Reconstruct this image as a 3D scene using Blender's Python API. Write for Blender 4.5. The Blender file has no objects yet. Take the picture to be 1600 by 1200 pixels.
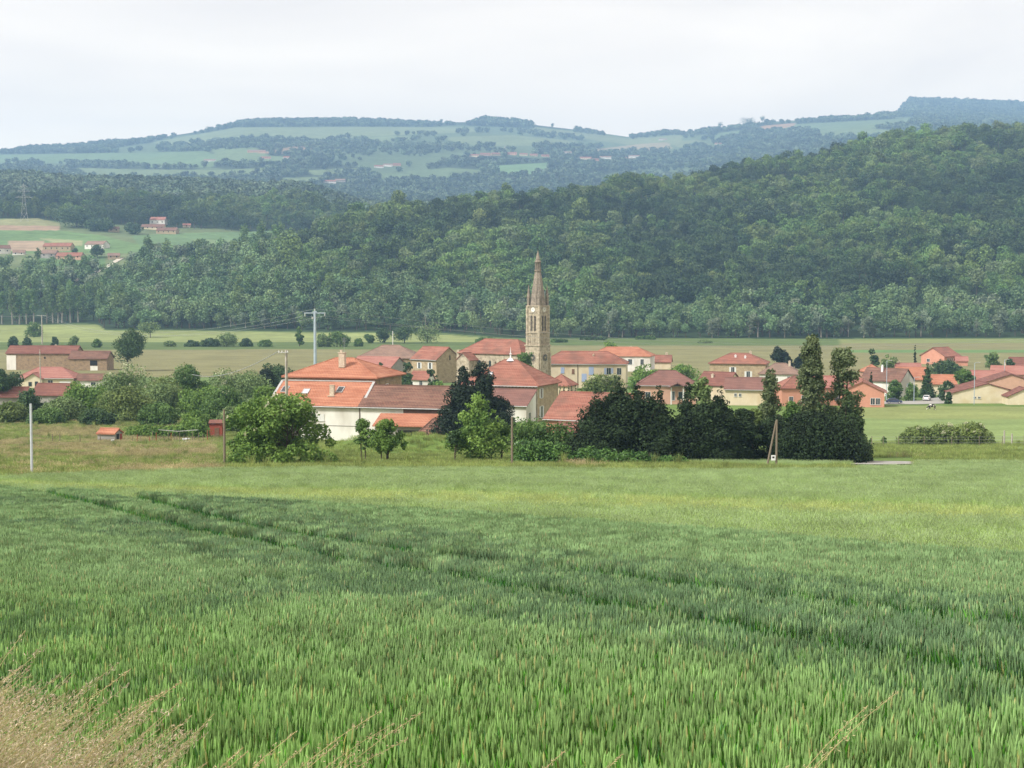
import bpy, math, random
import numpy as np
from mathutils import Vector, Matrix

SC = bpy.context.scene
COL = SC.collection
R = math.radians
PI = math.pi

# ------------------------------------------------------------------ camera
CAMZ = 31.0
F = 2500.0                      # focal length in photograph pixels (1600 wide)
PITCH = math.atan(150.0 / F)
cam_d = bpy.data.cameras.new('camera')
cam_d.sensor_width = 36.0
cam_d.lens = 36.0 * F / 1600.0
cam_d.clip_start = 0.1
cam_d.clip_end = 30000.0
cam = bpy.data.objects.new('camera', cam_d)
cam.location = (0, 0, CAMZ)
cam.rotation_euler = (PI / 2 - PITCH, 0, 0)
COL.objects.link(cam)
SC.camera = cam

# ------------------------------------------------------------------ sky and sun (bright overcast)
SUN_EL, SUN_AZ = 44.0, 238.0     # compass-like, from behind the camera and a little to the left
world = bpy.data.worlds.new('World')
SC.world = world
world.use_nodes = True
wt = world.node_tree
wt.nodes.clear()
def wn(t, **k):
    n = wt.nodes.new(t)
    for a, b in k.items():
        setattr(n, a, b)
    return n
out = wn('ShaderNodeOutputWorld')
bg1 = wn('ShaderNodeBackground'); bg2 = wn('ShaderNodeBackground'); mixs = wn('ShaderNodeMixShader')
sky = wn('ShaderNodeTexSky', sky_type='NISHITA', sun_disc=False)
sky.sun_elevation = R(SUN_EL); sky.sun_rotation = R(SUN_AZ)
bg1.inputs['Strength'].default_value = 0.10
wt.links.new(sky.outputs[0], bg1.inputs['Color'])
tc = wn('ShaderNodeTexCoord')
sep = wn('ShaderNodeSeparateXYZ'); wt.links.new(tc.outputs['Generated'], sep.inputs[0])
mp = wn('ShaderNodeMapping'); mp.inputs['Scale'].default_value = (1.0, 1.0, 4.2)
wt.links.new(tc.outputs['Generated'], mp.inputs[0])
nz = wn('ShaderNodeTexNoise'); nz.inputs['Scale'].default_value = 2.6; nz.inputs['Detail'].default_value = 6
nz.inputs['Roughness'].default_value = 0.5; nz.inputs['Distortion'].default_value = 0.35
wt.links.new(mp.outputs[0], nz.inputs['Vector'])
hr = wn('ShaderNodeValToRGB')      # horizon to zenith
hr.color_ramp.elements[0].position = 0.0; hr.color_ramp.elements[0].color = (1.72, 1.37, 0.98, 1)
hr.color_ramp.elements[1].position = 0.19; hr.color_ramp.elements[1].color = (1.12, 0.98, 0.83, 1)
e = hr.color_ramp.elements.new(0.085); e.color = (1.58, 1.32, 1.0, 1)
wt.links.new(sep.outputs['Z'], hr.inputs[0])
cr = wn('ShaderNodeValToRGB')
cr.color_ramp.elements[0].position = 0.36; cr.color_ramp.elements[0].color = (0.84, 0.84, 0.86, 1)
cr.color_ramp.elements[1].position = 0.64; cr.color_ramp.elements[1].color = (1.05, 1.05, 1.04, 1)
wt.links.new(nz.outputs['Fac'], cr.inputs[0])
mul = wn('ShaderNodeMixRGB', blend_type='MULTIPLY'); mul.inputs[0].default_value = 1.0
wt.links.new(hr.outputs[0], mul.inputs[1]); wt.links.new(cr.outputs[0], mul.inputs[2])
wt.links.new(mul.outputs[0], bg2.inputs['Color']); bg2.inputs['Strength'].default_value = 0.98
mixs.inputs[0].default_value = 0.97
wt.links.new(bg1.outputs[0], mixs.inputs[1]); wt.links.new(bg2.outputs[0], mixs.inputs[2])
wt.links.new(mixs.outputs[0], out.inputs['Surface'])

sun_d = bpy.data.lights.new('sun', 'SUN')
sun_d.energy = 4.6; sun_d.angle = R(10); sun_d.color = (1.0, 0.97, 0.92)
sun = bpy.data.objects.new('sun', sun_d); COL.objects.link(sun)
_a, _e = R(SUN_AZ), R(SUN_EL)
sdir = Vector((math.sin(_a) * math.cos(_e), math.cos(_a) * math.cos(_e), math.sin(_e)))
sun.rotation_euler = sdir.to_track_quat('Z', 'Y').to_euler()

SC.view_settings.view_transform = 'Standard'
SC.view_settings.look = 'None'
SC.view_settings.gamma = 1.0
SC.view_settings.exposure = 0.32
SC.cycles.use_denoising = True
SC.cycles.max_bounces = 5
SC.cycles.diffuse_bounces = 2
SC.cycles.glossy_bounces = 1
SC.cycles.transmission_bounces = 2
SC.cycles.volume_bounces = 1
SC.cycles.transparent_max_bounces = 4
SC.cycles.caustics_reflective = False
SC.cycles.caustics_refractive = False
SC.render.use_persistent_data = False

# ------------------------------------------------------------------ projection helpers (photograph pixel <-> place)
CP, SP = math.cos(PITCH), math.sin(PITCH)
def proj(x, y, z):
    dz = z - CAMZ
    dep = y * CP - dz * SP
    up = y * SP + dz * CP
    return 800 + F * x / dep, 600 - F * up / dep
def at(px, py, D):
    a = (px - 800) / F; b = (600 - py) / F
    dy = CP + b * SP; dz = -SP + b * CP
    t = D / dy
    return Vector((a * t, D, CAMZ + dz * t))

def _hash(ix, iy, seed):
    h = (ix.astype(np.int64) * 374761393 + iy.astype(np.int64) * 668265263 + seed * 1442695041) & 0x7fffffff
    h = ((h ^ (h >> 13)) * 1274126177) & 0x7fffffff
    h = h ^ (h >> 16)
    return (h & 0xffff) / 65535.0
def vnoise(x, y, s, seed=0):
    x = np.asarray(x, float) / s; y = np.asarray(y, float) / s
    ix = np.floor(x); iy = np.floor(y); fx = x - ix; fy = y - iy
    fx = fx * fx * (3 - 2 * fx); fy = fy * fy * (3 - 2 * fy)
    a = _hash(ix, iy, seed); b = _hash(ix + 1, iy, seed); c = _hash(ix, iy + 1, seed); d = _hash(ix + 1, iy + 1, seed)
    return a + (b - a) * fx + (c - a) * fy + (a - b - c + d) * fx * fy
def fbm(x, y, s, seed=0, o=3):
    t = 0; w = 0; k = 1.0
    for i in range(o):
        t = t + k * vnoise(x, y, s / (2 ** i), seed + i * 7); w += k; k *= 0.5
    return t / w

# ------------------------------------------------------------------ terrain height
RIDGE = np.array([(-300, 238), (0, 238), (30, 233), (100, 231), (200, 222), (240, 219), (300, 210), (370, 196), (400, 193), (550, 192),
    (570, 192), (680, 194), (740, 193), (830, 197), (900, 205), (980, 216), (1060, 209), (1130, 201), (1200, 193), (1250, 190), (1380, 183),
    (1430, 183), (1500, 186), (1600, 190), (1900, 200)], float)
def zr(row, y):
    return CAMZ + (450 - row) / F * y
KN = {
 -300: [(1000,0),(1250,4),(1350,25),(1500,58),(1560,66),(1750,90),(1850,108),(1950,125),(2500,208),(2700,200),(3000,216)],
 0:    [(1000,0),(1250,4),(1350,24),(1500,58),(1560,66),(1750,90),(1850,108),(1950,122),(2500,206),(2700,198),(3000,214)],
 150:  [(1000,0),(1200,3),(1350,22),(1500,57),(1600,70),(1750,88),(1900,108),(2500,195),(2700,188),(3000,206)],
 300:  [(1000,0),(1150,3),(1400,40),(1600,70),(1750,88),(1850,102),(2500,193),(2700,188),(3000,214)],
 450:  [(1000,0),(1090,3),(1350,58),(1500,64),(1650,70),(1850,92),(2500,184),(2700,178),(3000,206)],
 600:  [(1000,0),(1080,4),(1500,93),(1700,90),(2000,95),(2500,148),(2700,164),(3000,196)],
 800:  [(1000,0),(1070,3),(1600,105),(1850,96),(2500,140),(3000,197),(3100,205)],
 1000: [(1000,0),(1070,3),(1700,131),(1950,122),(2500,150),(3000,205)],
 1200: [(1000,0),(1060,3),(1800,164),(2050,160),(2500,190),(3000,232)],
 1400: [(1000,0),(1060,3),(1850,193),(2100,190),(2500,220),(3000,282)],
 1600: [(1000,0),(1060,3),(1900,201),(2150,205),(2500,230),(3000,292)],
 1900: [(1000,0),(1060,3),(1900,214),(2150,215),(2500,240),(3000,300)],
}
KX = np.array(sorted(KN))
NEARP = np.array([(-400, 44), (0, 31-2.4), (45, 31-7.9), (90, 31-11.65), (160, 31-17.6), (275, 31-26.2), (430, 0), (9000, 0)], float)
FARK = 3.2
def virt(y):
    y = np.asarray(y, float); return np.where(y > 2700, 2700 + (y - 2700) / FARK, y)
def real(yv):
    yv = np.asarray(yv, float); return np.where(yv > 2700, 2700 + (yv - 2700) * FARK, yv)
def gz(x, y):
    x = np.asarray(x, float); y = np.asarray(y, float)
    x, y = np.broadcast_arrays(x, y)
    yv = virt(y); k = np.where(y > 2700, y / np.maximum(yv, 1), 1.0)
    return CAMZ + (gzv(x / k, yv) - CAMZ) * k
def gzv(x, y):
    z = (np.interp(y - 9, NEARP[:, 0], NEARP[:, 1]) + np.interp(y, NEARP[:, 0], NEARP[:, 1]) + np.interp(y + 9, NEARP[:, 0], NEARP[:, 1])) / 3
    z = np.where(y < 30, np.interp(y, NEARP[:, 0], NEARP[:, 1]), z)
    z = z + np.clip((y - 20) / 80, 0, 1) * np.clip((1000 - y) / 300, 0, 1) * 0.5 * (fbm(x, y, 60, 3) - 0.5)
    for mx_, my_, rx_, ry_, h_ in ((-11.8, 196, 6.5, 4.0, 2.3), (-19.4, 200, 4.0, 3.0, 1.6), (-7.0, 200, 3.5, 3.0, 1.2)):
        z = z + h_ * np.exp(-((x - mx_) / rx_) ** 2 - ((y - my_) / ry_) ** 2)
    far = y > 1000
    if far.any():
        px = np.clip(800 + F * x / np.maximum(y, 1), -300, 1900)
        H = np.stack([np.interp(y, [k[0] for k in KN[c]], [k[1] for k in KN[c]]) for c in KX], 0)
        i = np.clip(np.searchsorted(KX, px) - 1, 0, len(KX) - 2)
        t = (px - KX[i]) / (KX[i + 1] - KX[i]); t = t * t * (3 - 2 * t)
        hz = np.take_along_axis(H, i[None], 0)[0] * (1 - t) + np.take_along_axis(H, (i + 1)[None], 0)[0] * t
        rr = np.interp(px, RIDGE[:, 0], RIDGE[:, 1])
        zt = zr(rr, 3900.0)
        s = np.clip((y - 3000) / 900, 0, 1); s = s ** 0.85
        hz = np.where(y > 3000, hz * (1 - s) + zt * s, hz)
        back = np.clip((y - 3900) / 700, 0, 1.6)
        up = np.clip((px - 1360) / 60, 0, 1)
        up = up * up * (3 - 2 * up)
        hz = hz - back * 70 * (1 - up) + up * np.where(y < 4450, np.clip((y - 3900) / 550, 0, 1) * 100, 100 - (y - 4450) * 0.06)
        amp = np.clip((y - 1030) / 300, 0, 1)
        hz = hz + amp * (1 - np.clip((y - 2500) / 500, 0, 1)) * 22 * (fbm(x, y, 260, 11) - 0.5)
        a2 = np.clip((y - 2600) / 300, 0, 1) * np.clip((3900 - y) / 300, 0, 1)
        hz = hz + a2 * 46 * (fbm(x, y, 420, 21) - 0.5)
        z = np.where(far, np.maximum(hz, z), z)
    return z
def g1(x, y):
    return float(gz(np.array([x]), np.array([y]))[0])
def base_at(px, D):
    """ground point seen in column px at depth D"""
    x = (px - 800) / F * D
    for _ in range(3):
        z = g1(x, D); x = (px - 800) / F * (D * CP - (z - CAMZ) * SP)
    return Vector((x, D, g1(x, D)))
def hit(px, py, lo=4.0, hi=7500.0, off=0.0):
    """first ground point seen through a photograph pixel"""
    D = np.geomspace(lo, hi, 4000)
    a = (px - 800) / F; b = (600 - py) / F
    dy = CP + b * SP; dz = -SP + b * CP
    t = D / dy
    x = a * t; z = CAMZ + dz * t
    below = z < gz(x, D) + off
    k = int(np.argmax(below)) if below.any() else len(D) - 1
    return Vector((x[k], D[k], gz(x[k:k+1], D[k:k+1])[0]))

def inpoly(px, py, poly):
    c = np.zeros(np.shape(px), bool)
    n = len(poly)
    for i in range(n):
        x1, y1 = poly[i]; x2, y2 = poly[(i + 1) % n]
        cond = ((y1 > py) != (y2 > py))
        with np.errstate(divide='ignore', invalid='ignore'):
            xi = (x2 - x1) * (py - y1) / (y2 - y1 + 1e-12) + x1
        c ^= cond & (px < xi)
    return c

# ------------------------------------------------------------------ materials
def newmat(name):
    m = bpy.data.materials.new(name); m.use_nodes = True
    m.node_tree.nodes.clear()
    return m, m.node_tree
def N(t, typ, **k):
    n = t.nodes.new(typ)
    for a, b in k.items():
        setattr(n, a, b)
    return n
def c4(c):
    return (c[0], c[1], c[2], 1.0)
def mat(name, c1, c2=None, scale=2.0, rough=0.85, bump=0.0, c3=None, scale2=None, metal=0.0, stretch=(1, 1, 1), coords='Object', detail=5, spec=0.3):
    m, t = newmat(name)
    o = N(t, 'ShaderNodeOutputMaterial'); p = N(t, 'ShaderNodeBsdfPrincipled')
    t.links.new(p.outputs[0], o.inputs[0])
    p.inputs['Roughness'].default_value = rough; p.inputs['Metallic'].default_value = metal
    p.inputs['Specular IOR Level'].default_value = spec
    if c2 is None:
        c2 = tuple(v * 0.82 for v in c1)
    co = N(t, 'ShaderNodeTexCoord'); ma = N(t, 'ShaderNodeMapping'); ma.inputs['Scale'].default_value = stretch
    t.links.new(co.outputs[coords], ma.inputs[0])
    n = N(t, 'ShaderNodeTexNoise'); n.inputs['Scale'].default_value = scale; n.inputs['Detail'].default_value = detail
    n.inputs['Roughness'].default_value = 0.65
    t.links.new(ma.outputs[0], n.inputs['Vector'])
    r = N(t, 'ShaderNodeValToRGB')
    r.color_ramp.elements[0].position = 0.35; r.color_ramp.elements[1].position = 0.65
    r.color_ramp.elements[0].color = c4(c2); r.color_ramp.elements[1].color = c4(c1)
    t.links.new(n.outputs['Fac'], r.inputs[0])
    col = r.outputs[0]
    if c3 is not None:
        n2 = N(t, 'ShaderNodeTexNoise'); n2.inputs['Scale'].default_value = scale2 or scale * 0.23; n2.inputs['Detail'].default_value = 3
        t.links.new(ma.outputs[0], n2.inputs['Vector'])
        r2 = N(t, 'ShaderNodeValToRGB'); r2.color_ramp.elements[0].position = 0.5; r2.color_ramp.elements[1].position = 0.68
        t.links.new(n2.outputs['Fac'], r2.inputs[0])
        mx = N(t, 'ShaderNodeMixRGB'); mx.inputs[2].default_value = c4(c3)
        t.links.new(r2.outputs[0], mx.inputs[0]); t.links.new(col, mx.inputs[1]); col = mx.outputs[0]
    t.links.new(col, p.inputs['Base Color'])
    if bump:
        b = N(t, 'ShaderNodeBump'); b.inputs['Strength'].default_value = bump; b.inputs['Distance'].default_value = 0.05
        t.links.new(n.outputs['Fac'], b.inputs['Height']); t.links.new(b.outputs[0], p.inputs['Normal'])
    return m
def leafmat(name, dark, light, rough=0.6, trans=0.25, nscale=0.35, random_tree=0.0, hue2=None):
    """foliage: every leaf, every clump and (instances) every tree takes its own tone"""
    m, t = newmat(name)
    o = N(t, 'ShaderNodeOutputMaterial'); p = N(t, 'ShaderNodeBsdfPrincipled')
    p.inputs['Roughness'].default_value = rough; p.inputs['Specular IOR Level'].default_value = 0.25
    g = N(t, 'ShaderNodeNewGeometry'); oi = N(t, 'ShaderNodeObjectInfo')
    n = N(t, 'ShaderNodeTexNoise'); n.inputs['Scale'].default_value = nscale; n.inputs['Detail'].default_value = 3
    t.links.new(g.outputs['Position'], n.inputs['Vector'])
    a = N(t, 'ShaderNodeMath', operation='MULTIPLY_ADD'); a.inputs[1].default_value = 0.45
    t.links.new(g.outputs['Random Per Island'], a.inputs[0])
    s = N(t, 'ShaderNodeMath', operation='MULTIPLY_ADD'); s.inputs[1].default_value = 1.5; s.inputs[2].default_value = -0.48
    t.links.new(n.outputs['Fac'], s.inputs[0]); t.links.new(s.outputs[0], a.inputs[2])
    r = N(t, 'ShaderNodeValToRGB'); r.color_ramp.elements[0].color = c4(dark); r.color_ramp.elements[1].color = c4(light)
    r.color_ramp.elements[0].position = 0.12; r.color_ramp.elements[1].position = 0.95
    t.links.new(a.outputs[0], r.inputs[0])
    col = r.outputs[0]
    if random_tree:
        hs = N(t, 'ShaderNodeHueSaturation')
        mr = N(t, 'ShaderNodeMapRange'); mr.inputs['To Min'].default_value = 1 - random_tree; mr.inputs['To Max'].default_value = 1 + random_tree
        t.links.new(oi.outputs['Random'], mr.inputs['Value']); t.links.new(mr.outputs[0], hs.inputs['Value'])
        m2 = N(t, 'ShaderNodeMath', operation='MULTIPLY'); m2.inputs[1].default_value = 7.31
        fr = N(t, 'ShaderNodeMath', operation='FRACT')
        t.links.new(oi.outputs['Random'], m2.inputs[0]); t.links.new(m2.outputs[0], fr.inputs[0])
        mh = N(t, 'ShaderNodeMapRange'); mh.inputs['To Min'].default_value = 0.475; mh.inputs['To Max'].default_value = 0.515
        t.links.new(fr.outputs[0], mh.inputs['Value']); t.links.new(mh.outputs[0], hs.inputs['Hue'])
        t.links.new(col, hs.inputs['Color']); col = hs.outputs[0]
        if hue2:
            mx = N(t, 'ShaderNodeMixRGB'); mx.inputs[2].default_value = c4(hue2)
            m3 = N(t, 'ShaderNodeMath', operation='MULTIPLY'); m3.inputs[1].default_value = 13.7
            f3 = N(t, 'ShaderNodeMath', operation='FRACT'); g3 = N(t, 'ShaderNodeMath', operation='GREATER_THAN'); g3.inputs[1].default_value = 0.86
            g4 = N(t, 'ShaderNodeMath', operation='MULTIPLY'); g4.inputs[1].default_value = 0.6
            t.links.new(oi.outputs['Random'], m3.inputs[0]); t.links.new(m3.outputs[0], f3.inputs[0]); t.links.new(f3.outputs[0], g3.inputs[0])
            t.links.new(g3.outputs[0], g4.inputs[0]); t.links.new(g4.outputs[0], mx.inputs[0]); t.links.new(col, mx.inputs[1]); col = mx.outputs[0]
    t.links.new(col, p.inputs['Base Color'])
    if trans:
        tr = N(t, 'ShaderNodeBsdfTranslucent'); mx = N(t, 'ShaderNodeMixShader'); mx.inputs[0].default_value = trans
        t.links.new(col, tr.inputs[0]); t.links.new(p.outputs[0], mx.inputs[1]); t.links.new(tr.outputs[0], mx.inputs[2])
        t.links.new(mx.outputs[0], o.inputs[0])
    else:
        t.links.new(p.outputs[0], o.inputs[0])
    return m
def attrmat(name, rough=0.75, var=0.35, nscale=0.6, trans=0.3, tints=None):
    """crop plants: colour attribute x instance and place variation"""
    m, t = newmat(name)
    o = N(t, 'ShaderNodeOutputMaterial'); p = N(t, 'ShaderNodeBsdfPrincipled')
    p.inputs['Roughness'].default_value = rough; p.inputs['Specular IOR Level'].default_value = 0.25
    at_ = N(t, 'ShaderNodeAttribute'); at_.attribute_name = 'Col'
    oi = N(t, 'ShaderNodeObjectInfo'); g = N(t, 'ShaderNodeNewGeometry')
    n = N(t, 'ShaderNodeTexNoise'); n.inputs['Scale'].default_value = nscale; n.inputs['Detail'].default_value = 4
    t.links.new(g.outputs['Position'], n.inputs['Vector'])
    ad = N(t, 'ShaderNodeMath', operation='ADD'); t.links.new(n.outputs['Fac'], ad.inputs[0])
    m2 = N(t, 'ShaderNodeMath', operation='MULTIPLY_ADD'); m2.inputs[1].default_value = 0.3; m2.inputs[2].default_value = -0.15
    t.links.new(oi.outputs['Random'], m2.inputs[0]); t.links.new(m2.outputs[0], ad.inputs[1])
    mr = N(t, 'ShaderNodeMapRange'); mr.inputs['From Min'].default_value = 0.3; mr.inputs['From Max'].default_value = 0.7
    mr.inputs['To Min'].default_value = 1 - var; mr.inputs['To Max'].default_value = 1 + var
    t.links.new(ad.outputs[0], mr.inputs['Value'])
    hs = N(t, 'ShaderNodeHueSaturation'); t.links.new(mr.outputs[0], hs.inputs['Value']); t.links.new(at_.outputs['Color'], hs.inputs['Color'])
    col = hs.outputs[0]
    if tints:      # two broad soil zones of the field: greener near the road, blue-green further on
        n2 = N(t, 'ShaderNodeTexNoise'); n2.inputs['Scale'].default_value = 0.055; n2.inputs['Detail'].default_value = 3
        t.links.new(g.outputs['Position'], n2.inputs['Vector'])
        dt = N(t, 'ShaderNodeVectorMath', operation='DOT_PRODUCT'); dt.inputs[1].default_value = (0.075, 0.052, 0)
        t.links.new(g.outputs['Position'], dt.inputs[0])
        a2 = N(t, 'ShaderNodeMath', operation='MULTIPLY_ADD'); a2.inputs[1].default_value = 1.3
        t.links.new(n2.outputs['Fac'], a2.inputs[0]); t.links.new(dt.outputs['Value'], a2.inputs[2])
        r = N(t, 'ShaderNodeMapRange'); r.inputs['From Min'].default_value = 0.85; r.inputs['From Max'].default_value = 1.75
        t.links.new(a2.outputs[0], r.inputs['Value'])
        cm = N(t, 'ShaderNodeMixRGB'); cm.inputs[1].default_value = c4(tints[0]); cm.inputs[2].default_value = c4(tints[1])
        t.links.new(r.outputs[0], cm.inputs[0])
        mu = N(t, 'ShaderNodeMixRGB', blend_type='MULTIPLY'); mu.inputs[0].default_value = 1
        t.links.new(col, mu.inputs[1]); t.links.new(cm.outputs[0], mu.inputs[2]); col = mu.outputs[0]
    t.links.new(col, p.inputs['Base Color'])
    tr = N(t, 'ShaderNodeBsdfTranslucent'); mx = N(t, 'ShaderNodeMixShader'); mx.inputs[0].default_value = trans
    t.links.new(col, tr.inputs[0]); t.links.new(p.outputs[0], mx.inputs[1]); t.links.new(tr.outputs[0], mx.inputs[2])
    t.links.new(mx.outputs[0], o.inputs[0])
    return m
def groundmat(name, s1=0.5, s2=0.06, bump=0.4):
    m, t = newmat(name)
    o = N(t, 'ShaderNodeOutputMaterial'); p = N(t, 'ShaderNodeBsdfPrincipled')
    p.inputs['Roughness'].default_value = 0.95; p.inputs['Specular IOR Level'].default_value = 0.1
    at_ = N(t, 'ShaderNodeAttribute'); at_.attribute_name = 'Col'
    g = N(t, 'ShaderNodeNewGeometry')
    fac = None
    for s, lo, hi in ((s1, 0.72, 1.28), (s2, 0.8, 1.2)):
        n = N(t, 'ShaderNodeTexNoise'); n.inputs['Scale'].default_value = s; n.inputs['Detail'].default_value = 8; n.inputs['Roughness'].default_value = 0.7
        t.links.new(g.outputs['Position'], n.inputs['Vector'])
        mr = N(t, 'ShaderNodeMapRange'); mr.inputs['From Min'].default_value = 0.3; mr.inputs['From Max'].default_value = 0.7
        mr.inputs['To Min'].default_value = lo; mr.inputs['To Max'].default_value = hi
        t.links.new(n.outputs['Fac'], mr.inputs['Value'])
        if fac is None:
            fac = mr.outputs[0]; nf = n
        else:
            mm = N(t, 'ShaderNodeMath', operation='MULTIPLY'); t.links.new(fac, mm.inputs[0]); t.links.new(mr.outputs[0], mm.inputs[1]); fac = mm.outputs[0]
    hs = N(t, 'ShaderNodeHueSaturation'); t.links.new(fac, hs.inputs['Value']); t.links.new(at_.outputs['Color'], hs.inputs['Color'])
    t.links.new(hs.outputs[0], p.inputs['Base Color'])
    b = N(t, 'ShaderNodeBump'); b.inputs['Strength'].default_value = bump; b.inputs['Distance'].default_value = 0.3
    t.links.new(nf.outputs['Fac'], b.inputs['Height']); t.links.new(b.outputs[0], p.inputs['Normal'])
    t.links.new(p.outputs[0], o.inputs[0])
    return m
def rooftile(name, c1, c2, c3, stain=(0.10, 0.07, 0.055), st=0.5, mortar=0.65):
    """tile rows from UV in metres: every tile its own tone, dark joints, weather stains"""
    m, t = newmat(name)
    o = N(t, 'ShaderNodeOutputMaterial'); p = N(t, 'ShaderNodeBsdfPrincipled')
    p.inputs['Roughness'].default_value = 0.85; p.inputs['Specular IOR Level'].default_value = 0.2
    uv = N(t, 'ShaderNodeUVMap')
    br = N(t, 'ShaderNodeTexBrick'); br.offset = 0.5
    br.inputs['Color1'].default_value = c4(c1); br.inputs['Color2'].default_value = c4(c2)
    br.inputs['Mortar'].default_value = c4(tuple(v * mortar for v in c2))
    br.inputs['Scale'].default_value = 1.0; br.inputs['Brick Width'].default_value = 0.5; br.inputs['Row Height'].default_value = 0.42
    br.inputs['Mortar Size'].default_value = 0.05; br.inputs['Mortar Smooth'].default_value = 0.4
    t.links.new(uv.outputs[0], br.inputs['Vector'])
    g = N(t, 'ShaderNodeNewGeometry')
    n1 = N(t, 'ShaderNodeTexNoise'); n1.inputs['Scale'].default_value = 1.1; n1.inputs['Detail'].default_value = 6; n1.inputs['Roughness'].default_value = 0.7
    ma = N(t, 'ShaderNodeMapping'); ma.inputs['Scale'].default_value = (0.10, 1.5, 1)
    t.links.new(uv.outputs[0], ma.inputs[0]); t.links.new(ma.outputs[0], n1.inputs['Vector'])
    r1 = N(t, 'ShaderNodeValToRGB'); r1.color_ramp.elements[0].position = 0.42; r1.color_ramp.elements[1].position = 0.66
    t.links.new(n1.outputs['Fac'], r1.inputs[0])
    mx = N(t, 'ShaderNodeMixRGB'); mx.inputs[2].default_value = c4(c3)
    t.links.new(r1.outputs[0], mx.inputs[0]); t.links.new(br.outputs['Color'], mx.inputs[1])
    n2 = N(t, 'ShaderNodeTexNoise'); n2.inputs['Scale'].default_value = 0.28; n2.inputs['Detail'].default_value = 5
    t.links.new(g.outputs['Position'], n2.inputs['Vector'])
    r2 = N(t, 'ShaderNodeValToRGB'); r2.color_ramp.elements[0].position = 0.48; r2.color_ramp.elements[1].position = 0.72
    r2.color_ramp.elements[1].color = (st, st, st, 1)
    t.links.new(n2.outputs['Fac'], r2.inputs[0])
    m2 = N(t, 'ShaderNodeMixRGB'); m2.inputs[2].default_value = c4(stain)
    t.links.new(r2.outputs[0], m2.inputs[0]); t.links.new(mx.outputs[0], m2.inputs[1])
    t.links.new(m2.outputs[0], p.inputs['Base Color'])
    b = N(t, 'ShaderNodeBump'); b.inputs['Strength'].default_value = 0.7; b.inputs['Distance'].default_value = 0.06
    t.links.new(br.outputs['Fac'], b.inputs['Height']); b.invert = True
    t.links.new(b.outputs[0], p.inputs['Normal'])
    t.links.new(p.outputs[0], o.inputs[0])
    return m
def stonewall(name, c1, c2, mort, bw=0.55, rh=0.28, ms=0.03, c3=None):
    m, t = newmat(name)
    o = N(t, 'ShaderNodeOutputMaterial'); p = N(t, 'ShaderNodeBsdfPrincipled'); p.inputs['Roughness'].default_value = 0.9
    uv = N(t, 'ShaderNodeUVMap')
    ns = N(t, 'ShaderNodeTexNoise'); ns.inputs['Scale'].default_value = 1.5
    t.links.new(uv.outputs[0], ns.inputs['Vector'])
    mxv = N(t, 'ShaderNodeMixRGB'); mxv.inputs[0].default_value = 0.06
    t.links.new(uv.outputs[0], mxv.inputs[1]); t.links.new(ns.outputs['Color'], mxv.inputs[2])
    br = N(t, 'ShaderNodeTexBrick'); br.offset = 0.5
    br.inputs['Color1'].default_value = c4(c1); br.inputs['Color2'].default_value = c4(c2); br.inputs['Mortar'].default_value = c4(mort)
    br.inputs['Scale'].default_value = 1.0; br.inputs['Brick Width'].default_value = bw; br.inputs['Row Height'].default_value = rh; br.inputs['Mortar Size'].default_value = ms
    t.links.new(mxv.outputs[0], br.inputs['Vector'])
    n1 = N(t, 'ShaderNodeTexNoise'); n1.inputs['Scale'].default_value = 0.9; n1.inputs['Detail'].default_value = 6; n1.inputs['Roughness'].default_value = 0.7
    t.links.new(uv.outputs[0], n1.inputs['Vector'])
    r1 = N(t, 'ShaderNodeValToRGB'); r1.color_ramp.elements[0].position = 0.45; r1.color_ramp.elements[1].position = 0.7
    t.links.new(n1.outputs['Fac'], r1.inputs[0])
    mx = N(t, 'ShaderNodeMixRGB'); mx.inputs[2].default_value = c4(c3 or tuple(v * 0.7 for v in c2))
    t.links.new(r1.outputs[0], mx.inputs[0]); t.links.new(br.outputs['Color'], mx.inputs[1])
    t.links.new(mx.outputs[0], p.inputs['Base Color'])
    b = N(t, 'ShaderNodeBump'); b.inputs['Strength'].default_value = 0.5; b.inputs['Distance'].default_value = 0.03; b.invert = True
    t.links.new(br.outputs['Fac'], b.inputs['Height']); t.links.new(b.outputs[0], p.inputs['Normal'])
    t.links.new(p.outputs[0], o.inputs[0])
    return m

# ------------------------------------------------------------------ mesh helpers
def tag(o, label=None, cat=None, group=None, kind=None):
    if label: o['label'] = label
    if cat: o['category'] = cat
    if group: o['group'] = group
    if kind: o['kind'] = kind
    return o
def link(o, parent=None):
    COL.objects.link(o)
    if parent is not None:
        o.parent = parent
    return o
def empty(name, loc=(0, 0, 0), rz=0.0):
    o = bpy.data.objects.new(name, None); o.empty_display_size = 0.3
    o.location = loc; o.rotation_euler = (0, 0, rz)
    return link(o)
def quadmesh(name, V, mats, midx=None, colors=None):
    """V: (n,4,3) separate quads"""
    V = np.ascontiguousarray(V, dtype=np.float32); n = len(V)
    me = bpy.data.meshes.new(name)
    me.vertices.add(n * 4); me.vertices.foreach_set('co', V.reshape(-1))
    me.loops.add(n * 4); me.loops.foreach_set('vertex_index', np.arange(n * 4, dtype=np.int32))
    me.polygons.add(n); me.polygons.foreach_set('loop_start', np.arange(0, n * 4, 4, dtype=np.int32))
    if midx is not None:
        me.polygons.foreach_set('material_index', np.asarray(midx, dtype=np.int32))
    for m in (mats if isinstance(mats, (list, tuple)) else [mats]):
        me.materials.append(m)
    me.update(calc_edges=True)
    if colors is not None:
        a = me.color_attributes.new('Col', 'FLOAT_COLOR', 'POINT')
        c = np.ones((n, 4, 4), np.float32); c[:, :, :3] = np.asarray(colors, np.float32)[:, None, :]
        a.data.foreach_set('color', c.reshape(-1))
    return me
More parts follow.
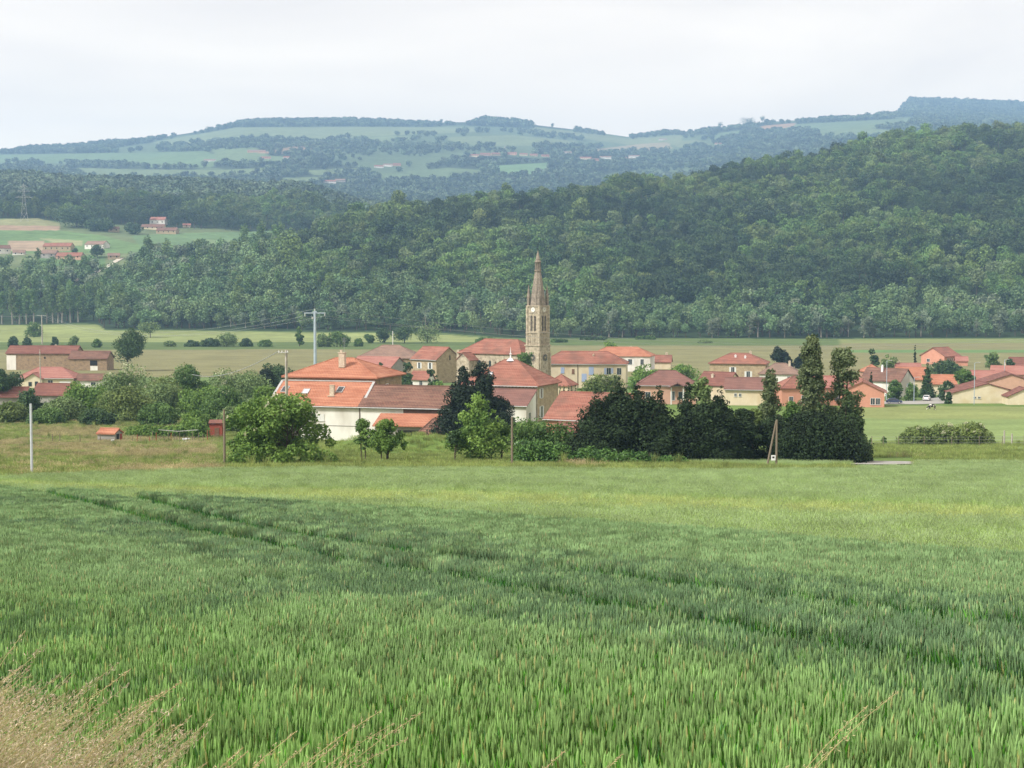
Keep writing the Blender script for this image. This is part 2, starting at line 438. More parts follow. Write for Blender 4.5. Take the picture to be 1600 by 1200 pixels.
class MB:
    """collects shapes into one mesh; quads carry UVs in metres"""
    def __init__(s):
        s.v = []; s.f = []; s.uv = []
    def poly(s, pts, uv=None):
        i = len(s.v); s.v += [tuple(p) for p in pts]; s.f.append(list(range(i, i + len(pts))))
        if uv is None:
            P = [Vector(p) for p in pts]
            n = Vector((0, 0, 0))
            for a in range(1, len(P) - 1):
                n += (P[a] - P[0]).cross(P[a + 1] - P[0])
            n = n.normalized() if n.length > 0 else Vector((0, 0, 1))
            u = Vector((0, 0, 1)).cross(n)
            u = u.normalized() if u.length > 1e-3 else Vector((1, 0, 0))
            w = n.cross(u)
            uv = [(p.dot(u), p.dot(w)) for p in P]
        s.uv += uv
    def box(s, c, d, rz=0.0, bevel=0):
        x, y, z = (k / 2 for k in d)
        m = Matrix.Translation(c) @ Matrix.Rotation(rz, 4, 'Z')
        P = [m @ Vector(q) for q in ((-x, -y, -z), (x, -y, -z), (x, y, -z), (-x, y, -z), (-x, -y, z), (x, -y, z), (x, y, z), (-x, y, z))]
        for f in ((0, 3, 2, 1), (4, 5, 6, 7), (0, 1, 5, 4), (1, 2, 6, 5), (2, 3, 7, 6), (3, 0, 4, 7)):
            s.poly([P[k] for k in f])
        return s
    def prism(s, prof, x0, x1, axis='x'):
        """closed profile [(a, z)] (counter-clockwise seen from +axis) extruded"""
        if axis == 'x':
            A = [Vector((x0, a, z)) for a, z in prof]; B = [Vector((x1, a, z)) for a, z in prof]
        elif axis == 'y':
            A = [Vector((a, x0, z)) for a, z in prof]; B = [Vector((a, x1, z)) for a, z in prof]
        else:
            A = [Vector((a, z, x0)) for a, z in prof]; B = [Vector((a, z, x1)) for a, z in prof]
        flip = axis == 'y'
        n = len(prof)
        s.poly(A if flip else A[::-1]); s.poly(B[::-1] if flip else B)
        for i in range(n):
            j = (i + 1) % n
            q = [A[i], A[j], B[j], B[i]]
            s.poly(q[::-1] if flip else q)
        return s
    def tube(s, p0, p1, r0, r1, n=8, cap=True):
        p0 = Vector(p0); p1 = Vector(p1); d = (p1 - p0).normalized()
        a = Vector((1, 0, 0)) if abs(d.x) < 0.9 else Vector((0, 1, 0))
        u = d.cross(a).normalized(); w = d.cross(u)
        A = [p0 + (u * math.cos(2 * PI * k / n) + w * math.sin(2 * PI * k / n)) * r0 for k in range(n)]
        B = [p1 + (u * math.cos(2 * PI * k / n) + w * math.sin(2 * PI * k / n)) * r1 for k in range(n)]
        for k in range(n):
            j = (k + 1) % n
            s.poly([A[k], A[j], B[j], B[k]])
        if cap:
            s.poly(A[::-1]); s.poly(B)
        return s
    def path(s, pts, radii, n=7):
        for i in range(len(pts) - 1):
            s.tube(pts[i], pts[i + 1], radii[i], radii[i + 1], n, cap=(i in (0, len(pts) - 2)))
        return s
    def bar(s, p0, p1, w):
        return s.tube(p0, p1, w, w, 4)
    def mesh(s, name, m, smooth=False, weld=False):
        me = bpy.data.meshes.new(name)
        me.from_pydata(s.v, [], s.f)
        uvl = me.uv_layers.new(name='UVMap')
        uvl.data.foreach_set('uv', np.array(s.uv, np.float32).reshape(-1))
        for q in (m if isinstance(m, (list, tuple)) else [m]):
            me.materials.append(q)
        if weld:
            import bmesh
            b = bmesh.new(); b.from_mesh(me); bmesh.ops.remove_doubles(b, verts=b.verts, dist=1e-4)
            bmesh.ops.recalc_face_normals(b, faces=b.faces); b.to_mesh(me); b.free()
        if smooth:
            me.polygons.foreach_set('use_smooth', [True] * len(me.polygons))
        me.update()
        return me
    def build(s, name, m, parent=None, **k):
        o = bpy.data.objects.new(name, s.mesh(name, m, **k))
        return link(o, parent)
def copy_tree(o, parent=None):
    c = o.copy(); COL.objects.link(c)
    if parent is not None: c.parent = parent
    for ch in [q for q in bpy.data.objects if q.parent == o]:
        copy_tree(ch, c)
    return c

# scatter: points -> instances through a small geometry node tree (only for things nobody could count)
def scatter(name, pts, rots, scls, idx, variants, label=None, rotfull=None):
    vc = bpy.data.collections.new(name + '_variants')
    for i, me in enumerate(variants):
        vc.objects.link(bpy.data.objects.new('%s_kind_%02d' % (name, i), me))
    me = bpy.data.meshes.new(name)
    n = len(pts)
    me.vertices.add(n); me.vertices.foreach_set('co', np.asarray(pts, np.float32).reshape(-1))
    r = np.zeros((n, 3), np.float32); r[:, 2] = rots
    if rotfull is not None: r[:, :2] = rotfull
    a = me.attributes.new('rot', 'FLOAT_VECTOR', 'POINT'); a.data.foreach_set('vector', r.reshape(-1))
    s3 = np.asarray(scls, np.float32)
    if s3.ndim == 1: s3 = np.repeat(s3[:, None], 3, 1)
    a = me.attributes.new('scl', 'FLOAT_VECTOR', 'POINT'); a.data.foreach_set('vector', s3.reshape(-1))
    a = me.attributes.new('idx', 'INT', 'POINT'); a.data.foreach_set('value', np.asarray(idx, np.int32))
    me.update()
    o = bpy.data.objects.new(name, me); COL.objects.link(o)
    ng = bpy.data.node_groups.new(name + '_nodes', 'GeometryNodeTree')
    ng.interface.new_socket('Geometry', in_out='INPUT', socket_type='NodeSocketGeometry')
    ng.interface.new_socket('Geometry', in_out='OUTPUT', socket_type='NodeSocketGeometry')
    gi = ng.nodes.new('NodeGroupInput'); go = ng.nodes.new('NodeGroupOutput')
    ip = ng.nodes.new('GeometryNodeInstanceOnPoints'); ci = ng.nodes.new('GeometryNodeCollectionInfo')
    ci.inputs['Collection'].default_value = vc; ci.inputs['Separate Children'].default_value = True; ci.inputs['Reset Children'].default_value = True
    def na(nm, typ):
        q = ng.nodes.new('GeometryNodeInputNamedAttribute'); q.data_type = typ; q.inputs['Name'].default_value = nm; return q.outputs['Attribute']
    e2r = ng.nodes.new('FunctionNodeEulerToRotation')
    ng.links.new(na('rot', 'FLOAT_VECTOR'), e2r.inputs[0])
    ng.links.new(gi.outputs[0], ip.inputs['Points']); ng.links.new(ci.outputs[0], ip.inputs['Instance'])
    ip.inputs['Pick Instance'].default_value = True
    ng.links.new(na('idx', 'INT'), ip.inputs['Instance Index'])
    ng.links.new(e2r.outputs[0], ip.inputs['Rotation']); ng.links.new(na('scl', 'FLOAT_VECTOR'), ip.inputs['Scale'])
    ng.links.new(ip.outputs[0], go.inputs[0])
    md = o.modifiers.new('scatter', 'NODES'); md.node_group = ng
    o['kind'] = 'stuff'
    if label: o['label'] = label
    return o

# foliage cloud
def leaves(rng, blobs, n, size, flat=0.9, up=0.3, shell=0.45, aspect=0.6, jitter=0.7):
    blobs = np.asarray(blobs, float)           # x y z r
    w = blobs[:, 3] ** 2; w = w / w.sum()
    b = blobs[rng.choice(len(blobs), n, p=w)]
    d = rng.normal(size=(n, 3)); d[:, 2] += up; d /= np.linalg.norm(d, axis=1)[:, None]
    rad = b[:, 3] * (1 - shell * rng.random(n) ** 1.7) * (1 + 0.16 * np.abs(rng.normal(size=n)))
    c = b[:, :3] + d * rad[:, None] * np.array([1, 1, flat])
    nn = d + jitter * rng.normal(size=(n, 3)); nn[:, 2] += 0.25; nn /= np.linalg.norm(nn, axis=1)[:, None]
    t = rng.normal(size=(n, 3)); t -= nn * (t * nn).sum(1)[:, None]; t /= np.linalg.norm(t, axis=1)[:, None]
    s = np.cross(nn, t)
    L = size * (0.6 + 0.8 * rng.random(n))[:, None]
    return np.stack([c - t * L, c - s * L * aspect, c + t * L, c + s * L * aspect], 1)
def crown_blobs(rng, rx, ry, z0, z1, nb, br, kind='round'):
    out = []; lobes = []
    h = z1 - z0
    k = 0
    while len(out) < nb and k < 5000:
        k += 1
        p = rng.normal(size=3); p /= np.linalg.norm(p); q = rng.random() ** 0.33
        u = (p[2] * q + 1) / 2
        if kind == 'round': f = 1.0
        elif kind == 'dome': f = 1.0 if u < .5 else 1.0
        ang = rng.random() * 2 * PI
        if kind == 'bush':
            u = rng.random(); f = math.sqrt(max(0, 1 - u * u)) ** 0.8; q = rng.random() ** 0.4
            x, y = f * q * math.cos(ang), f * q * math.sin(ang)
        elif kind == 'cone':
            u = rng.random() ** 1.25; f = (1 - u) ** 0.62 * 0.99 + 0.02; q = rng.random() ** 0.35
            x, y = f * q * math.cos(ang), f * q * math.sin(ang)
        elif kind == 'column':
            u = rng.random(); f = 0.35 + 0.65 * math.sin(PI * min(1, u * 0.9 + 0.12)) ; q = rng.random() ** 0.45
            x, y = f * q * math.cos(ang), f * q * math.sin(ang)
        else:
            if not lobes:
                for _ in range(7):
                    v = rng.normal(size=3); v /= np.linalg.norm(v); lobes.append(v * (0.45 + 0.3 * rng.random()))
            lb = lobes[int(rng.integers(7))] + p * q * 0.52
            u = min(1.0, max(0.0, (lb[2] + 1) / 2)); x, y = lb[0], lb[1]
        r = br * (0.42 + 0.95 * rng.random() ** 1.5)
        if kind == 'cone': r *= (0.22 + 0.95 * (1 - u))
        ex = max(0.1, rx - r * 0.8) / rx
        out.append((x * rx * ex, y * ry * ex, z0 + r * 0.6 + u * max(0.2, h - r * 1.6), r))
    return out
# ================================================================== GROUND
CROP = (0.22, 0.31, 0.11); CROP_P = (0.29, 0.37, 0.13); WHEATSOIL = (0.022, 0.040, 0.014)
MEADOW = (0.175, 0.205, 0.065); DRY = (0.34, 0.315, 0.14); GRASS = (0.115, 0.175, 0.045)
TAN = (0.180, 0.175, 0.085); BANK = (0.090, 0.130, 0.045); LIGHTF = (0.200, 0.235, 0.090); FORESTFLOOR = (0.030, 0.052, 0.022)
SOFT = 2.0
# pixel polygons for real field outlines (turned into places on the ground)
EDGE = [(0, 755), (400, 776), (800, 800), (1200, 830), (1600, 862)]       # far edge of the wheat, top of the ears
def edge_world(px):
    py = np.interp(px, [e[0] for e in EDGE], [e[1] for e in EDGE])
    return hit(px, py, off=0.75)
EW = np.array([[v.x, v.y] for v in (edge_world(p) for p in range(-80, 1700, 40))])
def wheat_side(x, y):
    """>0 inside the wheat (nearer than its far edge)"""
    o = np.argsort(EW[:, 0])
    return np.interp(x, EW[o, 0], EW[o, 1], left=EW[o[0], 1] + 6, right=EW[o[-1], 1] - 4) - y
def gpoly(pts, lo=4, hi=6000):
    return [(hit(a, b, lo, hi).x, hit(a, b, lo, hi).y) for a, b in pts]
P_YELLOW = gpoly([(-60, 752), (420, 768), (800, 772), (1200, 785), (1660, 800), (1660, 822), (1200, 806), (800, 797), (400, 782), (-60, 760)])
P_MEADOW = gpoly([(-120, 660), (360, 655), (520, 690), (520, 733), (340, 738), (100, 745), (-120, 754)])
P_DRY = [gpoly(p) for p in ([(-90, 700), (40, 690), (200, 696), (330, 690), (340, 712), (200, 715), (60, 716), (-90, 735)],
                            [(60, 672), (150, 668), (250, 690), (320, 695), (300, 702), (120, 700), (20, 690)],
                            [(850, 722), (960, 720), (1000, 728), (900, 731)], [(1395, 712), (1440, 716), (1420, 726), (1390, 722)])]
P_VERGE = gpoly([(340, 738), (520, 722), (800, 720), (1060, 724), (1240, 730), (1340, 728), (1340, 738), (1060, 740), (800, 736), (500, 736)])
P_FIELDR = gpoly([(1330, 652), (1700, 655), (1700, 705), (1500, 706), (1330, 700)])
P_FIELDR2 = gpoly([(1330, 634), (1700, 636), (1700, 656), (1330, 654)])
P_GR = gpoly([(860, 604), (960, 600), (960, 625), (860, 625)])
P_GR2 = gpoly([(1140, 618), (1500, 618), (1500, 640), (1140, 640)])

FARP = [  # (pixel outline, colour, nearest depth, farthest depth) of the fields on the far hills
 ([(240,222),(370,199),(560,198),(740,199),(745,206),(560,214),(500,222),(400,217),(330,222),(250,227)], (0.20,0.27,0.11)),
 ([(835,198),(980,216),(1065,211),(1065,224),(980,226),(880,212),(835,208)], (0.21,0.27,0.11)),
 ([(-50,232),(28,231),(30,237),(-50,240)], (0.21,0.28,0.11)),
 ([(-50,242),(120,240),(320,236),(350,246),(330,262),(240,262),(150,256),(60,254),(-50,256)], (0.15,0.26,0.10)),
 ([(330,232),(400,230),(420,243),(470,247),(440,256),(340,256)], (0.17,0.26,0.10)),
 ([(400,240),(450,230),(500,224),(510,228),(470,236),(440,240)], (0.36,0.24,0.13)),
 ([(120,262),(180,264),(330,266),(420,262),(420,271),(300,276),(180,280),(110,272)], (0.17,0.25,0.10)),
 ([(560,214),(640,212),(650,218),(570,222)], (0.18,0.26,0.11)),
 ([(700,214),(800,211),(900,220),(900,228),(760,228),(700,222)], (0.19,0.26,0.11)),
 ([(770,259),(860,254),(852,268),(812,275),(782,272)], (0.16,0.31,0.12)),
 ([(905,236),(1000,225),(1045,222),(1050,232),(1020,236),(930,240)], (0.34,0.29,0.16)),
 ([(1120,208),(1240,194),(1380,187),(1432,184),(1420,196),(1330,202),(1240,204),(1160,216),(1110,222)], (0.15,0.24,0.10)),
 ([(1160,204),(1196,196),(1245,192),(1240,197),(1200,205),(1165,209)], (0.42,0.26,0.14)),
 ([(1040,222),(1090,218),(1110,226),(1060,230)], (0.20,0.25,0.10)),
 ([(1270,204),(1360,200),(1420,206),(1350,216),(1290,214)], (0.16,0.24,0.10)),
 ([(480,266),(560,262),(560,270),(490,274)], (0.18,0.26,0.10)),
 ([(590,272),(700,262),(760,266),(700,280),(600,284)], (0.14,0.22,0.09)),
 ([(440,278),(500,276),(490,286),(450,290)], (0.18,0.26,0.10)),
]
MIDP = [  # fields on the near terrace at the left
 ([(-80,345),(60,341),(92,349),(92,353),(-80,351)], (0.26,0.27,0.11)),
 ([(-80,351),(92,353),(92,360),(-80,360)], (0.36,0.24,0.15)),
 ([(-80,360),(92,360),(160,368),(225,384),(225,396),(-80,396)], (0.12,0.22,0.07)),
 ([(12,376),(70,376),(70,392),(12,392)], (0.34,0.24,0.15)),
 ([(60,372),(130,376),(130,384),(100,384)], (0.26,0.28,0.12)),
 ([(205,368),(300,364),(450,360),(475,372),(450,396),(225,394)], (0.12,0.22,0.085)),
 ([(300,374),(460,376),(460,396),(300,396)], (0.16,0.25,0.10)),
 ([(60,400),(165,400),(165,418),(60,416)], (0.10,0.20,0.07)),
]
VILLAGE_L = [(-60, 372), (195, 372), (205, 410), (150, 420), (60, 418), (-60, 404)]
HAMLET = [(175, 336), (300, 334), (305, 368), (175, 368)]

def colours(x, y, z):
    px, py = proj(x, y, z)
    yr = y; y = virt(y); x = x * y / np.where(yr == 0, 1, yr) if False else np.where(yr > 2700, x * y / np.maximum(yr, 1), x)
    n = len(x)
    C = np.empty((n, 3)); C[:] = GRASS
    def put(mask, col, var=0.0):
        C[mask] = np.array(col)
    n1 = fbm(x, y, 40, 51)
    # near slope crops
    crop = (y < 164)
    C[crop] = np.array(CROP)
    st = fbm(x * 0.25 + y * 0.02, y, 5.0, 61)        # faint drill strips across the slope
    C[crop] *= (0.86 + 0.28 * st[crop])[:, None]
    def pin(P): return inpoly(x, y, P)
    m = pin(P_YELLOW); C[m] = np.array(CROP_P) * (0.85 + 0.3 * st[m])[:, None]
    m = pin(P_VERGE) | pin(P_MEADOW); C[m] = np.array(MEADOW) * (0.8 + 0.4 * n1[m])[:, None]
    for P in P_DRY:
        m = pin(P) & (n1 > 0.5); C[m] = np.array(DRY)
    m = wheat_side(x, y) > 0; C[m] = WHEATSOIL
    # slope behind the farm
    m = (y > 164) & (y <= 430); C[m] = np.array(GRASS) * (0.8 + 0.4 * n1[m])[:, None]
    m = pin(P_FIELDR); C[m] = np.array((0.175, 0.235, 0.085)) * (0.85 + 0.3 * st[m])[:, None]
    m = pin(P_FIELDR2); C[m] = np.array((0.20, 0.235, 0.085)) * (0.85 + 0.3 * n1[m])[:, None]
    # valley plain
    m = (y > 430) & (y <= 620); C[m] = np.array((0.12, 0.18, 0.06)) * (0.8 + 0.4 * n1[m])[:, None]
    st2 = fbm(x * 0.15, y, 9.0, 71)
    m = (y > 560) & (y <= 861); C[m] = np.array(TAN) * (0.88 + 0.24 * st2[m])[:, None]
    left = (px < 760) + 0
    b0 = np.where(px < 760, 805.0, 861.0) + 10 * (fbm(x, y, 90, 5) - 0.5); b1 = np.where(px < 760, 915.0, 985.0)
    m = (y > b0) & (y <= b1); C[m] = np.array(BANK) * (0.85 + 0.3 * n1[m])[:, None]
    m = (y > b1) & (y <= 1330); C[m] = np.array(LIGHTF) * (0.85 + 0.3 * st2[m])[:, None]
    m = (px > 1310) & (y > 770) & (y < 805); C[m] = np.array((0.11, 0.19, 0.07))
    m = (px > 1310) & (y >= 805) & (y < 900); C[m] = np.array(TAN)
    m = (px > 1310) & (y >= 900) & (y < 985); C[m] = np.array(LIGHTF) * 0.85
    edge = woodedge(px)
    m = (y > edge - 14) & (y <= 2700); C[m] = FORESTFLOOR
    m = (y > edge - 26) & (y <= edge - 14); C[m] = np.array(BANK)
    m = (y > 1400) & (y < 1870) & (px < 480); C[m] = np.array((0.13, 0.18, 0.07)) * (0.8 + 0.4 * n1[m])[:, None]
    m = inpoly(px, py, VILLAGE_L) & (y > 1330) & (y < 2050); C[m] = np.array((0.15, 0.195, 0.08)) * (0.75 + 0.5 * n1[m])[:, None]
    for P, c in MIDP:
        m = inpoly(px, py, P) & (y > 1330) & (y < 2050); C[m] = np.array(c) * (0.9 + 0.2 * st2[m])[:, None]
    # far hills
    m = y > 2700
    f = fbm(x, y, 260, 91)
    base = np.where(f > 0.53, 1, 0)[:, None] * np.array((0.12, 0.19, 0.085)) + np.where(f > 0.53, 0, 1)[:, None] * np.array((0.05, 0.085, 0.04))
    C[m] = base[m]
    for P, c in FARP:
        k = inpoly(px, py, P) & m
        C[k] = np.array(c)
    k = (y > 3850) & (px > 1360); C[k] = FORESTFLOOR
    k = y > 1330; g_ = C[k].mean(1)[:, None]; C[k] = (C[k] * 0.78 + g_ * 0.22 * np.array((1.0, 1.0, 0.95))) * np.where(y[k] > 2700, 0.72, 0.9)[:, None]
    return C
def woodedge(px):
    return np.interp(px, [-200, 0, 150, 165, 300, 440, 700, 820, 1300, 1700], [1240, 1235, 1225, 1120, 1110, 1085, 1050, 1000, 995, 1010])

def sheet(name, ys, us, m, kind='structure'):
    Y = np.repeat(ys[:, None], len(us), 1); U = np.repeat(us[None, :], len(ys), 0)
    X = U * (np.maximum(Y, 0) + 60)
    x = X.ravel(); y = Y.ravel(); z = gz(x, y)
    V = np.stack([x, y, z], 1).astype(np.float32)
    a, b = Y.shape
    i = np.arange(a * b).reshape(a, b)
    Q = np.stack([i[:-1, :-1], i[:-1, 1:], i[1:, 1:], i[1:, :-1]], -1).reshape(-1, 4)
    me = bpy.data.meshes.new(name)
    me.vertices.add(len(V)); me.vertices.foreach_set('co', V.reshape(-1))
    me.loops.add(Q.size); me.loops.foreach_set('vertex_index', Q.reshape(-1).astype(np.int32))
    me.polygons.add(len(Q)); me.polygons.foreach_set('loop_start', np.arange(0, Q.size, 4, dtype=np.int32))
    me.polygons.foreach_set('use_smooth', np.ones(len(Q), bool))
    me.update(calc_edges=True)
    C = np.ones((len(V), 4), np.float32); C[:, :3] = colours(x, y, z)
    at_ = me.color_attributes.new('Col', 'FLOAT_COLOR', 'POINT'); at_.data.foreach_set('color', C.reshape(-1))
    me.materials.append(m)
    o = bpy.data.objects.new(name, me); COL.objects.link(o); o['kind'] = kind
    return o
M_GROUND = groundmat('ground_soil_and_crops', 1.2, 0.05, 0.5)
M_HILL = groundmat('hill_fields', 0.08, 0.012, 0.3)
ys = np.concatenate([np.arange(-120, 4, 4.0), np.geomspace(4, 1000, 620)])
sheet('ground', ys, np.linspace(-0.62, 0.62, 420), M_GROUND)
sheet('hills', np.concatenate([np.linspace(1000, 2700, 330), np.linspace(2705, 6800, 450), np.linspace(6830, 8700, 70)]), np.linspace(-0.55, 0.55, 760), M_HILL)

# far houses: (px, base row, width px, wall colour key, roof colour key, storeys height m, yaw deg, category, label)
FARH = [
 (248, 351, 24, 'white', 'pinkroof', 8.0, -6, 'house', 'tall white house with pale pink roof on the hillside below the far dark wood'),
 (240, 358, 36, 'cream', 'browntile', 3.5, -4, 'house', 'low cream outbuilding stretched in front of the tall white hillside house'),
 (262, 365, 32, 'stone', 'browntile', 5.0, -8, 'barn', 'long brown-roofed barn just below the tall white hillside house'),
 (292, 355, 12, 'cream', 'pinkroof', 3.2, 5, 'house', 'small low cream annex to the right of the tall white hillside house'),
 (178, 362, 16, 'stone', 'browntile', 4.5, 10, 'house', 'small stone house half hidden in trees left of the tall white hillside house'),
 (4, 396, 22, 'white', 'browntile', 7.0, 30, 'house', 'white gabled house at the left end of the far terrace hamlet'),
 (92, 392, 44, 'stone', 'redtile', 6.5, -5, 'barn', 'long red-roofed farm building in the middle of the far terrace hamlet'),
 (78, 402, 24, 'grey', 'greyroof', 5.0, -5, 'barn', 'grey shed with flat roof in front of the long red-roofed terrace farm building'),
 (110, 404, 40, 'pink', 'redtile', 3.5, -5, 'house', 'low pink outbuilding in front of the far terrace hamlet'),
 (152, 388, 34, 'white', 'cementtile', 5.5, -20, 'house', 'wide cream-gabled house behind the dark round tree of the terrace hamlet'),
 (30, 398, 18, 'white', 'greyroof', 3.0, 8, 'house', 'low white shed between the white gabled house and the red-roofed farm'),
 (178, 404, 18, 'stone', 'cementtile', 4.0, 12, 'house', 'pale low house right of the dark round tree of the terrace hamlet'),
 (515, 286, 20, 'white', 'redtile', 5.5, 4, 'house', 'white house with red roof alone among woods left of the forest hill crest'),
 (532, 284, 16, 'pale', 'greyroof', 5.5, -8, 'barn', 'pale grey-roofed shed beside the lone white house above the forest hill'),
 (401, 238, 28, 'pinkw', 'cementtile', 5.0, 3, 'barn', 'long pale building beside the bare brown field of the far hillside'),
 (449, 248, 12, 'white', 'redtile', 5.0, -8, 'house', 'small white house below the bare brown field of the far hillside'),
 (415, 248, 16, 'pinkw', 'redtile', 4.0, 6, 'house', 'small pink house below the long pale building of the far hillside'),
 (328, 252, 18, 'white', 'greyroof', 4.0, 2, 'barn', 'white low shed among trees on the far left hillside'),
 (592, 262, 14, 'white', 'redtile', 5.0, 8, 'house', 'white house at the left end of a small row on the mid hillside'),
 (606, 260, 14, 'white', 'cementtile', 6.0, -5, 'house', 'white house in the middle of a small row on the mid hillside'),
 (620, 259, 12, 'pinkw', 'redtile', 5.0, 12, 'house', 'pinkish house at the right end of a small row on the mid hillside'),
 (741, 245, 15, 'cream', 'redtile', 6.0, -8, 'house', 'cream house at the left end of the hilltop village'),
 (758, 243, 16, 'pink', 'redtile', 6.0, 5, 'house', 'pink house second from the left in the hilltop village'),
 (775, 243, 15, 'stone', 'redtile', 7.0, 12, 'house', 'stone house left of the tiny pointed steeple in the hilltop village'),
 (800, 242, 15, 'pink', 'redtile', 6.5, -12, 'house', 'pink house right of the tiny pointed steeple in the hilltop village'),
 (818, 243, 12, 'cream', 'redtile', 5.0, 8, 'house', 'cream house sixth along the hilltop village'),
 (834, 244, 12, 'stone', 'redtile', 5.0, -6, 'house', 'stone house seventh along the hilltop village'),
 (852, 245, 12, 'pink', 'redtile', 4.5, 8, 'house', 'small pink house at the right end of the hilltop village'),
 (884, 240, 18, 'white', 'cementtile', 4.5, 0, 'house', 'white house alone between the two groups of hilltop houses'),
 (915, 249, 18, 'cream', 'redtile', 6.0, -6, 'house', 'cream house at the left end of the sunlit hilltop group'),
 (929, 251, 14, 'pinkw', 'redtile', 4.5, 10, 'house', 'low pinkish house in front of the sunlit hilltop group'),
 (946, 248, 18, 'white', 'cementtile', 6.5, -4, 'house', 'white house in the middle of the sunlit hilltop group'),
 (970, 249, 18, 'cream', 'redtile', 5.5, 8, 'house', 'cream house with red roof right of the middle of the sunlit hilltop group'),
 (991, 247, 18, 'white', 'cementtile', 8.5, -12, 'house', 'tallest white house at the right end of the sunlit hilltop group'),
 (985, 250, 12, 'pinkw', 'redtile', 4.5, 6, 'house', 'low pinkish house in front of the tallest hilltop house'),
 (1036, 219, 12, 'white', 'cementtile', 4.0, 4, 'house', 'tiny white house on the ridge right of the saddle'),
 (1122, 226, 10, 'cream', 'redtile', 4.0, 4, 'house', 'tiny cream house on the slope under the right-hand ridge fields'),
]
FARPOS = []
for h in FARH:
    p = hit(h[0], h[1], 1350, 7400)
    FARPOS.append(p)
FARPADS = [(p.x, p.y, h[2] * p.y / F * 0.5) for p, h in zip(FARPOS, FARH)]
def padmask(x, y):
    """true where a far house stands, with open ground on its valley side"""
    m = np.zeros(len(x), bool)
    for a, b, r in FARPADS:
        m |= (np.abs(x - a) < r + 4) & (y > b - (160 if b > 2500 else 45)) & (y < b + 14)
    return m

# ================================================================== WOODS
def far_place(x, y, z):
    m = real(y) / y
    return x * m, y * m, CAMZ + (z - CAMZ) * m, m
RNG = np.random.default_rng(7)
L_WOOD = leafmat('wood_leaves', (0.012, 0.036, 0.012), (0.18, 0.30, 0.08), trans=0.15, nscale=0.014, random_tree=0.2, hue2=(0.19, 0.24, 0.12), rough=0.7)
L_WOODD = leafmat('dark_wood_leaves', (0.006, 0.020, 0.010), (0.085, 0.145, 0.048), trans=0.12, nscale=0.016, random_tree=0.2, rough=0.7)
L_WOODL = leafmat('light_wood_leaves', (0.028, 0.065, 0.018), (0.20, 0.28, 0.09), trans=0.15, nscale=0.02, random_tree=0.15, rough=0.7)
L_RIVER = leafmat('riverside_leaves', (0.028, 0.075, 0.032), (0.22, 0.33, 0.14), trans=0.12, nscale=0.03, random_tree=0.2, rough=0.7)
L_WILLOW = leafmat('grey_willow_leaves', (0.08, 0.12, 0.075), (0.26, 0.32, 0.20), trans=0.12, nscale=0.2, random_tree=0.15, rough=0.65)
L_POPLAR = leafmat('poplar_leaves', (0.045, 0.10, 0.032), (0.18, 0.29, 0.095), trans=0.15, nscale=0.12, random_tree=0.15)
L_FAR = leafmat('far_wood_leaves', (0.030, 0.060, 0.036), (0.15, 0.21, 0.12), trans=0.0, nscale=0.012, random_tree=0.4)
BARK = mat('bark', (0.11, 0.085, 0.06), (0.05, 0.04, 0.03), scale=6, rough=0.95, bump=0.4)
BARKP = mat('pale_bark', (0.30, 0.28, 0.23), (0.17, 0.15, 0.12), scale=4, rough=0.9)
def treequads_trunk(h, r, n=5):
    q = []
    for k in range(n):
        a0 = 2 * PI * k / n; a1 = 2 * PI * (k + 1) / n
        q.append([(r * math.cos(a0), r * math.sin(a0), -0.6), (r * math.cos(a1), r * math.sin(a1), -0.6),
                  (r * .6 * math.cos(a1), r * .6 * math.sin(a1), h), (r * .6 * math.cos(a0), r * .6 * math.sin(a0), h)])
    return np.array(q)
def wood_tree(seed, H, Rr, kind, n, size, lm, z0=0.25, nb=10, trunkmat=None, br=None):
    rng = np.random.default_rng(seed)
    bl = crown_blobs(rng, Rr, Rr, H * z0, H, nb, br or Rr * 0.42, kind)
    q = leaves(rng, bl, n, size, flat=0.8, shell=0.35)
    t = treequads_trunk(H * (z0 + 0.25), 0.025 * H)
    return quadmesh('wood_tree', np.concatenate([q, t]), [lm, trunkmat or BARK], np.r_[np.zeros(len(q)), np.ones(len(t))])
VW = [wood_tree(100 + i, 14 + (i % 3), 5.4 + 0.5 * (i % 2), 'round', 700, 0.56, lm_, z0=0.2, nb=13, br=2.4) for lm_ in (L_WOOD, L_WOODD, L_WOODL) for i in range(4)]
VR = [wood_tree(140 + i, 20, 6.4, 'round', 900, 0.62, L_RIVER, z0=0.12, nb=20) for i in range(5)] + \
     [wood_tree(150 + i, 18, 6.2, 'round', 800, 0.6, L_WILLOW, z0=0.1, nb=18) for i in range(2)] + \
     [wood_tree(160 + i, 27, 3.9, 'column', 900, 0.6, L_POPLAR, z0=0.14, nb=26, br=1.9) for i in range(2)]
VF = [wood_tree(180 + i, 14, 8.5, 'round', 170, 1.7, L_FAR, z0=0.05, nb=9) for i in range(5)]
def jgrid(x0, x1, y0, y1, s, rng):
    X, Y = np.meshgrid(np.arange(x0, x1, s), np.arange(y0, y1, s))
    X = X.ravel() + (rng.random(X.size) - .5) * s * 0.95; Y = Y.ravel() + (rng.random(Y.size) - .5) * s * 0.95
    return X, Y
def visible(x, y, z, zt, margin=5.0):
    """drops trees that no view near the camera could show: tops far under the skyline of the ground in front"""
    keep = np.ones(len(x), bool)
    for f in (0.55, 0.65, 0.72, 0.78, 0.83, 0.87, 0.91, 0.94, 0.97):
        xx = x * f; yy = y * f
        line = CAMZ + (zt - CAMZ) * f
        keep &= line > gz(xx, yy) - margin
    return keep
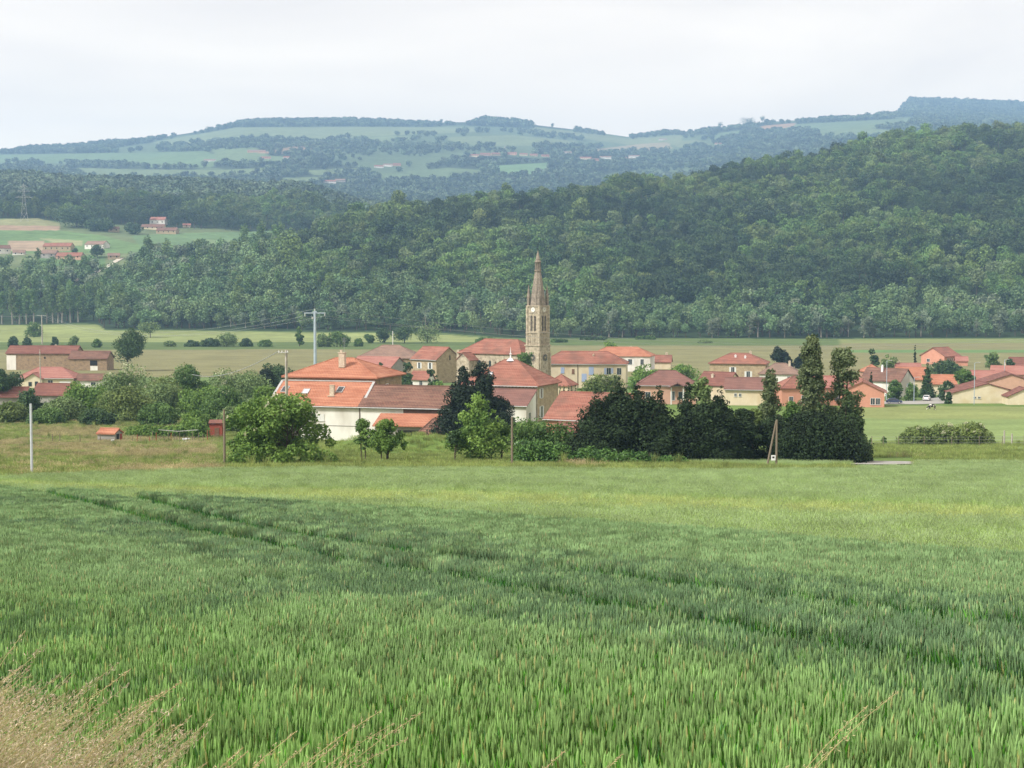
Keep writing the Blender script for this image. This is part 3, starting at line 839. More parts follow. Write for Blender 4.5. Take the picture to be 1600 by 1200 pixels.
def woods():
    rng = np.random.default_rng(3)
    # near hill + riverside + left terrace
    x, y = jgrid(-620, 760, 1000, 2120, 10.3, rng)
    z = gz(x, y); px, py = proj(x, y, z)
    ok = (px > -170) & (px < 1780) & (y > woodedge(px) + 6)
    fieldm = np.zeros(len(x), bool)
    for P, c in MIDP: fieldm |= inpoly(px, py, P) & (y > 1330) & (y < 2050)
    fieldm |= inpoly(px, py, VILLAGE_L) & (y > 1330) & (y < 2050)
    crest = np.interp(px, [195, 235, 420, 450, 600, 800, 1000, 1200, 1400, 1600, 1900], [1340, 1405, 1405, 1380, 1540, 1640, 1740, 1840, 1890, 1940, 1950])
    ok &= ~fieldm & ((y < crest + 70) | (y > 1860))
    ok &= ~padmask(x, y)
    ok &= visible(x, y, z, z + 16)
    low = y < woodedge(px) + 115
    low |= (px < 440) & (y < 1500)
    hill = ok & ~low
    i = np.nonzero(hill)[0]; m = rng.random(len(i)) < 0.93; i = i[m]
    big = fbm(x[i], y[i], 130, 31)
    s = (0.70 + 0.80 * rng.random(len(i)) ** 1.3) * (0.75 + 0.65 * big)
    s = np.where(rng.random(len(i)) < 0.015, s * 1.35, s)
    scatter('hillside_wood', np.stack([x[i], y[i], z[i] - 0.5], 1), rng.random(len(i)) * 6.28, np.stack([s, s, s * (0.85 + .35 * rng.random(len(i)))], 1),
            rng.integers(0, 4, len(i)) + 4 * np.where(fbm(x[i], y[i], 150, 33) + .12 * (rng.random(len(i)) - .5) < 0.47, 1, np.where(fbm(x[i], y[i], 120, 37) + .25 * (rng.random(len(i)) - .5) > 0.60, 2, 0)), VW, 'dense green broadleaf wood covering the long hillside behind the village')
    i = np.nonzero(ok & low)[0]; i = i[rng.random(len(i)) < 0.62]
    k = rng.random(len(i)); pop = (px[i] < 165) & (y[i] < 1330)
    wil = (k < 0.2) & (vnoise(x[i], y[i], 60, 9) > 0.5)
    id_ = np.where(pop & (k < .8), rng.integers(7, 9, len(i)), np.where(wil, rng.integers(5, 7, len(i)), np.where((k > 0.9), rng.integers(7, 9, len(i)), rng.integers(0, 5, len(i)))))
    s = (0.75 + 0.35 * rng.random(len(i))) * np.clip(0.92 + (y[i] - 1000) / 900, .9, 1.15)
    s = s * np.where(id_ < 7, 1.2, 1.05)
    s = np.where(pop, 0.9 + .12 * rng.random(len(i)), s)
    scatter('riverside_wood', np.stack([x[i], y[i], z[i] - 0.4], 1), rng.random(len(i)) * 6.28, s, id_, VR,
            'mixed riverside wood of poplars and willows along the foot of the hill')
    # far woods
    x, y = jgrid(-1300, 1500, 2150, 2700, 10.5, rng)
    z = gz(x, y); px, py = proj(x, y, z)
    ok = (px > -150) & (px < 1750) & ~padmask(x, y) & visible(x, y, z, z + 16)
    i = np.nonzero(ok)[0]; s = 0.55 + 0.4 * rng.random(len(i))
    P1 = np.stack([x[i], y[i], z[i]], 1); S1 = s
    x, y = jgrid(-1700, 1900, 2700, 4600, 13.5, rng)
    z = gzv(x, y); px, py = proj(x, y, z)
    f = fbm(x, y, 260, 91); f2 = fbm(x, y, 60, 92)
    f3 = fbm(x, y, 38, 93); ok = (px > -150) & (px < 1750) & (((f < 0.53 + .10 * (f3 - .5)) & (f2 > 0.22)) | (f2 > 0.62) | (f3 > .74))
    for P, c in FARP: ok &= ~(inpoly(px, py, P) & (y < 3890))
    for P in FARWOOD: ok |= inpoly(px, py, P) & (y < 3960)
    ridge = (y > 3840) & (px < 1372)
    ok &= ~ridge
    rw = np.zeros(len(x), bool)
    for a, b in ((25, 240), (372, 556), (566, 690), (741, 830), (898, 943), (985, 1062)):
        rw |= (px > a) & (px < b) & (y > 3840) & (y < 3960)
    ok |= rw | ((px >= 1374) & (y > 3850) & (y < 4600))
    xr, yr, zr_, mr = far_place(x, y, z)
    ok &= ~padmask(xr, yr)
    ok &= visible(xr, yr, zr_, zr_ + 22)
    i = np.nonzero(ok)[0]
    s = 0.6 + 0.45 * rng.random(len(i))
    p = px[i]
    tall = rw[i] * np.interp(p, [25, 100, 240, 372, 556, 566, 690, 741, 760, 810, 830, 898, 943, 985, 1040, 1062], [.2, .3, .25, .8, .9, .8, .3, .9, 1.5, 1.3, .8, .7, .5, .5, .9, .5])
    s = np.where(rw[i], 0.25 + 0.75 * tall, s)
    P2 = np.stack([xr[i], yr[i], zr_[i]], 1); s = s * mr[i]
    P = np.concatenate([P1, P2]); S = np.concatenate([S1, s])
    S3 = np.stack([S, S, S * (0.9 + .2 * rng.random(len(S)))], 1)
    S3[:, :2] *= 1.15
    scatter('distant_woods', P, rng.random(len(P)) * 6.28, S3, rng.integers(0, len(VF), len(P)), VF,
            'dark woods and copses on the far hills, blue with distance')
FARWOOD = [[(870,246),(1000,244),(1090,240),(1130,232),(1130,262),(1000,266),(900,270),(840,280),(860,262)],
           [(250,228),(330,224),(400,226),(470,224),(470,232),(380,232),(280,238)],
           [(1170,206),(1240,204),(1290,214),(1250,232),(1130,240),(1120,222)],
           [(430,222),(560,222),(700,228),(740,236),(640,240),(500,240)]]
woods()
# ================================================================== MATERIALS FOR THINGS
ORANGE = rooftile('orange_tiles', (0.41, 0.165, 0.098), (0.33, 0.128, 0.078), (0.48, 0.235, 0.15), stain=(0.22, 0.075, 0.045), st=0.5, mortar=0.75)
REDT = rooftile('red_tiles', (0.30, 0.115, 0.082), (0.23, 0.088, 0.065), (0.36, 0.18, 0.13), stain=(0.15, 0.085, 0.065), st=0.7)
OLDT = rooftile('old_weathered_tiles', (0.215, 0.105, 0.078), (0.135, 0.070, 0.055), (0.25, 0.15, 0.11), stain=(0.085, 0.055, 0.045), st=0.6, mortar=0.6)
MAROON = rooftile('maroon_tiles', (0.21, 0.085, 0.068), (0.155, 0.064, 0.053), (0.25, 0.12, 0.09), stain=(0.12, 0.055, 0.045))
PURPLE = rooftile('purple_brown_tiles', (0.215, 0.105, 0.088), (0.165, 0.083, 0.070), (0.25, 0.135, 0.11), stain=(0.12, 0.07, 0.06))
GREYT = rooftile('grey_brown_tiles', (0.27, 0.175, 0.135), (0.20, 0.13, 0.105), (0.31, 0.21, 0.16), stain=(0.13, 0.10, 0.08))
PINKT = rooftile('pink_red_tiles', (0.35, 0.15, 0.12), (0.29, 0.12, 0.10), (0.40, 0.21, 0.17), stain=(0.28, 0.11, 0.09))
RWHITE = mat('white_render', (0.76, 0.745, 0.69), (0.66, 0.64, 0.59), scale=0.6, rough=0.9, bump=0.05, c3=(0.50, 0.47, 0.41), scale2=0.25, stretch=(1, 1, 0.35))
RCREAM = mat('cream_render', (0.64, 0.555, 0.40), (0.56, 0.48, 0.34), scale=0.7, rough=0.9, c3=(0.52, 0.42, 0.27), scale2=0.3, stretch=(1, 1, 0.4))
RYEL = mat('pale_yellow_render', (0.67, 0.595, 0.43), (0.60, 0.53, 0.38), scale=0.8, rough=0.9, c3=(0.58, 0.49, 0.31), scale2=0.3)
RPINK = mat('pink_render', (0.54, 0.33, 0.235), (0.47, 0.285, 0.205), scale=0.8, rough=0.9)
RSALM = mat('salmon_render', (0.55, 0.27, 0.19), (0.49, 0.235, 0.165), scale=0.8, rough=0.9)
RGREY = mat('grey_render', (0.36, 0.34, 0.31), (0.26, 0.25, 0.23), scale=0.8, rough=0.95, c3=(0.20, 0.19, 0.17))
STONE = stonewall('tan_stone', (0.42, 0.315, 0.185), (0.33, 0.245, 0.145), (0.47, 0.39, 0.27))
STONED = stonewall('brown_stone', (0.33, 0.225, 0.125), (0.25, 0.165, 0.095), (0.36, 0.28, 0.19), c3=(0.17, 0.12, 0.08))
CHST = stonewall('church_stone', (0.50, 0.43, 0.32), (0.41, 0.345, 0.25), (0.35, 0.30, 0.225), bw=0.9, rh=0.4, ms=0.02, c3=(0.14, 0.115, 0.085))
CHST2 = stonewall('spire_stone', (0.31, 0.26, 0.205), (0.24, 0.20, 0.155), (0.18, 0.15, 0.12), bw=0.7, rh=0.35, ms=0.03, c3=(0.11, 0.09, 0.07))
BRICK = stonewall('dark_brick', (0.23, 0.11, 0.075), (0.16, 0.08, 0.055), (0.22, 0.17, 0.13), bw=0.25, rh=0.09, ms=0.012)
GLASS = mat('window_glass', (0.035, 0.042, 0.05), (0.02, 0.025, 0.03), scale=1.0, rough=0.12, spec=0.6)
FRAMEW = mat('white_frame', (0.72, 0.72, 0.70), (0.62, 0.62, 0.60), scale=3, rough=0.5)
SHBLUE = mat('pale_blue_shutter', (0.34, 0.42, 0.60), (0.29, 0.36, 0.52), scale=5, rough=0.6, stretch=(1, 1, 8))
SHWHITE = mat('white_shutter', (0.70, 0.70, 0.67), (0.56, 0.56, 0.54), scale=5, rough=0.6, stretch=(1, 1, 8))
SHBROWN = mat('brown_shutter', (0.22, 0.12, 0.07), (0.15, 0.08, 0.05), scale=5, rough=0.7)
DARKIN = mat('dark_opening', (0.022, 0.02, 0.018), (0.012, 0.011, 0.01), scale=2, rough=0.95)
ZINC = mat('zinc', (0.50, 0.50, 0.49), (0.38, 0.38, 0.38), scale=2, rough=0.5, metal=0.3)
CHIM = mat('chimney_render', (0.58, 0.50, 0.39), (0.40, 0.33, 0.25), scale=3, rough=0.9)
FASC = mat('eave_board', (0.16, 0.115, 0.085), (0.10, 0.075, 0.055), scale=4, rough=0.8)
CONC = mat('weathered_concrete', (0.42, 0.39, 0.34), (0.29, 0.27, 0.235), scale=3, rough=0.9, bump=0.2)
STEELB = mat('blue_grey_galvanised_steel', (0.42, 0.50, 0.58), (0.34, 0.41, 0.48), scale=1.2, rough=0.5, metal=0.25)
WOODG = mat('grey_weathered_wood', (0.24, 0.20, 0.15), (0.13, 0.105, 0.08), scale=5, rough=0.95, stretch=(6, 6, 0.6))
CERAM = mat('white_ceramic', (0.75, 0.76, 0.76), (0.65, 0.66, 0.67), scale=4, rough=0.25)
WIRE = mat('cable', (0.42, 0.43, 0.44), (0.30, 0.31, 0.32), scale=3, rough=0.5, metal=0.4)
REDW = mat('red_painted_wood', (0.34, 0.075, 0.045), (0.24, 0.055, 0.035), scale=4, rough=0.8, stretch=(6, 6, .6))
WHITEP = mat('white_plastic', (0.74, 0.75, 0.77), (0.62, 0.63, 0.66), scale=4, rough=0.5)
ASPH = mat('pale_asphalt', (0.34, 0.33, 0.31), (0.27, 0.26, 0.245), scale=0.6, rough=0.95, c3=(0.31, 0.29, 0.26))

# ================================================================== BUILDINGS
WALLH = dict(white=RWHITE, cream=RCREAM, stone=STONE, grey=RGREY, pink=RPINK, pale=RGREY, pinkw=RPINK)
ROOFH = dict(pinkroof=PINKT, browntile=OLDT, redtile=REDT, greyroof=GREYT, cementtile=GREYT)
def roof_gable(L, W, eh, rh, ov, oe, th=0.22):
    b = MB()
    hw = W / 2; k = (rh - eh) / hw
    e = hw + ov; ze = eh - k * ov
    g = 0.02
    prof_ = [(-e, ze + g), (0, rh + g), (e, ze + g), (e, ze + th), (0, rh + th * 1.15), (-e, ze + th)]
    x0, x1 = -L / 2 - oe, L / 2 + oe
    A = lambda x: [Vector((x, a, z)) for a, z in prof_]
    P, Q = A(x0), A(x1)
    b.poly([P[0], P[5], P[4], P[1]]); b.poly([P[1], P[4], P[3], P[2]])
    b.poly([Q[1], Q[4], Q[5], Q[0]]); b.poly([Q[2], Q[3], Q[4], Q[1]])
    b.poly([P[5], Q[5], Q[4], P[4]]); b.poly([Q[3], P[3], P[4], Q[4]])
    b.poly([Q[0], P[0], P[1], Q[1]]); b.poly([Q[1], P[1], P[2], Q[2]])
    b.poly([P[0], Q[0], Q[5], P[5]]); b.poly([Q[2], P[2], P[3], Q[3]])
    b.tube((x0, 0, rh + th * 1.15), (x1, 0, rh + th * 1.15), 0.13, 0.13, 6)
    return b
def roof_hip(L, W, eh, rh, ov, th=0.22):
    b = MB()
    k = (rh - eh) / (W / 2)
    X, Y = L / 2 + ov, W / 2 + ov; ze = eh - k * ov + 0.02
    r = max(0.15, L / 2 - W / 2)
    lo = [Vector((-X, -Y, ze)), Vector((X, -Y, ze)), Vector((X, Y, ze)), Vector((-X, Y, ze))]
    hi = [p + Vector((0, 0, th)) for p in lo]
    a, c = Vector((-r, 0, rh + th)), Vector((r, 0, rh + th))
    b.poly([hi[0], hi[1], c, a]); b.poly([hi[2], hi[3], a, c]); b.poly([hi[1], hi[2], c]); b.poly([hi[3], hi[0], a])
    for i in range(4):
        j = (i + 1) % 4; b.poly([lo[i], lo[j], hi[j], hi[i]])
    b.poly(lo[::-1])
    b.tube(a, c, 0.14, 0.14, 6)
    for p, q in ((hi[0], a), (hi[3], a), (hi[1], c), (hi[2], c)):
        b.tube(p, q, 0.11, 0.11, 6)
    return b
def roof_mono(L, W, eh, rh, ov, oe, th=0.18):
    """high along the back"""
    b = MB(); k = (rh - eh) / W
    y0, y1 = -W / 2 - ov, W / 2
    z0, z1 = eh - k * ov + 0.02, rh + 0.02
    x0, x1 = -L / 2 - oe, L / 2 + oe
    P = [Vector((x0, y0, z0)), Vector((x1, y0, z0)), Vector((x1, y1, z1)), Vector((x0, y1, z1))]
    U = [p + Vector((0, 0, th)) for p in P]
    b.poly(U); b.poly(P[::-1])
    for i in range(4):
        j = (i + 1) % 4; b.poly([P[i], P[j], U[j], U[i]])
    return b
def walls(L, W, eh, rh, typ, sink=1.2):
    b = MB(); x, y = L / 2, W / 2
    c = [(-x, -y), (x, -y), (x, y), (-x, y)]
    z = -sink
    if typ == 'mono':
        top = [eh, eh, rh, rh]
        for i in range(4):
            j = (i + 1) % 4
            b.poly([(c[i][0], c[i][1], z), (c[j][0], c[j][1], z), (c[j][0], c[j][1], top[j]), (c[i][0], c[i][1], top[i])])
        return b
    for i in range(4):
        j = (i + 1) % 4
        if typ == 'gable' and i in (1, 3):
            b.poly([(c[i][0], c[i][1], z), (c[j][0], c[j][1], z), (c[j][0], c[j][1], eh), (c[i][0], 0, rh), (c[i][0], c[i][1], eh)])
        else:
            b.poly([(c[i][0], c[i][1], z), (c[j][0], c[j][1], z), (c[j][0], c[j][1], eh), (c[i][0], c[i][1], eh)])
    return b
FACES = {'F': (0, -1), 'R': (1, 0), 'B': (0, 1), 'L': (-1, 0)}
def face_frame(face, L, W):
    """origin on the wall, direction along the wall (to the right seen from outside), outward normal"""
    if face == 'F': return Vector((0, -W / 2, 0)), Vector((1, 0, 0)), Vector((0, -1, 0))
    if face == 'R': return Vector((L / 2, 0, 0)), Vector((0, 1, 0)), Vector((1, 0, 0))
    if face == 'L': return Vector((-L / 2, 0, 0)), Vector((0, -1, 0)), Vector((-1, 0, 0))
    return Vector((0, W / 2, 0)), Vector((-1, 0, 0)), Vector((0, 1, 0))
def obox(b, o, u, n, a0, a1, z0, z1, d0, d1):
    """box on a wall: a along, z up, d outwards"""
    P = []
    for d in (d0, d1):
        for a, z in ((a0, z0), (a1, z0), (a1, z1), (a0, z1)):
            P.append(o + u * a + Vector((0, 0, z)) + n * d)
    for f in ((4, 5, 6, 7), (1, 0, 3, 2), (0, 1, 5, 4), (1, 2, 6, 5), (2, 3, 7, 6), (3, 0, 4, 7)):
        b.poly([P[k] for k in f])
def window(parent, face, L, W, u0, z, w, h, kind='w', sh=None, fm=None):
    o, u, n = face_frame(face, L, W)
    a0, a1 = u0 - w / 2, u0 + w / 2
    if kind == 'hole':
        b = MB(); obox(b, o, u, n, a0, a1, z, z + h, -0.2, 0.015); return b.build('opening', DARKIN, parent)
    if kind == 'd':
        b = MB(); obox(b, o, u, n, a0, a1, z, z + h, 0.003, 0.06); d = b.build('door', sh or SHBROWN, parent); return d
    if kind == 'closed':
        b = MB(); obox(b, o, u, n, a0, u0 - 0.012, z, z + h, 0.003, 0.07); obox(b, o, u, n, u0 + 0.012, a1, z, z + h, 0.003, 0.07)
        obox(b, o, u, n, a0 - 0.1, a1 + 0.1, z - 0.12, z - 0.003, 0.003, 0.14)
        return b.build('shutters', sh or SHBLUE, parent)
    t = 0.08
    b = MB()
    obox(b, o, u, n, a0 - t, a0, z, z + h, 0.003, 0.09); obox(b, o, u, n, a1, a1 + t, z, z + h, 0.003, 0.09)
    obox(b, o, u, n, a0 - t, a1 + t, z + h, z + h + t, 0.003, 0.09); obox(b, o, u, n, a0 - t - .05, a1 + t + .05, z - t, z, 0.003, 0.14)
    obox(b, o, u, n, u0 - 0.03, u0 + 0.03, z, z + h, 0.034, 0.07)
    f = b.build('window', fm or FRAMEW, parent)
    p = MB(); obox(p, o, u, n, a0, a1, z, z + h, 0.003, 0.03); p.build('pane', GLASS, f)
    if kind == 'sh':
        for s in (-1, 1):
            q = MB(); c = u0 + s * (w / 2 + t + w * 0.27)
            obox(q, o, u, n, c - w * 0.25, c + w * 0.25, z, z + h, 0.003, 0.05); q.build('shutter', sh or SHWHITE, f)
    return f
def H(name, label, px, D, L, W, eh, rh, yaw, typ, wm, rm, wins=(), chims=(), ov=0.45, oe=0.35, anchor=(0, 0), z=None, cat='house', group=None, gutter=False, loc=None):
    rz = R(yaw)
    P = loc or base_at(px, D)
    ax = anchor[0] * L / 2; ay = anchor[1] * W / 2
    cx = P.x - (ax * math.cos(rz) - ay * math.sin(rz)); cy = P.y - (ax * math.sin(rz) + ay * math.cos(rz))
    z0 = z if z is not None else g1(cx, cy)
    e = empty(name, (cx, cy, z0), rz); tag(e, label, cat, group)
    e['eaves'] = eh
    walls(L, W, eh, rh, typ).build('wall', wm, e)
    if typ == 'gable': rb = roof_gable(L, W, eh, rh, ov, oe)
    elif typ == 'hip': rb = roof_hip(L, W, eh, rh, ov)
    else: rb = roof_mono(L, W, eh, rh, ov, oe)
    rf = rb.build('roof', rm, e)
    if gutter:
        g = MB(); k = (rh - eh) / (W / 2 if typ != 'mono' else W)
        zz = eh - k * ov + 0.04
        g.tube((-L / 2 - oe, -W / 2 - ov - 0.08, zz), (L / 2 + oe, -W / 2 - ov - 0.08, zz), 0.09, 0.09, 7); g.build('gutter', ZINC, e)
    for c in chims:
        x, y, s, h = c[:4]
        zr_ = rh - abs(y) * (rh - eh) / (W / 2)
        m = MB(); m.box((x, y, zr_ + h / 2 - 0.4), (s, s * 0.75, h + 0.8)); m.box((x, y, zr_ + h + 0.06), (s + 0.16, s * 0.75 + 0.16, 0.12))
        for q in (-.2, .2): m.tube((x + q * s, y, zr_ + h + .121), (x + q * s, y, zr_ + h + 0.4), 0.1, 0.08, 6)
        m.build('chimney', c[4] if len(c) > 4 else CHIM, rf)
    for w in wins:
        window(e, w[0], L, W, *w[1:])
    return e

# ---- the farm
A = H('farmhouse', 'white farmhouse wing with bright orange skylit roof behind the largest flowering bush', 563, 268, 16.5, 12, 6.0, 9.5, -16, 'gable', RWHITE, ORANGE,
      wins=[('F', 1.0, 3.4, 1.5, 1.1, 'closed', SHWHITE)], anchor=(1, -1), z=5.2, gutter=True)
roofA = [c for c in bpy.data.objects if c.parent == A and c.name.startswith('roof')][0]
def on_slope(x, s, L, W, eh, rh, off=0.24):
    """point on the front slope: x along, s 0 at eave .. 1 at ridge"""
    y = -W / 2 * (1 - s); return Vector((x, y, eh + (rh - eh) * s + off))
def skylight(x, s, w, h, parent, glassmat):
    k = math.atan2(3.5, 6.0)
    up = Vector((0, math.cos(k), math.sin(k))); nn = Vector((0, -math.sin(k), math.cos(k))); c = on_slope(x, s, 16.5, 12, 6.0, 9.5)
    b = MB()
    def slab(x0, x1, v0, v1, d0, d1, bb):
        P = []
        for d in (d0, d1):
            for a, v in ((x0, v0), (x1, v0), (x1, v1), (x0, v1)):
                P.append(c + Vector((a, 0, 0)) + up * v + nn * d)
        for f in ((4, 5, 6, 7), (1, 0, 3, 2), (0, 1, 5, 4), (1, 2, 6, 5), (2, 3, 7, 6), (3, 0, 4, 7)):
            bb.poly([P[q] for q in f])
    t = 0.12
    slab(-w/2-t, -w/2, -h/2-t, h/2+t, -.05, .14, b); slab(w/2, w/2+t, -h/2-t, h/2+t, -.05, .14, b)
    slab(-w/2, w/2, -h/2-t, -h/2, -.05, .137, b); slab(-w/2, w/2, h/2, h/2+t, -.05, .137, b)
    f = b.build('skylight', ZINC, parent)
    g = MB(); slab(-w/2, w/2, -h/2, h/2, -.04, .10, g); g.build('pane', glassmat, f)
SKYG = mat('painted_sky_reflection_glass', (0.55, 0.57, 0.60), (0.45, 0.47, 0.50), scale=1, rough=0.15)  # skylight glass with the sky's reflection painted in as pale base colour
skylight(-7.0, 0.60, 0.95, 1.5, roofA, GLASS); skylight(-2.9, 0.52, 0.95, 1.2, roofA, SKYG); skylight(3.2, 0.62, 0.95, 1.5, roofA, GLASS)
m = MB(); c = on_slope(2.2, 0.42, 16.5, 12, 6, 9.5); m.box(c + Vector((0, 0, 0.55)), (0.75, 0.6, 1.9)); m.box(c + Vector((0, 0, 1.56)), (0.9, 0.75, 0.1)); m.box(c + Vector((0, -.2, -.25)), (1.3, 1.0, 0.12)); m.build('chimney', CHIM, roofA)
m = MB()
m.box((0, 0.05, 9.80), (17.0, 0.5, 0.16)); m.build('ridge_flashing', ZINC, roofA)
for s in (-1, 1):
    m = MB(); x = s * (8.25 + .25)
    m.poly([(x-.22, -6.5, 5.93), (x+.22, -6.5, 5.93), (x+.22, 0, 9.83), (x-.22, 0, 9.83)]); m.poly([(x-.22, 0, 9.83), (x+.22, 0, 9.83), (x+.22, 6.5, 5.93), (x-.22, 6.5, 5.93)])
    m.build('verge_flashing', ZINC, roofA)
m = MB(); m.tube((8.2, -6.12, -0.5), (8.2, -6.12, 5.6), 0.09, 0.09, 7); m.tube((8.2, -6.12, 5.6), (8.2, -6.5, 5.85), 0.09, 0.09, 7); m.build('downpipe', FASC, A)
m = MB(); m.box((0, -6.03, 2.6), (15.8, 0.05, 0.08)); m.build('wall_ledge', RGREY, A)

B = H('barn', 'long white-walled barn with old brown-red roof joined to the right of the skylit farmhouse', 563.5, 267.8, 16.5, 11, 6.0, 9.0, -16, 'gable', RWHITE, OLDT, anchor=(-1, -1), z=5.2, gutter=True, cat='barn')
m = MB(); obox(m, Vector((0, -5.5, 0)), Vector((1, 0, 0)), Vector((0, -1, 0)), -0.6, 8.2, 4.6, 5.75, 0.003, 0.04); m.build('brick_panel', BRICK, B)
m = MB(); obox(m, Vector((0, -5.5, 0)), Vector((1, 0, 0)), Vector((0, -1, 0)), -0.6, 8.2, 4.42, 4.597, 0.003, 0.07); m.build('wall_ledge', RWHITE, B)

Cb = H('farmhouse', 'tall farmhouse block with bright orange hipped roof and dark band under its eaves', 587, 281.5, 17, 13.5, 10.3, 13.1, -16, 'hip', STONED, ORANGE,
       wins=[('R', -1, 7.2, 1.0, 1.6, 'w')], anchor=(1, -1), z=5.0, ov=0.7)
rc = [c for c in bpy.data.objects if c.parent == Cb and c.name.startswith('roof')][0]
m = MB(); m.box((1.0, -3.6, 13.1), (1.1, 0.9, 2.6)); m.box((1.0, -3.6, 14.45), (1.3, 1.1, 0.12)); m.box((0.8, -3.6, 14.7), (0.35, 0.4, 0.4)); m.build('chimney', CHIM, rc)
m = MB(); m.tube((1.2, -3.2, 12.6), (1.2, -3.2, 17.2), 0.03, 0.02, 5)
for q in range(4): m.bar((0.7 + .06*q, -3.2, 16.9 - .25 * q), (1.7 - .06*q, -3.2, 16.9 - .25 * q), 0.015)
m.build('aerial', WIRE, rc)

lt = H('lean_to', 'low lean-to with vivid orange roof built against the barn front', 641, 260.5, 10.5, 5.0, 3.1, 4.55, -10, 'mono', RGREY, ORANGE, z=5.6, ov=0.5, cat='shed', wins=[('F', 1.5, 0, 6.0, 2.4, 'hole')])
sh = H('garden_shed', 'small square shed with old brown pyramid roof half behind the grassy mound', 678, 249, 4.4, 4.2, 2.1, 4.4, -14, 'hip', WOODG, OLDT, z=6.0, ov=0.5, cat='shed', wins=[('F', -0.2, 0.0, 1.0, 1.8, 'd', RGREY)])

# ---- tall hipped house with the white finial
T = H('stone_house', 'square two-storey stone house with red hipped roof topped by a white finial', 839, 338, 17, 14, 7.6, 12.2, -20, 'hip', STONE, REDT,
      wins=[('R', -4.2, 4.6, 1.1, 2.0, 'sh'), ('R', -4.0, 0.4, 1.3, 2.4, 'sh'), ('F', -2.5, 4.6, 1.1, 1.9, 'sh')], anchor=(1, -1), z=3.0, ov=0.7, gutter=True)
rt = [c for c in bpy.data.objects if c.parent == T and c.name.startswith('roof')][0]
m = MB(); m.tube((0, 0, 12.2), (0, 0, 12.75), 0.95, 0.35, 10); m.tube((0, 0, 12.75), (0, 0, 13.6), 0.22, 0.12, 8)
m.tube((0, 0, 13.6), (0, 0, 13.8), 0.3, 0.3, 8); m.tube((0, 0, 13.8), (0, 0, 15.2), 0.1, 0.02, 6); m.build('finial', CERAM, rt)
for i in range(22):
    m = MB(); m.box((-8.2 + i * 0.78, -7.12, 7.15), (0.32, 0.22, 0.4)); m.build('dentil', FRAMEW, T)
for q_ in ((8.51, -6.9, 3.4, .14, .35), (8.51, 6.9, 3.4, .14, .35), (8.35, -7.02, 3.4, .4, .14)):
    m = MB(); m.box(q_[:3], (q_[3], q_[4], 7.6)); m.build('corner_stone', CHST, T)
# skylight on its front slope
k_ = math.atan2(4.6, 7.0)
m = MB(); y_, z_ = -4.6, 7.6 + 4.6 * (2.4 / 7) + 0.3
up_ = Vector((0, math.cos(k_), math.sin(k_))); nn_ = Vector((0, -math.sin(k_), math.cos(k_))); c_ = Vector((-3.0, y_, z_))
P = [c_ + Vector((a, 0, 0)) + up_ * v + nn_ * d for d in (-.06, .12) for a, v in ((-.5, -.7), (.5, -.7), (.5, .7), (-.5, .7))]
for f in ((4, 5, 6, 7), (0, 1, 5, 4), (1, 2, 6, 5), (2, 3, 7, 6), (3, 0, 4, 7)): m.poly([P[q] for q in f])
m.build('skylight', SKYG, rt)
H('annex', 'white-gabled annex with brown-pink lean-to roof against the front of the finial house', 837.5, 337.4, 11, 6.2, 3.6, 6.5, -20, 'mono', RWHITE, PURPLE, anchor=(1, 1), z=3.0, cat='annex',
  wins=[('R', -1.0, 0.6, 1.2, 1.4, 'w')], gutter=True)
H('low_house', 'low house whose broad red roof shows between the finial house and the black hedge trees', 852, 296, 15, 15, 2.7, 7.0, -27, 'gable', RSALM, REDT, anchor=(-1, -1), cat='house', wins=[('F', 2, 0.5, 1.2, 1.3, 'w')], gutter=True)
H('low_shed', 'tiny maroon-roofed shed at the foot of the black hedge trees behind the laurels', 896, 262, 4.5, 3.5, 1.8, 2.9, -20, 'gable', RSALM, MAROON, cat='shed')

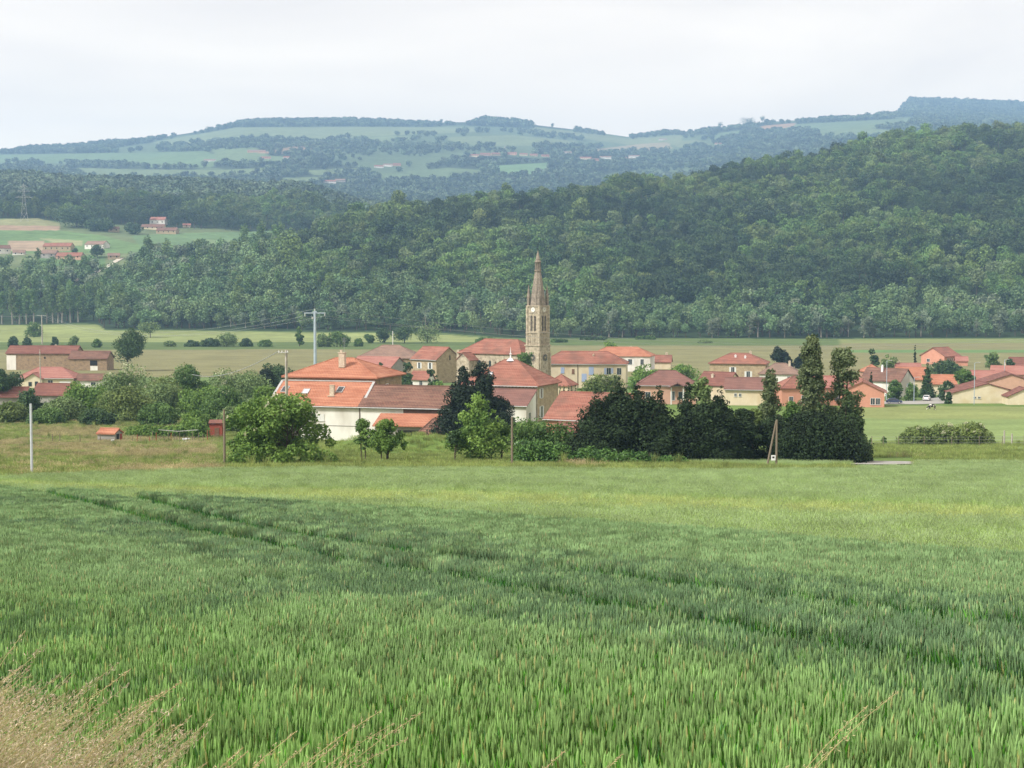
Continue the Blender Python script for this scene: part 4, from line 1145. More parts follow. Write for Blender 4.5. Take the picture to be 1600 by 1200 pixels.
# ---- church
ch = empty('church', tuple(base_at(843, 474)[:2]) + (0.0,), R(-38)); tag(ch, 'stone village church with red nave roof and tall pointed clock tower', 'church')
def churchbuild():
    w = 5.3; h = w / 2
    # tower centre is behind the near corner; local frame: origin = tower centre
    ch.location = Vector((ch.location.x, ch.location.y, 0)) + Matrix.Rotation(R(-38), 3, 'Z') @ Vector((-h, h, 0))
    t = MB()
    t.box((0, 0, 6.4), (w, w, 14.8)); t.box((0, 0, 13.95), (w + 0.5, w + 0.5, 0.3))
    t.box((0, 0, 15.85), (w - 0.5, w - 0.5, 3.5)); t.box((0, 0, 17.75), (w - 0.1, w - 0.1, 0.3))
    t.box((0, 0, 21.7), (w - 0.7, w - 0.7, 7.6)); t.box((0, 0, 25.65), (w - 0.15, w - 0.15, 0.3)); t.box((0, 0, 23.55), (w - 0.4, w - 0.4, 0.18))
    for sx in (-1, 1):
        for sy in (-1, 1):
            t.box((sx * (h + 0.1), sy * (h - .35), 5.4), (0.5, 0.7, 12.8)); t.box((sx * (h - .35), sy * (h + 0.1), 5.4), (0.7, 0.5, 12.8))
            t.box((sx * (h - 0.42), sy * (h - 0.42), 19.8), (0.62, 0.62, 11.7))
    tw = t.build('tower', CHST, ch)
    a = MB()     # blind arcade shafts
    for face in 'FRLB':
        o, u, n = face_frame(face, w - 0.5, w - 0.5)
        for i in range(6):
            c = -1.7 + i * 0.68
            obox(a, o, u, n, c - 0.1, c + 0.1, 14.2, 17.3, 0.0, 0.14)
    a.build('arcade', CHST, tw)
    for face in 'FRLB':
        o, u, n = face_frame(face, w - 0.7, w - 0.7)
        for c in (-0.62, 0.62):
            b = MB(); obox(b, o, u, n, c - 0.36, c + 0.36, 18.3, 22.3, 0.004, 0.05)
            P = [o + u * (c + 0.36 * math.cos(q)) + Vector((0, 0, 22.3 + 0.5 * math.sin(q))) + n * 0.05 for q in np.linspace(0, PI, 9)]
            b.poly(P); bo = b.build('belfry_opening', DARKIN, tw)
            l = MB()
            for i in range(9): obox(l, o, u, n, c - 0.33, c + 0.33, 18.5 + i * .43, 18.6 + i * .43, 0.05, 0.13)
            obox(l, o, u, n, c - 0.05, c + 0.05, 18.3, 22.7, 0.05, 0.17)
            l.build('louvres', CHST2, bo)
        cb = MB(); cc = o + Vector((0, 0, 24.55)) + n * 0.0
        ring = [cc + n * 0.16 + u * (0.72 * math.cos(q)) + Vector((0, 0, 0.72 * math.sin(q))) for q in np.linspace(0, 2 * PI, 25)[:-1]]
        back = [p - n * 0.15 for p in ring]
        cb.poly(ring)
        for i in range(24):
            j = (i + 1) % 24; cb.poly([back[i], back[j], ring[j], ring[i]])
        ck = cb.build('clock_face', RWHITE, tw)
        hb = MB()
        for q, ln, wd in ((0.7, 0.5, 0.05), (2.2, 0.36, 0.06)):
            d = u * math.cos(q) + Vector((0, 0, math.sin(q))); s = u * -math.sin(q) + Vector((0, 0, math.cos(q)))
            c0 = cc + n * 0.175
            hb.poly([c0 - s * wd, c0 + d * ln - s * wd * .5, c0 + d * ln + s * wd * .5, c0 + s * wd])
        hb.build('clock_hands', DARKIN, ck)
    # rose window and lancets below
    for face in 'RF':
        o, u, n = face_frame(face, w, w)
        for rr, d, mm, nm in ((1.15, 0.10, CHST2, 'rose_rim'), (0.9, 0.13, GLASS, 'rose_glass')):
            b = MB(); cc = o + Vector((0, 0, 10.3)) + n * d
            ring = [cc + u * (rr * math.cos(q)) + Vector((0, 0, rr * math.sin(q))) for q in np.linspace(0, 2 * PI, 25)[:-1]]
            b.poly(ring)
            for i in range(24):
                j = (i + 1) % 24; b.poly([ring[i] - n * d, ring[j] - n * d, ring[j], ring[i]])
            if nm == 'rose_rim': rim = b.build('rose_window', mm, tw)
            else: b.build('pane', mm, rim)
        b = MB()
        for i in range(6):
            q = i * PI / 6; d = u * math.cos(q) + Vector((0, 0, math.sin(q)))
            b.bar(cc - d * 0.7 + n * 0.03, cc + d * 0.7 + n * 0.03, 0.05)
        b.build('tracery', CHST, rim)
    # spire
    s = MB()
    def octa(z, r): return [Vector((r * math.cos(PI / 8 + k * PI / 4), r * math.sin(PI / 8 + k * PI / 4), z)) for k in range(8)]
    def stack(levels):
        for (z0, r0), (z1, r1) in zip(levels, levels[1:]):
            a, b = octa(z0, r0), octa(z1, r1)
            for k in range(8):
                j = (k + 1) % 8; s.poly([a[k], a[j], b[j], b[k]])
    stack([(25.8, 2.5), (29.6, 1.95), (36.0, 0.92), (36.0, 1.12), (36.35, 1.08), (36.35, 0.0)])
    sp = s.build('spire', CHST2, ch)
    l = MB()
    for k in range(8):
        q = PI / 8 + k * PI / 4; l.tube((0.8 * math.cos(q), 0.8 * math.sin(q), 36.36), (0.78 * math.cos(q), 0.78 * math.sin(q), 38.6), 0.13, 0.12, 6)
    l.tube((0, 0, 36.3), (0, 0, 38.7), 0.3, 0.3, 6)
    s2 = l; s_ = s; s = l
    for (z0, r0), (z1, r1) in zip([(38.6, 1.0), (38.9, 1.0), (39.2, 0.75), (42.0, 0.12)], [(38.9, 1.0), (39.2, 0.75), (42.0, 0.12), (42.2, 0.0)]):
        a, b = octa(z0, r0), octa(z1, r1)
        for k in range(8):
            j = (k + 1) % 8; l.poly([a[k], a[j], b[j], b[k]])
    ln = l.build('lantern', CHST2, sp)
    c = MB(); c.tube((0, 0, 42.0), (0, 0, 45.9), 0.07, 0.05, 6); c.bar((-0.55, 0, 44.6), (0.55, 0, 44.6), 0.05); c.build('cross', DARKIN, sp)
    for sx in (-1, 1):
        for sy in (-1, 1):
            p = MB(); x, y = sx * 1.95, sy * 1.95
            p.box((x, y, 27.0), (0.75, 0.75, 2.4)); p.tube((x, y, 28.2), (x, y, 32.0), 0.58, 0.03, 8); p.build('pinnacle', CHST2, sp)
        g = MB()
    for face in 'FRLB':     # gabled dormers at the foot of the spire
        o, u, n = face_frame(face, 3.5, 3.5)
        g = MB(); A_ = [o - u * 0.6 + Vector((0, 0, 25.8)), o + u * 0.6 + Vector((0, 0, 25.8)), o + u * 0.6 + Vector((0, 0, 27.3)), o + Vector((0, 0, 29.0)), o - u * 0.6 + Vector((0, 0, 27.3))]
        B_ = [p - n * 1.3 for p in A_]
        g.poly(A_); g.poly(B_[::-1])
        for i in range(5):
            j = (i + 1) % 5; g.poly([B_[i], B_[j], A_[j], A_[i]])
        g.build('spire_dormer', CHST2, sp)
    # nave
    nv = MB(); Ln, Wn, eh, rh = 24.0, 11.0, 11.4, 15.2
    x0 = -h - Ln; y0 = 0.9
    nv.box((x0 + Ln / 2, y0, eh / 2 - 0.5), (Ln, Wn, eh + 1)); 
    for i in range(6):
        nv.box((x0 + 2 + i * 4, y0 - Wn / 2 - 0.35, 4.2), (0.7, 0.7, 9.4))
    nv.box((x0 - 0.4, y0 - Wn/2 + .3, 6), (1.0, 1.2, 12.2))
    nave = nv.build('nave_wall', CHST, ch)
    for i in range(5):
        b = MB(); xx = x0 + 4 + i * 4; yy = y0 - Wn / 2 - 0.012
        P = [(xx + .5, yy, 4.5), (xx + .5, yy, 8.5)] + [(xx + .5 * math.cos(q), yy, 8.5 + .7 * math.sin(q)) for q in np.linspace(0.3, PI - .3, 6)] + [(xx - .5, yy, 8.5), (xx - .5, yy, 4.5)]
        b.poly(P[::-1]); b.build('nave_window', GLASS, nave)
    r = roof_hip(Ln, Wn, eh, rh, 0.5); 
    for i, v in enumerate(r.v): r.v[i] = (v[0] + x0 + Ln / 2, v[1] + y0, v[2])
    r.build('nave_roof', REDT, ch)
    cp = MB(); cp.box((x0 + 5.0, y0 - Wn / 2 - 2.2, 4.6), (5.0, 4.3, 9.2)); cpl = cp.build('side_chapel', CHST, ch)
    rr = roof_gable(4.3, 5.0, 9.2, 11.2, 0.3, 0.2)
    for i, v in enumerate(rr.v): rr.v[i] = (x0 + 5.0 - v[1], y0 - Wn / 2 - 2.2 + v[0], v[2] + 0.01)
    rr.build('chapel_roof', REDT, cpl)
    gb = MB(); yy = y0 - Wn/2 - 4.35
    gb.poly([(x0+2.5, yy-.005, 9.2), (x0+7.5, yy-.005, 9.2), (x0+5, yy-.005, 11.15)]); gb.poly([(x0+5-.5, yy-.02, 4), (x0+5.5, yy-.02, 4), (x0+5.5, yy-.02, 7.2), (x0+5, yy-.02, 7.9), (x0+4.5, yy-.02, 7.2)]); gb.build('chapel_gable', CHST, cpl)
churchbuild()

# ---- village houses
V = 'village houses'
H('village_house', 'wide house with grey-brown hipped roof left of the stone gable house', 611, 560, 21, 15, 6.9, 10.9, -8, 'hip', STONED, GREYT, wins=[('F', 6, 3.5, 1, 1.5, 'sh')])
H('village_house', 'low house with pink-red roof in front of the grey-brown hipped roof', 592, 505, 15, 10, 6.3, 9.2, -28, 'gable', RGREY, PINKT, wins=[('R', 1, 3.5, 1.0, 1.6, 'w')])
H('stone_house', 'two-storey tan stone gable house standing left of the church', 682, 522, 12, 11, 7.7, 11.4, -44, 'gable', STONE, REDT, anchor=(1, -1),
  wins=[('F', -2.2, 4.6, 1.0, 1.9, 'sh'), ('F', 3.0, 4.6, 1.0, 2.0, 'sh'), ('R', 0.6, 7.4, 0.5, 1.5, 'hole'), ('F', -2.2, 1.0, 1.0, 1.9, 'sh')], gutter=True, chims=[(2, 3, 0.8, 1.2)])
H('small_house', 'little white porch house with red roof below the stone gable', 660, 470, 5.5, 5, 4.3, 6.3, -20, 'gable', RWHITE, REDT, wins=[('F', 0.6, 1.5, 0.9, 2.2, 'w'), ('R', 0, 1.5, 0.9, 2.0, 'w')])
yh = H('long_house', 'long cream house with red hipped roof and blue shutters right of the church tower', 913, 500, 26.5, 12, 7.6, 11.0, -7, 'hip', RCREAM, REDT,
  wins=[('F', -6.3, 4.7, 1.1, 1.7, 'closed', SHBLUE), ('F', -3.0, 4.5, 0.8, 1.4, 'closed', SHBROWN), ('F', 0.4, 2.2, 1.5, 2.3, 'closed', SHBLUE), ('F', 2.6, 4.3, 1.5, 2.4, 'closed', SHBLUE),
        ('F', 8.0, 4.3, 1.3, 2.0, 'sh', SHBLUE), ('F', 11.2, 4.3, 1.3, 2.0, 'w')], gutter=True, chims=[(-12.0, -1.5, 0.8, 1.6), (3, -2.4, 0.5, 0.5), (5.5, 1.0, 0.5, 0.5)])
m = MB(); m.tube((-1.6, -6.12, 0), (-1.6, -6.12, 7.4), 0.09, 0.09, 6); m.build('downpipe', FASC, yh)
H('long_house', 'white long house with pale orange roof behind the long cream house', 972, 602, 23, 11, 5.8, 8.7, -14, 'hip', RWHITE, ORANGE,
  wins=[('F', -6, 2.6, 1.4, 2, 'sh', SHWHITE), ('F', -1, 2.6, 1.4, 2, 'sh', SHWHITE), ('F', 4, 2.6, 1.4, 2, 'sh'), ('F', 8.5, 2.6, 1.2, 2, 'w')], chims=[(3, 1.5, 0.7, 1.0)])
H('small_house', 'small cream house with red roof and chimney just right of the white long house', 1035, 618, 6.8, 6, 2.8, 5.0, -10, 'gable', RCREAM, REDT, chims=[(1.6, 0.5, 0.9, 1.4)])
H('garage', 'small cream outbuilding with orange-red roof in front of the long cream house', 877, 438, 6.5, 6.5, 4.6, 7.1, -22, 'hip', RCREAM, REDT, cat='outbuilding')
ph = H('village_house', 'peach house with wide purple-brown roof and small white porch gable above the black hedge', 1042, 430, 15.5, 11, 5.2, 8.6, -6, 'hip', RPINK, PURPLE, gutter=True, wins=[('F', -5, 1.8, 1.3, 1.5, 'w'), ('F', 4.2, 1.5, 2.2, 1.9, 'w'), ('F', 1.6, 1.2, 1.0, 2.3, 'w')])
m = MB()
for s in (-1, 1): m.tube((2.8 + s * 1.6, -7.2, 0), (2.8 + s * 1.6, -7.2, 4.7), 0.16, 0.16, 8)
po = m.build('porch_post', FRAMEW, ph)
r = roof_gable(2.4, 4.4, 4.6, 5.7, 0.2, 0.2)
for i, v in enumerate(r.v): r.v[i] = (2.8 - v[1], -6.6 + v[0], v[2])
r.build('porch_roof', PURPLE, ph)
H('village_house', 'house with purple-brown roof and pale gable between the peach house and the cream one', 1124, 442, 9.5, 9, 4.6, 7.7, -38, 'gable', RCREAM, MAROON, chims=[(-1, -2, 0.7, 0.9)], wins=[('F', -1, 1.5, 1.2, 1.4, 'w')])
H('village_house', 'cream house with two small square windows and purple-brown roof above the hedge gap', 1165, 424, 10.3, 8, 4.4, 7.0, -12, 'gable', RCREAM, PURPLE, wins=[('F', -2.4, 2.4, 0.55, 0.8, 'w'), ('F', -1.2, 2.4, 0.55, 0.8, 'w')], gutter=True)
H('stone_house', 'tan stone house with weathered bright red hipped roof right of the tan field', 1155, 522, 18, 12, 6.6, 9.5, -14, 'hip', STONE, REDT,
  wins=[('F', -1.5, 3.6, 1.0, 1.8, 'sh'), ('F', 3.5, 1.5, 1.1, 2.6, 'sh')], chims=[(-1, -2.5, 0.6, 0.7, CERAM), (2.2, -3, 0.6, 0.7, CERAM), (3.5, 1, 0.7, 1.1)])
H('village_house', 'white house with grey-brown roof and tall chimney left of the tallest poplar', 1219, 515, 12.5, 9, 3.6, 6.6, -14, 'hip', RWHITE, GREYT, wins=[('F', -1.5, 1.6, .8, 1.2, 'w'), ('F', 3, 1.6, .8, 1.2, 'w'), ('R', 0, 1.6, .8, 1.2, 'w')], chims=[(3.0, -1.2, 0.7, 1.6)])
H('salmon_house', 'salmon house with red roof between the two windblown poplars', 1240, 420, 9, 9, 4.9, 7.6, 6, 'hip', RSALM, REDT, wins=[('F', 1.5, 1.2, 1.4, 1.6, 'w'), ('F', -2, 1.2, 1.0, 1.4, 'w')])
H('salmon_house', 'long salmon house half hidden behind the tallest poplar', 1305, 424, 13, 9, 4.9, 7.4, -2, 'gable', RSALM, PINKT, wins=[('F', 0, 1.4, 1.4, 1.4, 'w')])
sg = H('salmon_house', 'salmon gable house with white double window beside the parked dark car', 1347, 414, 12, 11, 4.0, 6.6, 78, 'gable', RSALM, REDT, wins=[('L', 2.6, 0.9, 1.0, 1.6, 'w'), ('L', 3.9, 0.9, 1.0, 1.6, 'w')], ov=0.7, z=0.4)
H('white_house', 'white gable house with brown roof and white chimney behind the parked dark car', 1386, 462, 12.5, 8, 4.6, 7.6, -40, 'gable', RWHITE, OLDT, chims=[(-1.0, -1.2, 0.6, 1.8, CERAM)], wins=[('F', -3.5, 1.2, 1.4, 1.5, 'w'), ('R', 0.5, 1.0, 1.0, 1.6, 'w')], ov=0.6)
H('village_house', 'small house with plain orange roof between the white gable house and the dark fir', 1424, 492, 9.0, 8, 3.2, 6.4, -6, 'gable', RCREAM, ORANGE)
H('village_house', 'pale pink flat-fronted house beneath the thin pointed cypress', 1417, 545, 8.5, 7, 3.3, 5.2, -4, 'gable', RPINK, PINKT, chims=[(-2.5, 1, 0.5, 1.2)])
H('village_house', 'orange-roofed cube house behind the white gable house', 1361, 530, 6, 6, 3.5, 5.4, 4, 'hip', RPINK, ORANGE)
H('salmon_house', 'salmon villa with red gable roof alone at the edge of the tan field', 1469, 655, 11, 11, 3.6, 6.6, 42, 'gable', RSALM, REDT, wins=[('L', -2, 1, 1.3, 1.2, 'w'), ('F', -3, 0.8, 0.8, 1.8, 'w'), ('F', -1.4, 0.8, 0.8, 1.8, 'w'), ('F', 0.2, 0.8, 0.8, 1.8, 'w')], ov=0.8)
H('garage', 'low red-roofed garage beside the lone salmon villa', 1502, 640, 4.5, 5, 2.0, 3.4, -10, 'gable', RSALM, PINKT, cat='garage')
H('village_house', 'low cream house with orange roof behind the round green garden tree', 1468, 468, 8.5, 7, 3.2, 5.4, -8, 'gable', RYEL, ORANGE, wins=[('F', 2.2, 0.8, 1.0, 1.2, 'w')], ov=0.5)
H('village_house', 'house with plain red roof between the green garden tree and the grey willow', 1533, 488, 7.5, 8, 3.0, 5.6, -12, 'gable', RCREAM, PINKT)
cg = H('bungalow', 'wide cream bungalow gable with two tiny windows facing the cow pasture', 1543, 428, 15, 18.5, 2.7, 5.2, 86, 'gable', RYEL, MAROON, anchor=(-1, 0), z=0.1, ov=0.4, oe=0.3,
   wins=[('L', -3.4, 1.3, 0.6, 0.5, 'w'), ('L', -2.2, 1.3, 0.6, 0.5, 'w'), ('L', 5.6, 0.0, 0.7, 2.0, 'd')], cat='bungalow')
H('bungalow', 'pale pink gabled bungalow with maroon roof behind the cream one', 1580, 462, 16, 16, 3.4, 6.0, 80, 'gable', RPINK, MAROON, anchor=(-1, 0), ov=0.4, cat='bungalow', z=0.0)
H('village_house', 'house with pinkish red roof behind the pink bungalow', 1585, 505, 14, 10, 4.0, 6.2, -20, 'gable', RPINK, PINKT, chims=[(-3, 0, .5, 1.0)])
H('village_house', 'farthest right house with mauve-red roof at the frame edge', 1600, 560, 10, 9, 4.2, 6.6, -8, 'gable', RCREAM, MAROON)
H('village_house', 'small maroon-roofed wing stepping out of the cream bungalow', 1597, 424, 8, 9, 2.3, 4.4, 84, 'gable', RYEL, MAROON, ov=0.3, z=0.1)
# ---- left group
br = H('barn', 'long stone barn with dark red roof and white end panel at the far left', 71, 612, 26.5, 10, 6.3, 8.8, -2, 'gable', STONED, MAROON, chims=[(4, 0.5, 0.7, 0.6)], wins=[('F', 1.5, 4.2, 0.6, 0.8, 'hole')], cat='barn')
m = MB(); obox(m, Vector((0, -5, 0)), Vector((1, 0, 0)), Vector((0, -1, 0)), -13.2, -9.6, -0.5, 5.6, 0.003, 0.05); m.build('white_panel', RWHITE, br)
bw = H('barn', 'lower stone barn wing with dark opening beside the round dark tree', 143, 606, 14.5, 9, 4.5, 6.9, -2, 'gable', STONED, OLDT, wins=[('F', 2.2, 1.8, 2.8, 2.0, 'hole')], cat='barn')
m = MB(); obox(m, Vector((0, -4.5, 0)), Vector((1, 0, 0)), Vector((0, -1, 0)), 0.9, 3.7, -0.3, 1.7, 0.003, 0.05); m.build('white_panel', RWHITE, bw)
vl = H('villa', 'pale yellow villa with pinkish red roof and front gable before the long barn', 79, 502, 18, 10.5, 3.0, 5.9, -3, 'hip', RYEL, PINKT, gutter=True,
  wins=[('F', 1.8, 0.9, 1.5, 1.4, 'w'), ('F', 6.5, 0.0, 3.6, 2.0, 'd', FRAMEW)], chims=[(2.5, 2, .6, .5, CERAM)], cat='house')
m = MB(); m.box((-3.0, -6.0, 0.9), (5.2, 2.0, 3.8)); wg = m.build('front_wing', RYEL, vl)
r = roof_gable(4.6, 5.2, 2.8, 4.4, 0.3, 0.3)
for i, v in enumerate(r.v): r.v[i] = (-3.0 - v[1], -4.9 + v[0], v[2] + .01)
r.build('wing_roof', PINKT, vl)
m = MB(); m.poly([(-5.6, -7.004, 2.8), (-0.4, -7.004, 2.8), (-3.0, -7.004, 4.38)]); m.box((-4.0, -7.02, 1.2), (1.0, 0.06, 1.4)); m.build('wing_gable', RYEL, vl)
m = MB(); m.box((-4.0, -7.06, 1.2), (1.0, 0.1, 1.3)); m.box((-2.0, -7.04, 1.0), (1.0, 0.08, 2.0)); m.build('window', GLASS, vl)
H('low_house', 'low roof with white garage beside the yellow villa', 143, 500, 8, 6, 2.2, 3.8, -3, 'gable', RWHITE, OLDT, wins=[('F', 1.5, 0.6, 1.4, 1.0, 'w')])
H('low_house', 'maroon-roofed low house in front of the yellow villa', 89, 398, 9.5, 8, 3.6, 6.0, -10, 'gable', RGREY, MAROON, wins=[('F', 2.5, 1.0, 1.5, 1.2, 'w')])
H('low_house', 'dull red roof among the bushes at the far left edge', 16, 402, 9, 6, 3.0, 5.0, 4, 'gable', RGREY, MAROON)
# ---- meadow huts
p_ = hit(175, 691)
hs = H('brick_hut', 'small grey brick hut with orange roof and open red door in the meadow', 172, p_.y + 1.5, 3.1, 2.6, 1.45, 2.0, -14, 'gable', RGREY, ORANGE, cat='hut', ov=0.25, oe=0.15, wins=[('R', -0.3, 0, 0.9, 1.4, 'hole'), ('R', 0.75, 0, 0.7, 1.35, 'd', REDW)])
p_ = hit(337, 684)
rh_ = H('red_hut', 'narrow tall red wooden hut at the end of the vegetable garden', 338, p_.y + 1.5, 2.2, 1.8, 2.5, 2.9, 4, 'mono', REDW, MAROON, cat='hut', ov=0.2, oe=0.15, wins=[('F', 0.2, 0, 0.8, 1.8, 'd', SHBROWN)])

# ---- far houses
for i, (h, p) in enumerate(zip(FARH, FARPOS)):
    px, row, wpx, wk, rk, ht, yaw, cat, label = h
    L = wpx * p.y / F; W = min(L * 0.75, 11.0); 
    e = H('hill_house' if cat == 'house' else 'hill_barn', label, px, p.y, L, W, ht * 0.72, ht * 0.72 + 0.32 * W * .9, yaw, 'gable', WALLH[wk], ROOFH[rk], loc=p, cat=cat, group='houses on the far hills', ov=0.4, z=p.z - .3)
    n = max(1, int(L / 5))
    for k in range(n):
        window(e, 'F', L, W, -L / 2 + (k + .5) * L / n, ht * 0.3, 1.1, 1.5, 'hole')
# tiny steeple of the hilltop village
p = hit(789, 243, 2500, 7400)
st = empty('hilltop_church', p); tag(st, 'tiny pale pointed steeple among the hilltop village houses', 'church')
m = MB(); m.box((0, 0, 7), (5, 5, 18)); m.build('tower', RWHITE, st)
m = MB(); m.tube((0, 0, 16), (0, 0, 29), 3.2, 0.1, 8); m.build('spire', RGREY, st)
# ================================================================== TREES AND BUSHES AS THINGS
L_DARKCON = leafmat('dark_cypress_leaves', (0.004, 0.009, 0.004), (0.038, 0.068, 0.026), trans=0.0, nscale=0.8, rough=0.95)
L_CON2 = leafmat('fir_needles', (0.005, 0.011, 0.007), (0.028, 0.048, 0.026), trans=0.0, nscale=0.8, rough=0.9)
L_CONG = leafmat('greener_cypress_leaves', (0.010, 0.024, 0.008), (0.070, 0.12, 0.036), trans=0.05, nscale=0.5, rough=0.7)
L_ROB = leafmat('robinia_leaves', (0.055, 0.125, 0.022), (0.23, 0.36, 0.075), trans=0.3, nscale=0.45)
L_MID = leafmat('garden_tree_leaves', (0.038, 0.090, 0.022), (0.155, 0.26, 0.062), trans=0.25, nscale=0.4)
L_DARKG = leafmat('dark_green_leaves', (0.018, 0.046, 0.016), (0.085, 0.15, 0.05), trans=0.15, nscale=0.4)
L_LIME = leafmat('light_green_leaves', (0.07, 0.15, 0.028), (0.27, 0.41, 0.095), trans=0.3, nscale=0.5)
L_WALN = leafmat('yellowish_green_leaves', (0.065, 0.105, 0.025), (0.22, 0.285, 0.08), trans=0.25, nscale=0.35)
L_GREYG = leafmat('grey_green_leaves', (0.070, 0.122, 0.038), (0.245, 0.335, 0.125), trans=0.2, nscale=0.4)
L_POPT = leafmat('windblown_poplar_leaves', (0.040, 0.065, 0.022), (0.19, 0.24, 0.11), trans=0.2, nscale=0.9)
L_LAUR = leafmat('laurel_leaves', (0.022, 0.070, 0.016), (0.13, 0.25, 0.055), trans=0.15, nscale=0.7, rough=0.4)
L_BLOS = leafmat('cream_blossom', (0.42, 0.45, 0.26), (0.66, 0.66, 0.48), trans=0.2, nscale=0.6)

def trunkmesh(rng, h, r, base=(0, 0), limbs=5, spread=1.0, lean=0.0):
    b = MB()
    pts = [Vector((base[0] + lean * t * h + 0.03 * h * math.sin(t * 5 + r * 40) * t, base[1] + 0.02 * h * math.cos(t * 4), -0.4 + (h + 0.4) * t)) for t in (0, .25, .5, .75, 1)]
    b.path(pts, [r * 1.25, r, r * .8, r * .6, r * .3], 7)
    for i in range(limbs):
        a = rng.random() * 6.28; t = 0.35 + 0.5 * i / max(1, limbs)
        p = pts[0].lerp(pts[-1], t); L = spread * (0.6 + .5 * rng.random())
        q = p + Vector((math.cos(a) * L * .6, math.sin(a) * L * .6, L * .55)); s = q + Vector((math.cos(a) * L * .35, math.sin(a) * L * .35, L * .5))
        b.path([p, q, s], [r * .5, r * .32, r * .12], 5)
    return b
TID = [0]
def T_(kind, name, label, px, D, wpx, top, lm, n=7000, size=0.16, cb=0.12, blossom=0, group=None, cat='tree', base=None, nb=None, br=None, depth=0.9, stems=1, lean=0.0, z=None, shell=0.4, extra=None, trunkm=None, aspect=0.6, bushy=None):
    TID[0] += 1
    rng = np.random.default_rng(1000 + TID[0] * 13)
    P = base_at(px, D)
    if z is not None: P.z = z
    ztop = CAMZ + (450 - top) / F * D; Hh = max(1.0, ztop - P.z); Rr = wpx * D / F / 2
    e = empty(name, P, 0); tag(e, label, cat, group)
    z0 = Hh * cb
    shape = {'round': 'round', 'bush': 'bush', 'cone': 'cone', 'column': 'column'}[kind]
    nb = nb or {'round': 26, 'bush': 34, 'cone': 46, 'column': 30}[kind]
    br = br or {'round': Rr * 0.36, 'bush': min(Rr, Hh) * 0.34, 'cone': Rr * 0.40, 'column': Rr * 0.5}[kind]
    bl = crown_blobs(rng, Rr, Rr * depth, z0 - (0.3 if cb == 0 else 0), Hh, nb, br, shape)
    if lean: bl = [(x + lean * zz, y, zz, r) for x, y, zz, r in bl]
    if kind == 'cone':
        bl += [(0, 0, z0 + (Hh - z0) * q, Rr * (0.75 - 0.72 * q) * .8 + 0.05) for q in np.linspace(0.08, 0.98, 14)]
    if extra: bl += extra
    q = leaves(rng, bl, int(n), size, flat=0.85, shell=shell, aspect=aspect, up=0.2 if kind != 'cone' else 0.1)
    o = bpy.data.objects.new('crown', quadmesh('crown', q, lm)); link(o, e)
    if kind == 'bush' and stems == 1: stems = 3
    tb = MB()
    for s in range(stems):
        bx = 0 if stems == 1 else (rng.random() - .5) * Rr * (0.9 if kind == 'bush' else .5)
        t = trunkmesh(rng, Hh * (0.8 if kind in ('cone', 'column') else 0.62), max(0.05, Hh * 0.022) / (1 if stems == 1 else 1.6), (bx, 0), limbs=6, spread=Rr * (0.38 if kind == 'bush' else 0.5 if kind == 'round' else 0.1), lean=lean)
        off = len(tb.v); tb.v += t.v; tb.f += [[k + off for k in f] for f in t.f]; tb.uv += t.uv
    tb.build('trunk', trunkm or BARK, e)
    if blossom:
        sel = [b_ for b_ in bl if b_[2] > Hh * .45]; rng.shuffle(sel)
        sel = sel[:max(2, int(len(sel) * 0.55))]
        sub = []
        for x, y, zz, r in sel:
            for k in range(3):
                d = rng.normal(size=3); d /= np.linalg.norm(d); sub.append((x + d[0] * r * .85, y + d[1] * r * .85, zz + abs(d[2]) * r * .85, r * 0.28))
        qb = leaves(rng, sub, int(blossom), size * 0.75, flat=0.9, shell=0.8)
        link(bpy.data.objects.new('blossom', quadmesh('blossom', qb, L_BLOS)), e)
    return e

# black hedge of cypresses
HG = 'black cypresses of the tall hedge'
T_('bush', 'cypress', 'broad lower skirt of black cypress filling the left half of the hedge', 976, 164, 196, 611, L_DARKCON, n=34000, size=0.15, cb=0.0, nb=150, br=1.2, group=HG, cat='cypress', shell=0.3, depth=.3)
T_('bush', 'cypress', 'low black cypress mass filling the middle of the hedge', 1102, 164, 150, 628, L_DARKCON, n=26000, size=0.15, cb=0.0, nb=110, br=1.2, group=HG, cat='cypress', shell=0.3, depth=.3)
hedge = [(932, 604, 82, 'leftmost cypress of the black hedge, broad and low-skirted'), (967, 588, 66, 'tall black cypress second from the left end of the hedge'),
         (997, 593, 46, 'slim black cypress third from the left end of the hedge'), (1030, 601, 52, 'black cypress fourth from the left end of the hedge, with a sharp tip'),
         (1073, 596, 56, 'black cypress fifth from the left of the hedge, right before its dip'), (1100, 624, 48, 'shorter black cypress filling the dip left of the airy grey tree'),
         (1126, 602, 58, 'pointed black cypress just left of the gap that shows the cream house'), (1158, 638, 62, 'low dark cypress under the gap that shows the cream house'),
         (1212, 650, 66, 'low dark cypress directly behind the A-shaped pole'), (1252, 644, 70, 'dark cypress at the foot of the tallest windblown poplar')]
for i, (px, top, w, lab) in enumerate(hedge):
    T_('cone' if top < 630 else 'bush', 'cypress', lab, px, 163 + (i % 3) * 1.6, w * 1.35, top, L_DARKCON, n=15000, size=0.14, cb=0.0, group=HG, cat='cypress', br=None, shell=0.3, aspect=0.45)
for px, top, w, lab in ((1290, 612, 62, 'greenish cypress third from the right end of the hedge'), (1322, 608, 56, 'tall greenish cypress second from the right end of the hedge'),
                        (1337, 632, 50, 'rightmost cypress of the hedge, bulging over the pasture')):
    T_('bush' if px == 1335 else 'cone', 'cypress', lab, px, 165, w * 1.35, top, L_CONG, n=12000, size=0.13, cb=0.0, group=HG, cat='cypress', shell=0.3, aspect=0.5)
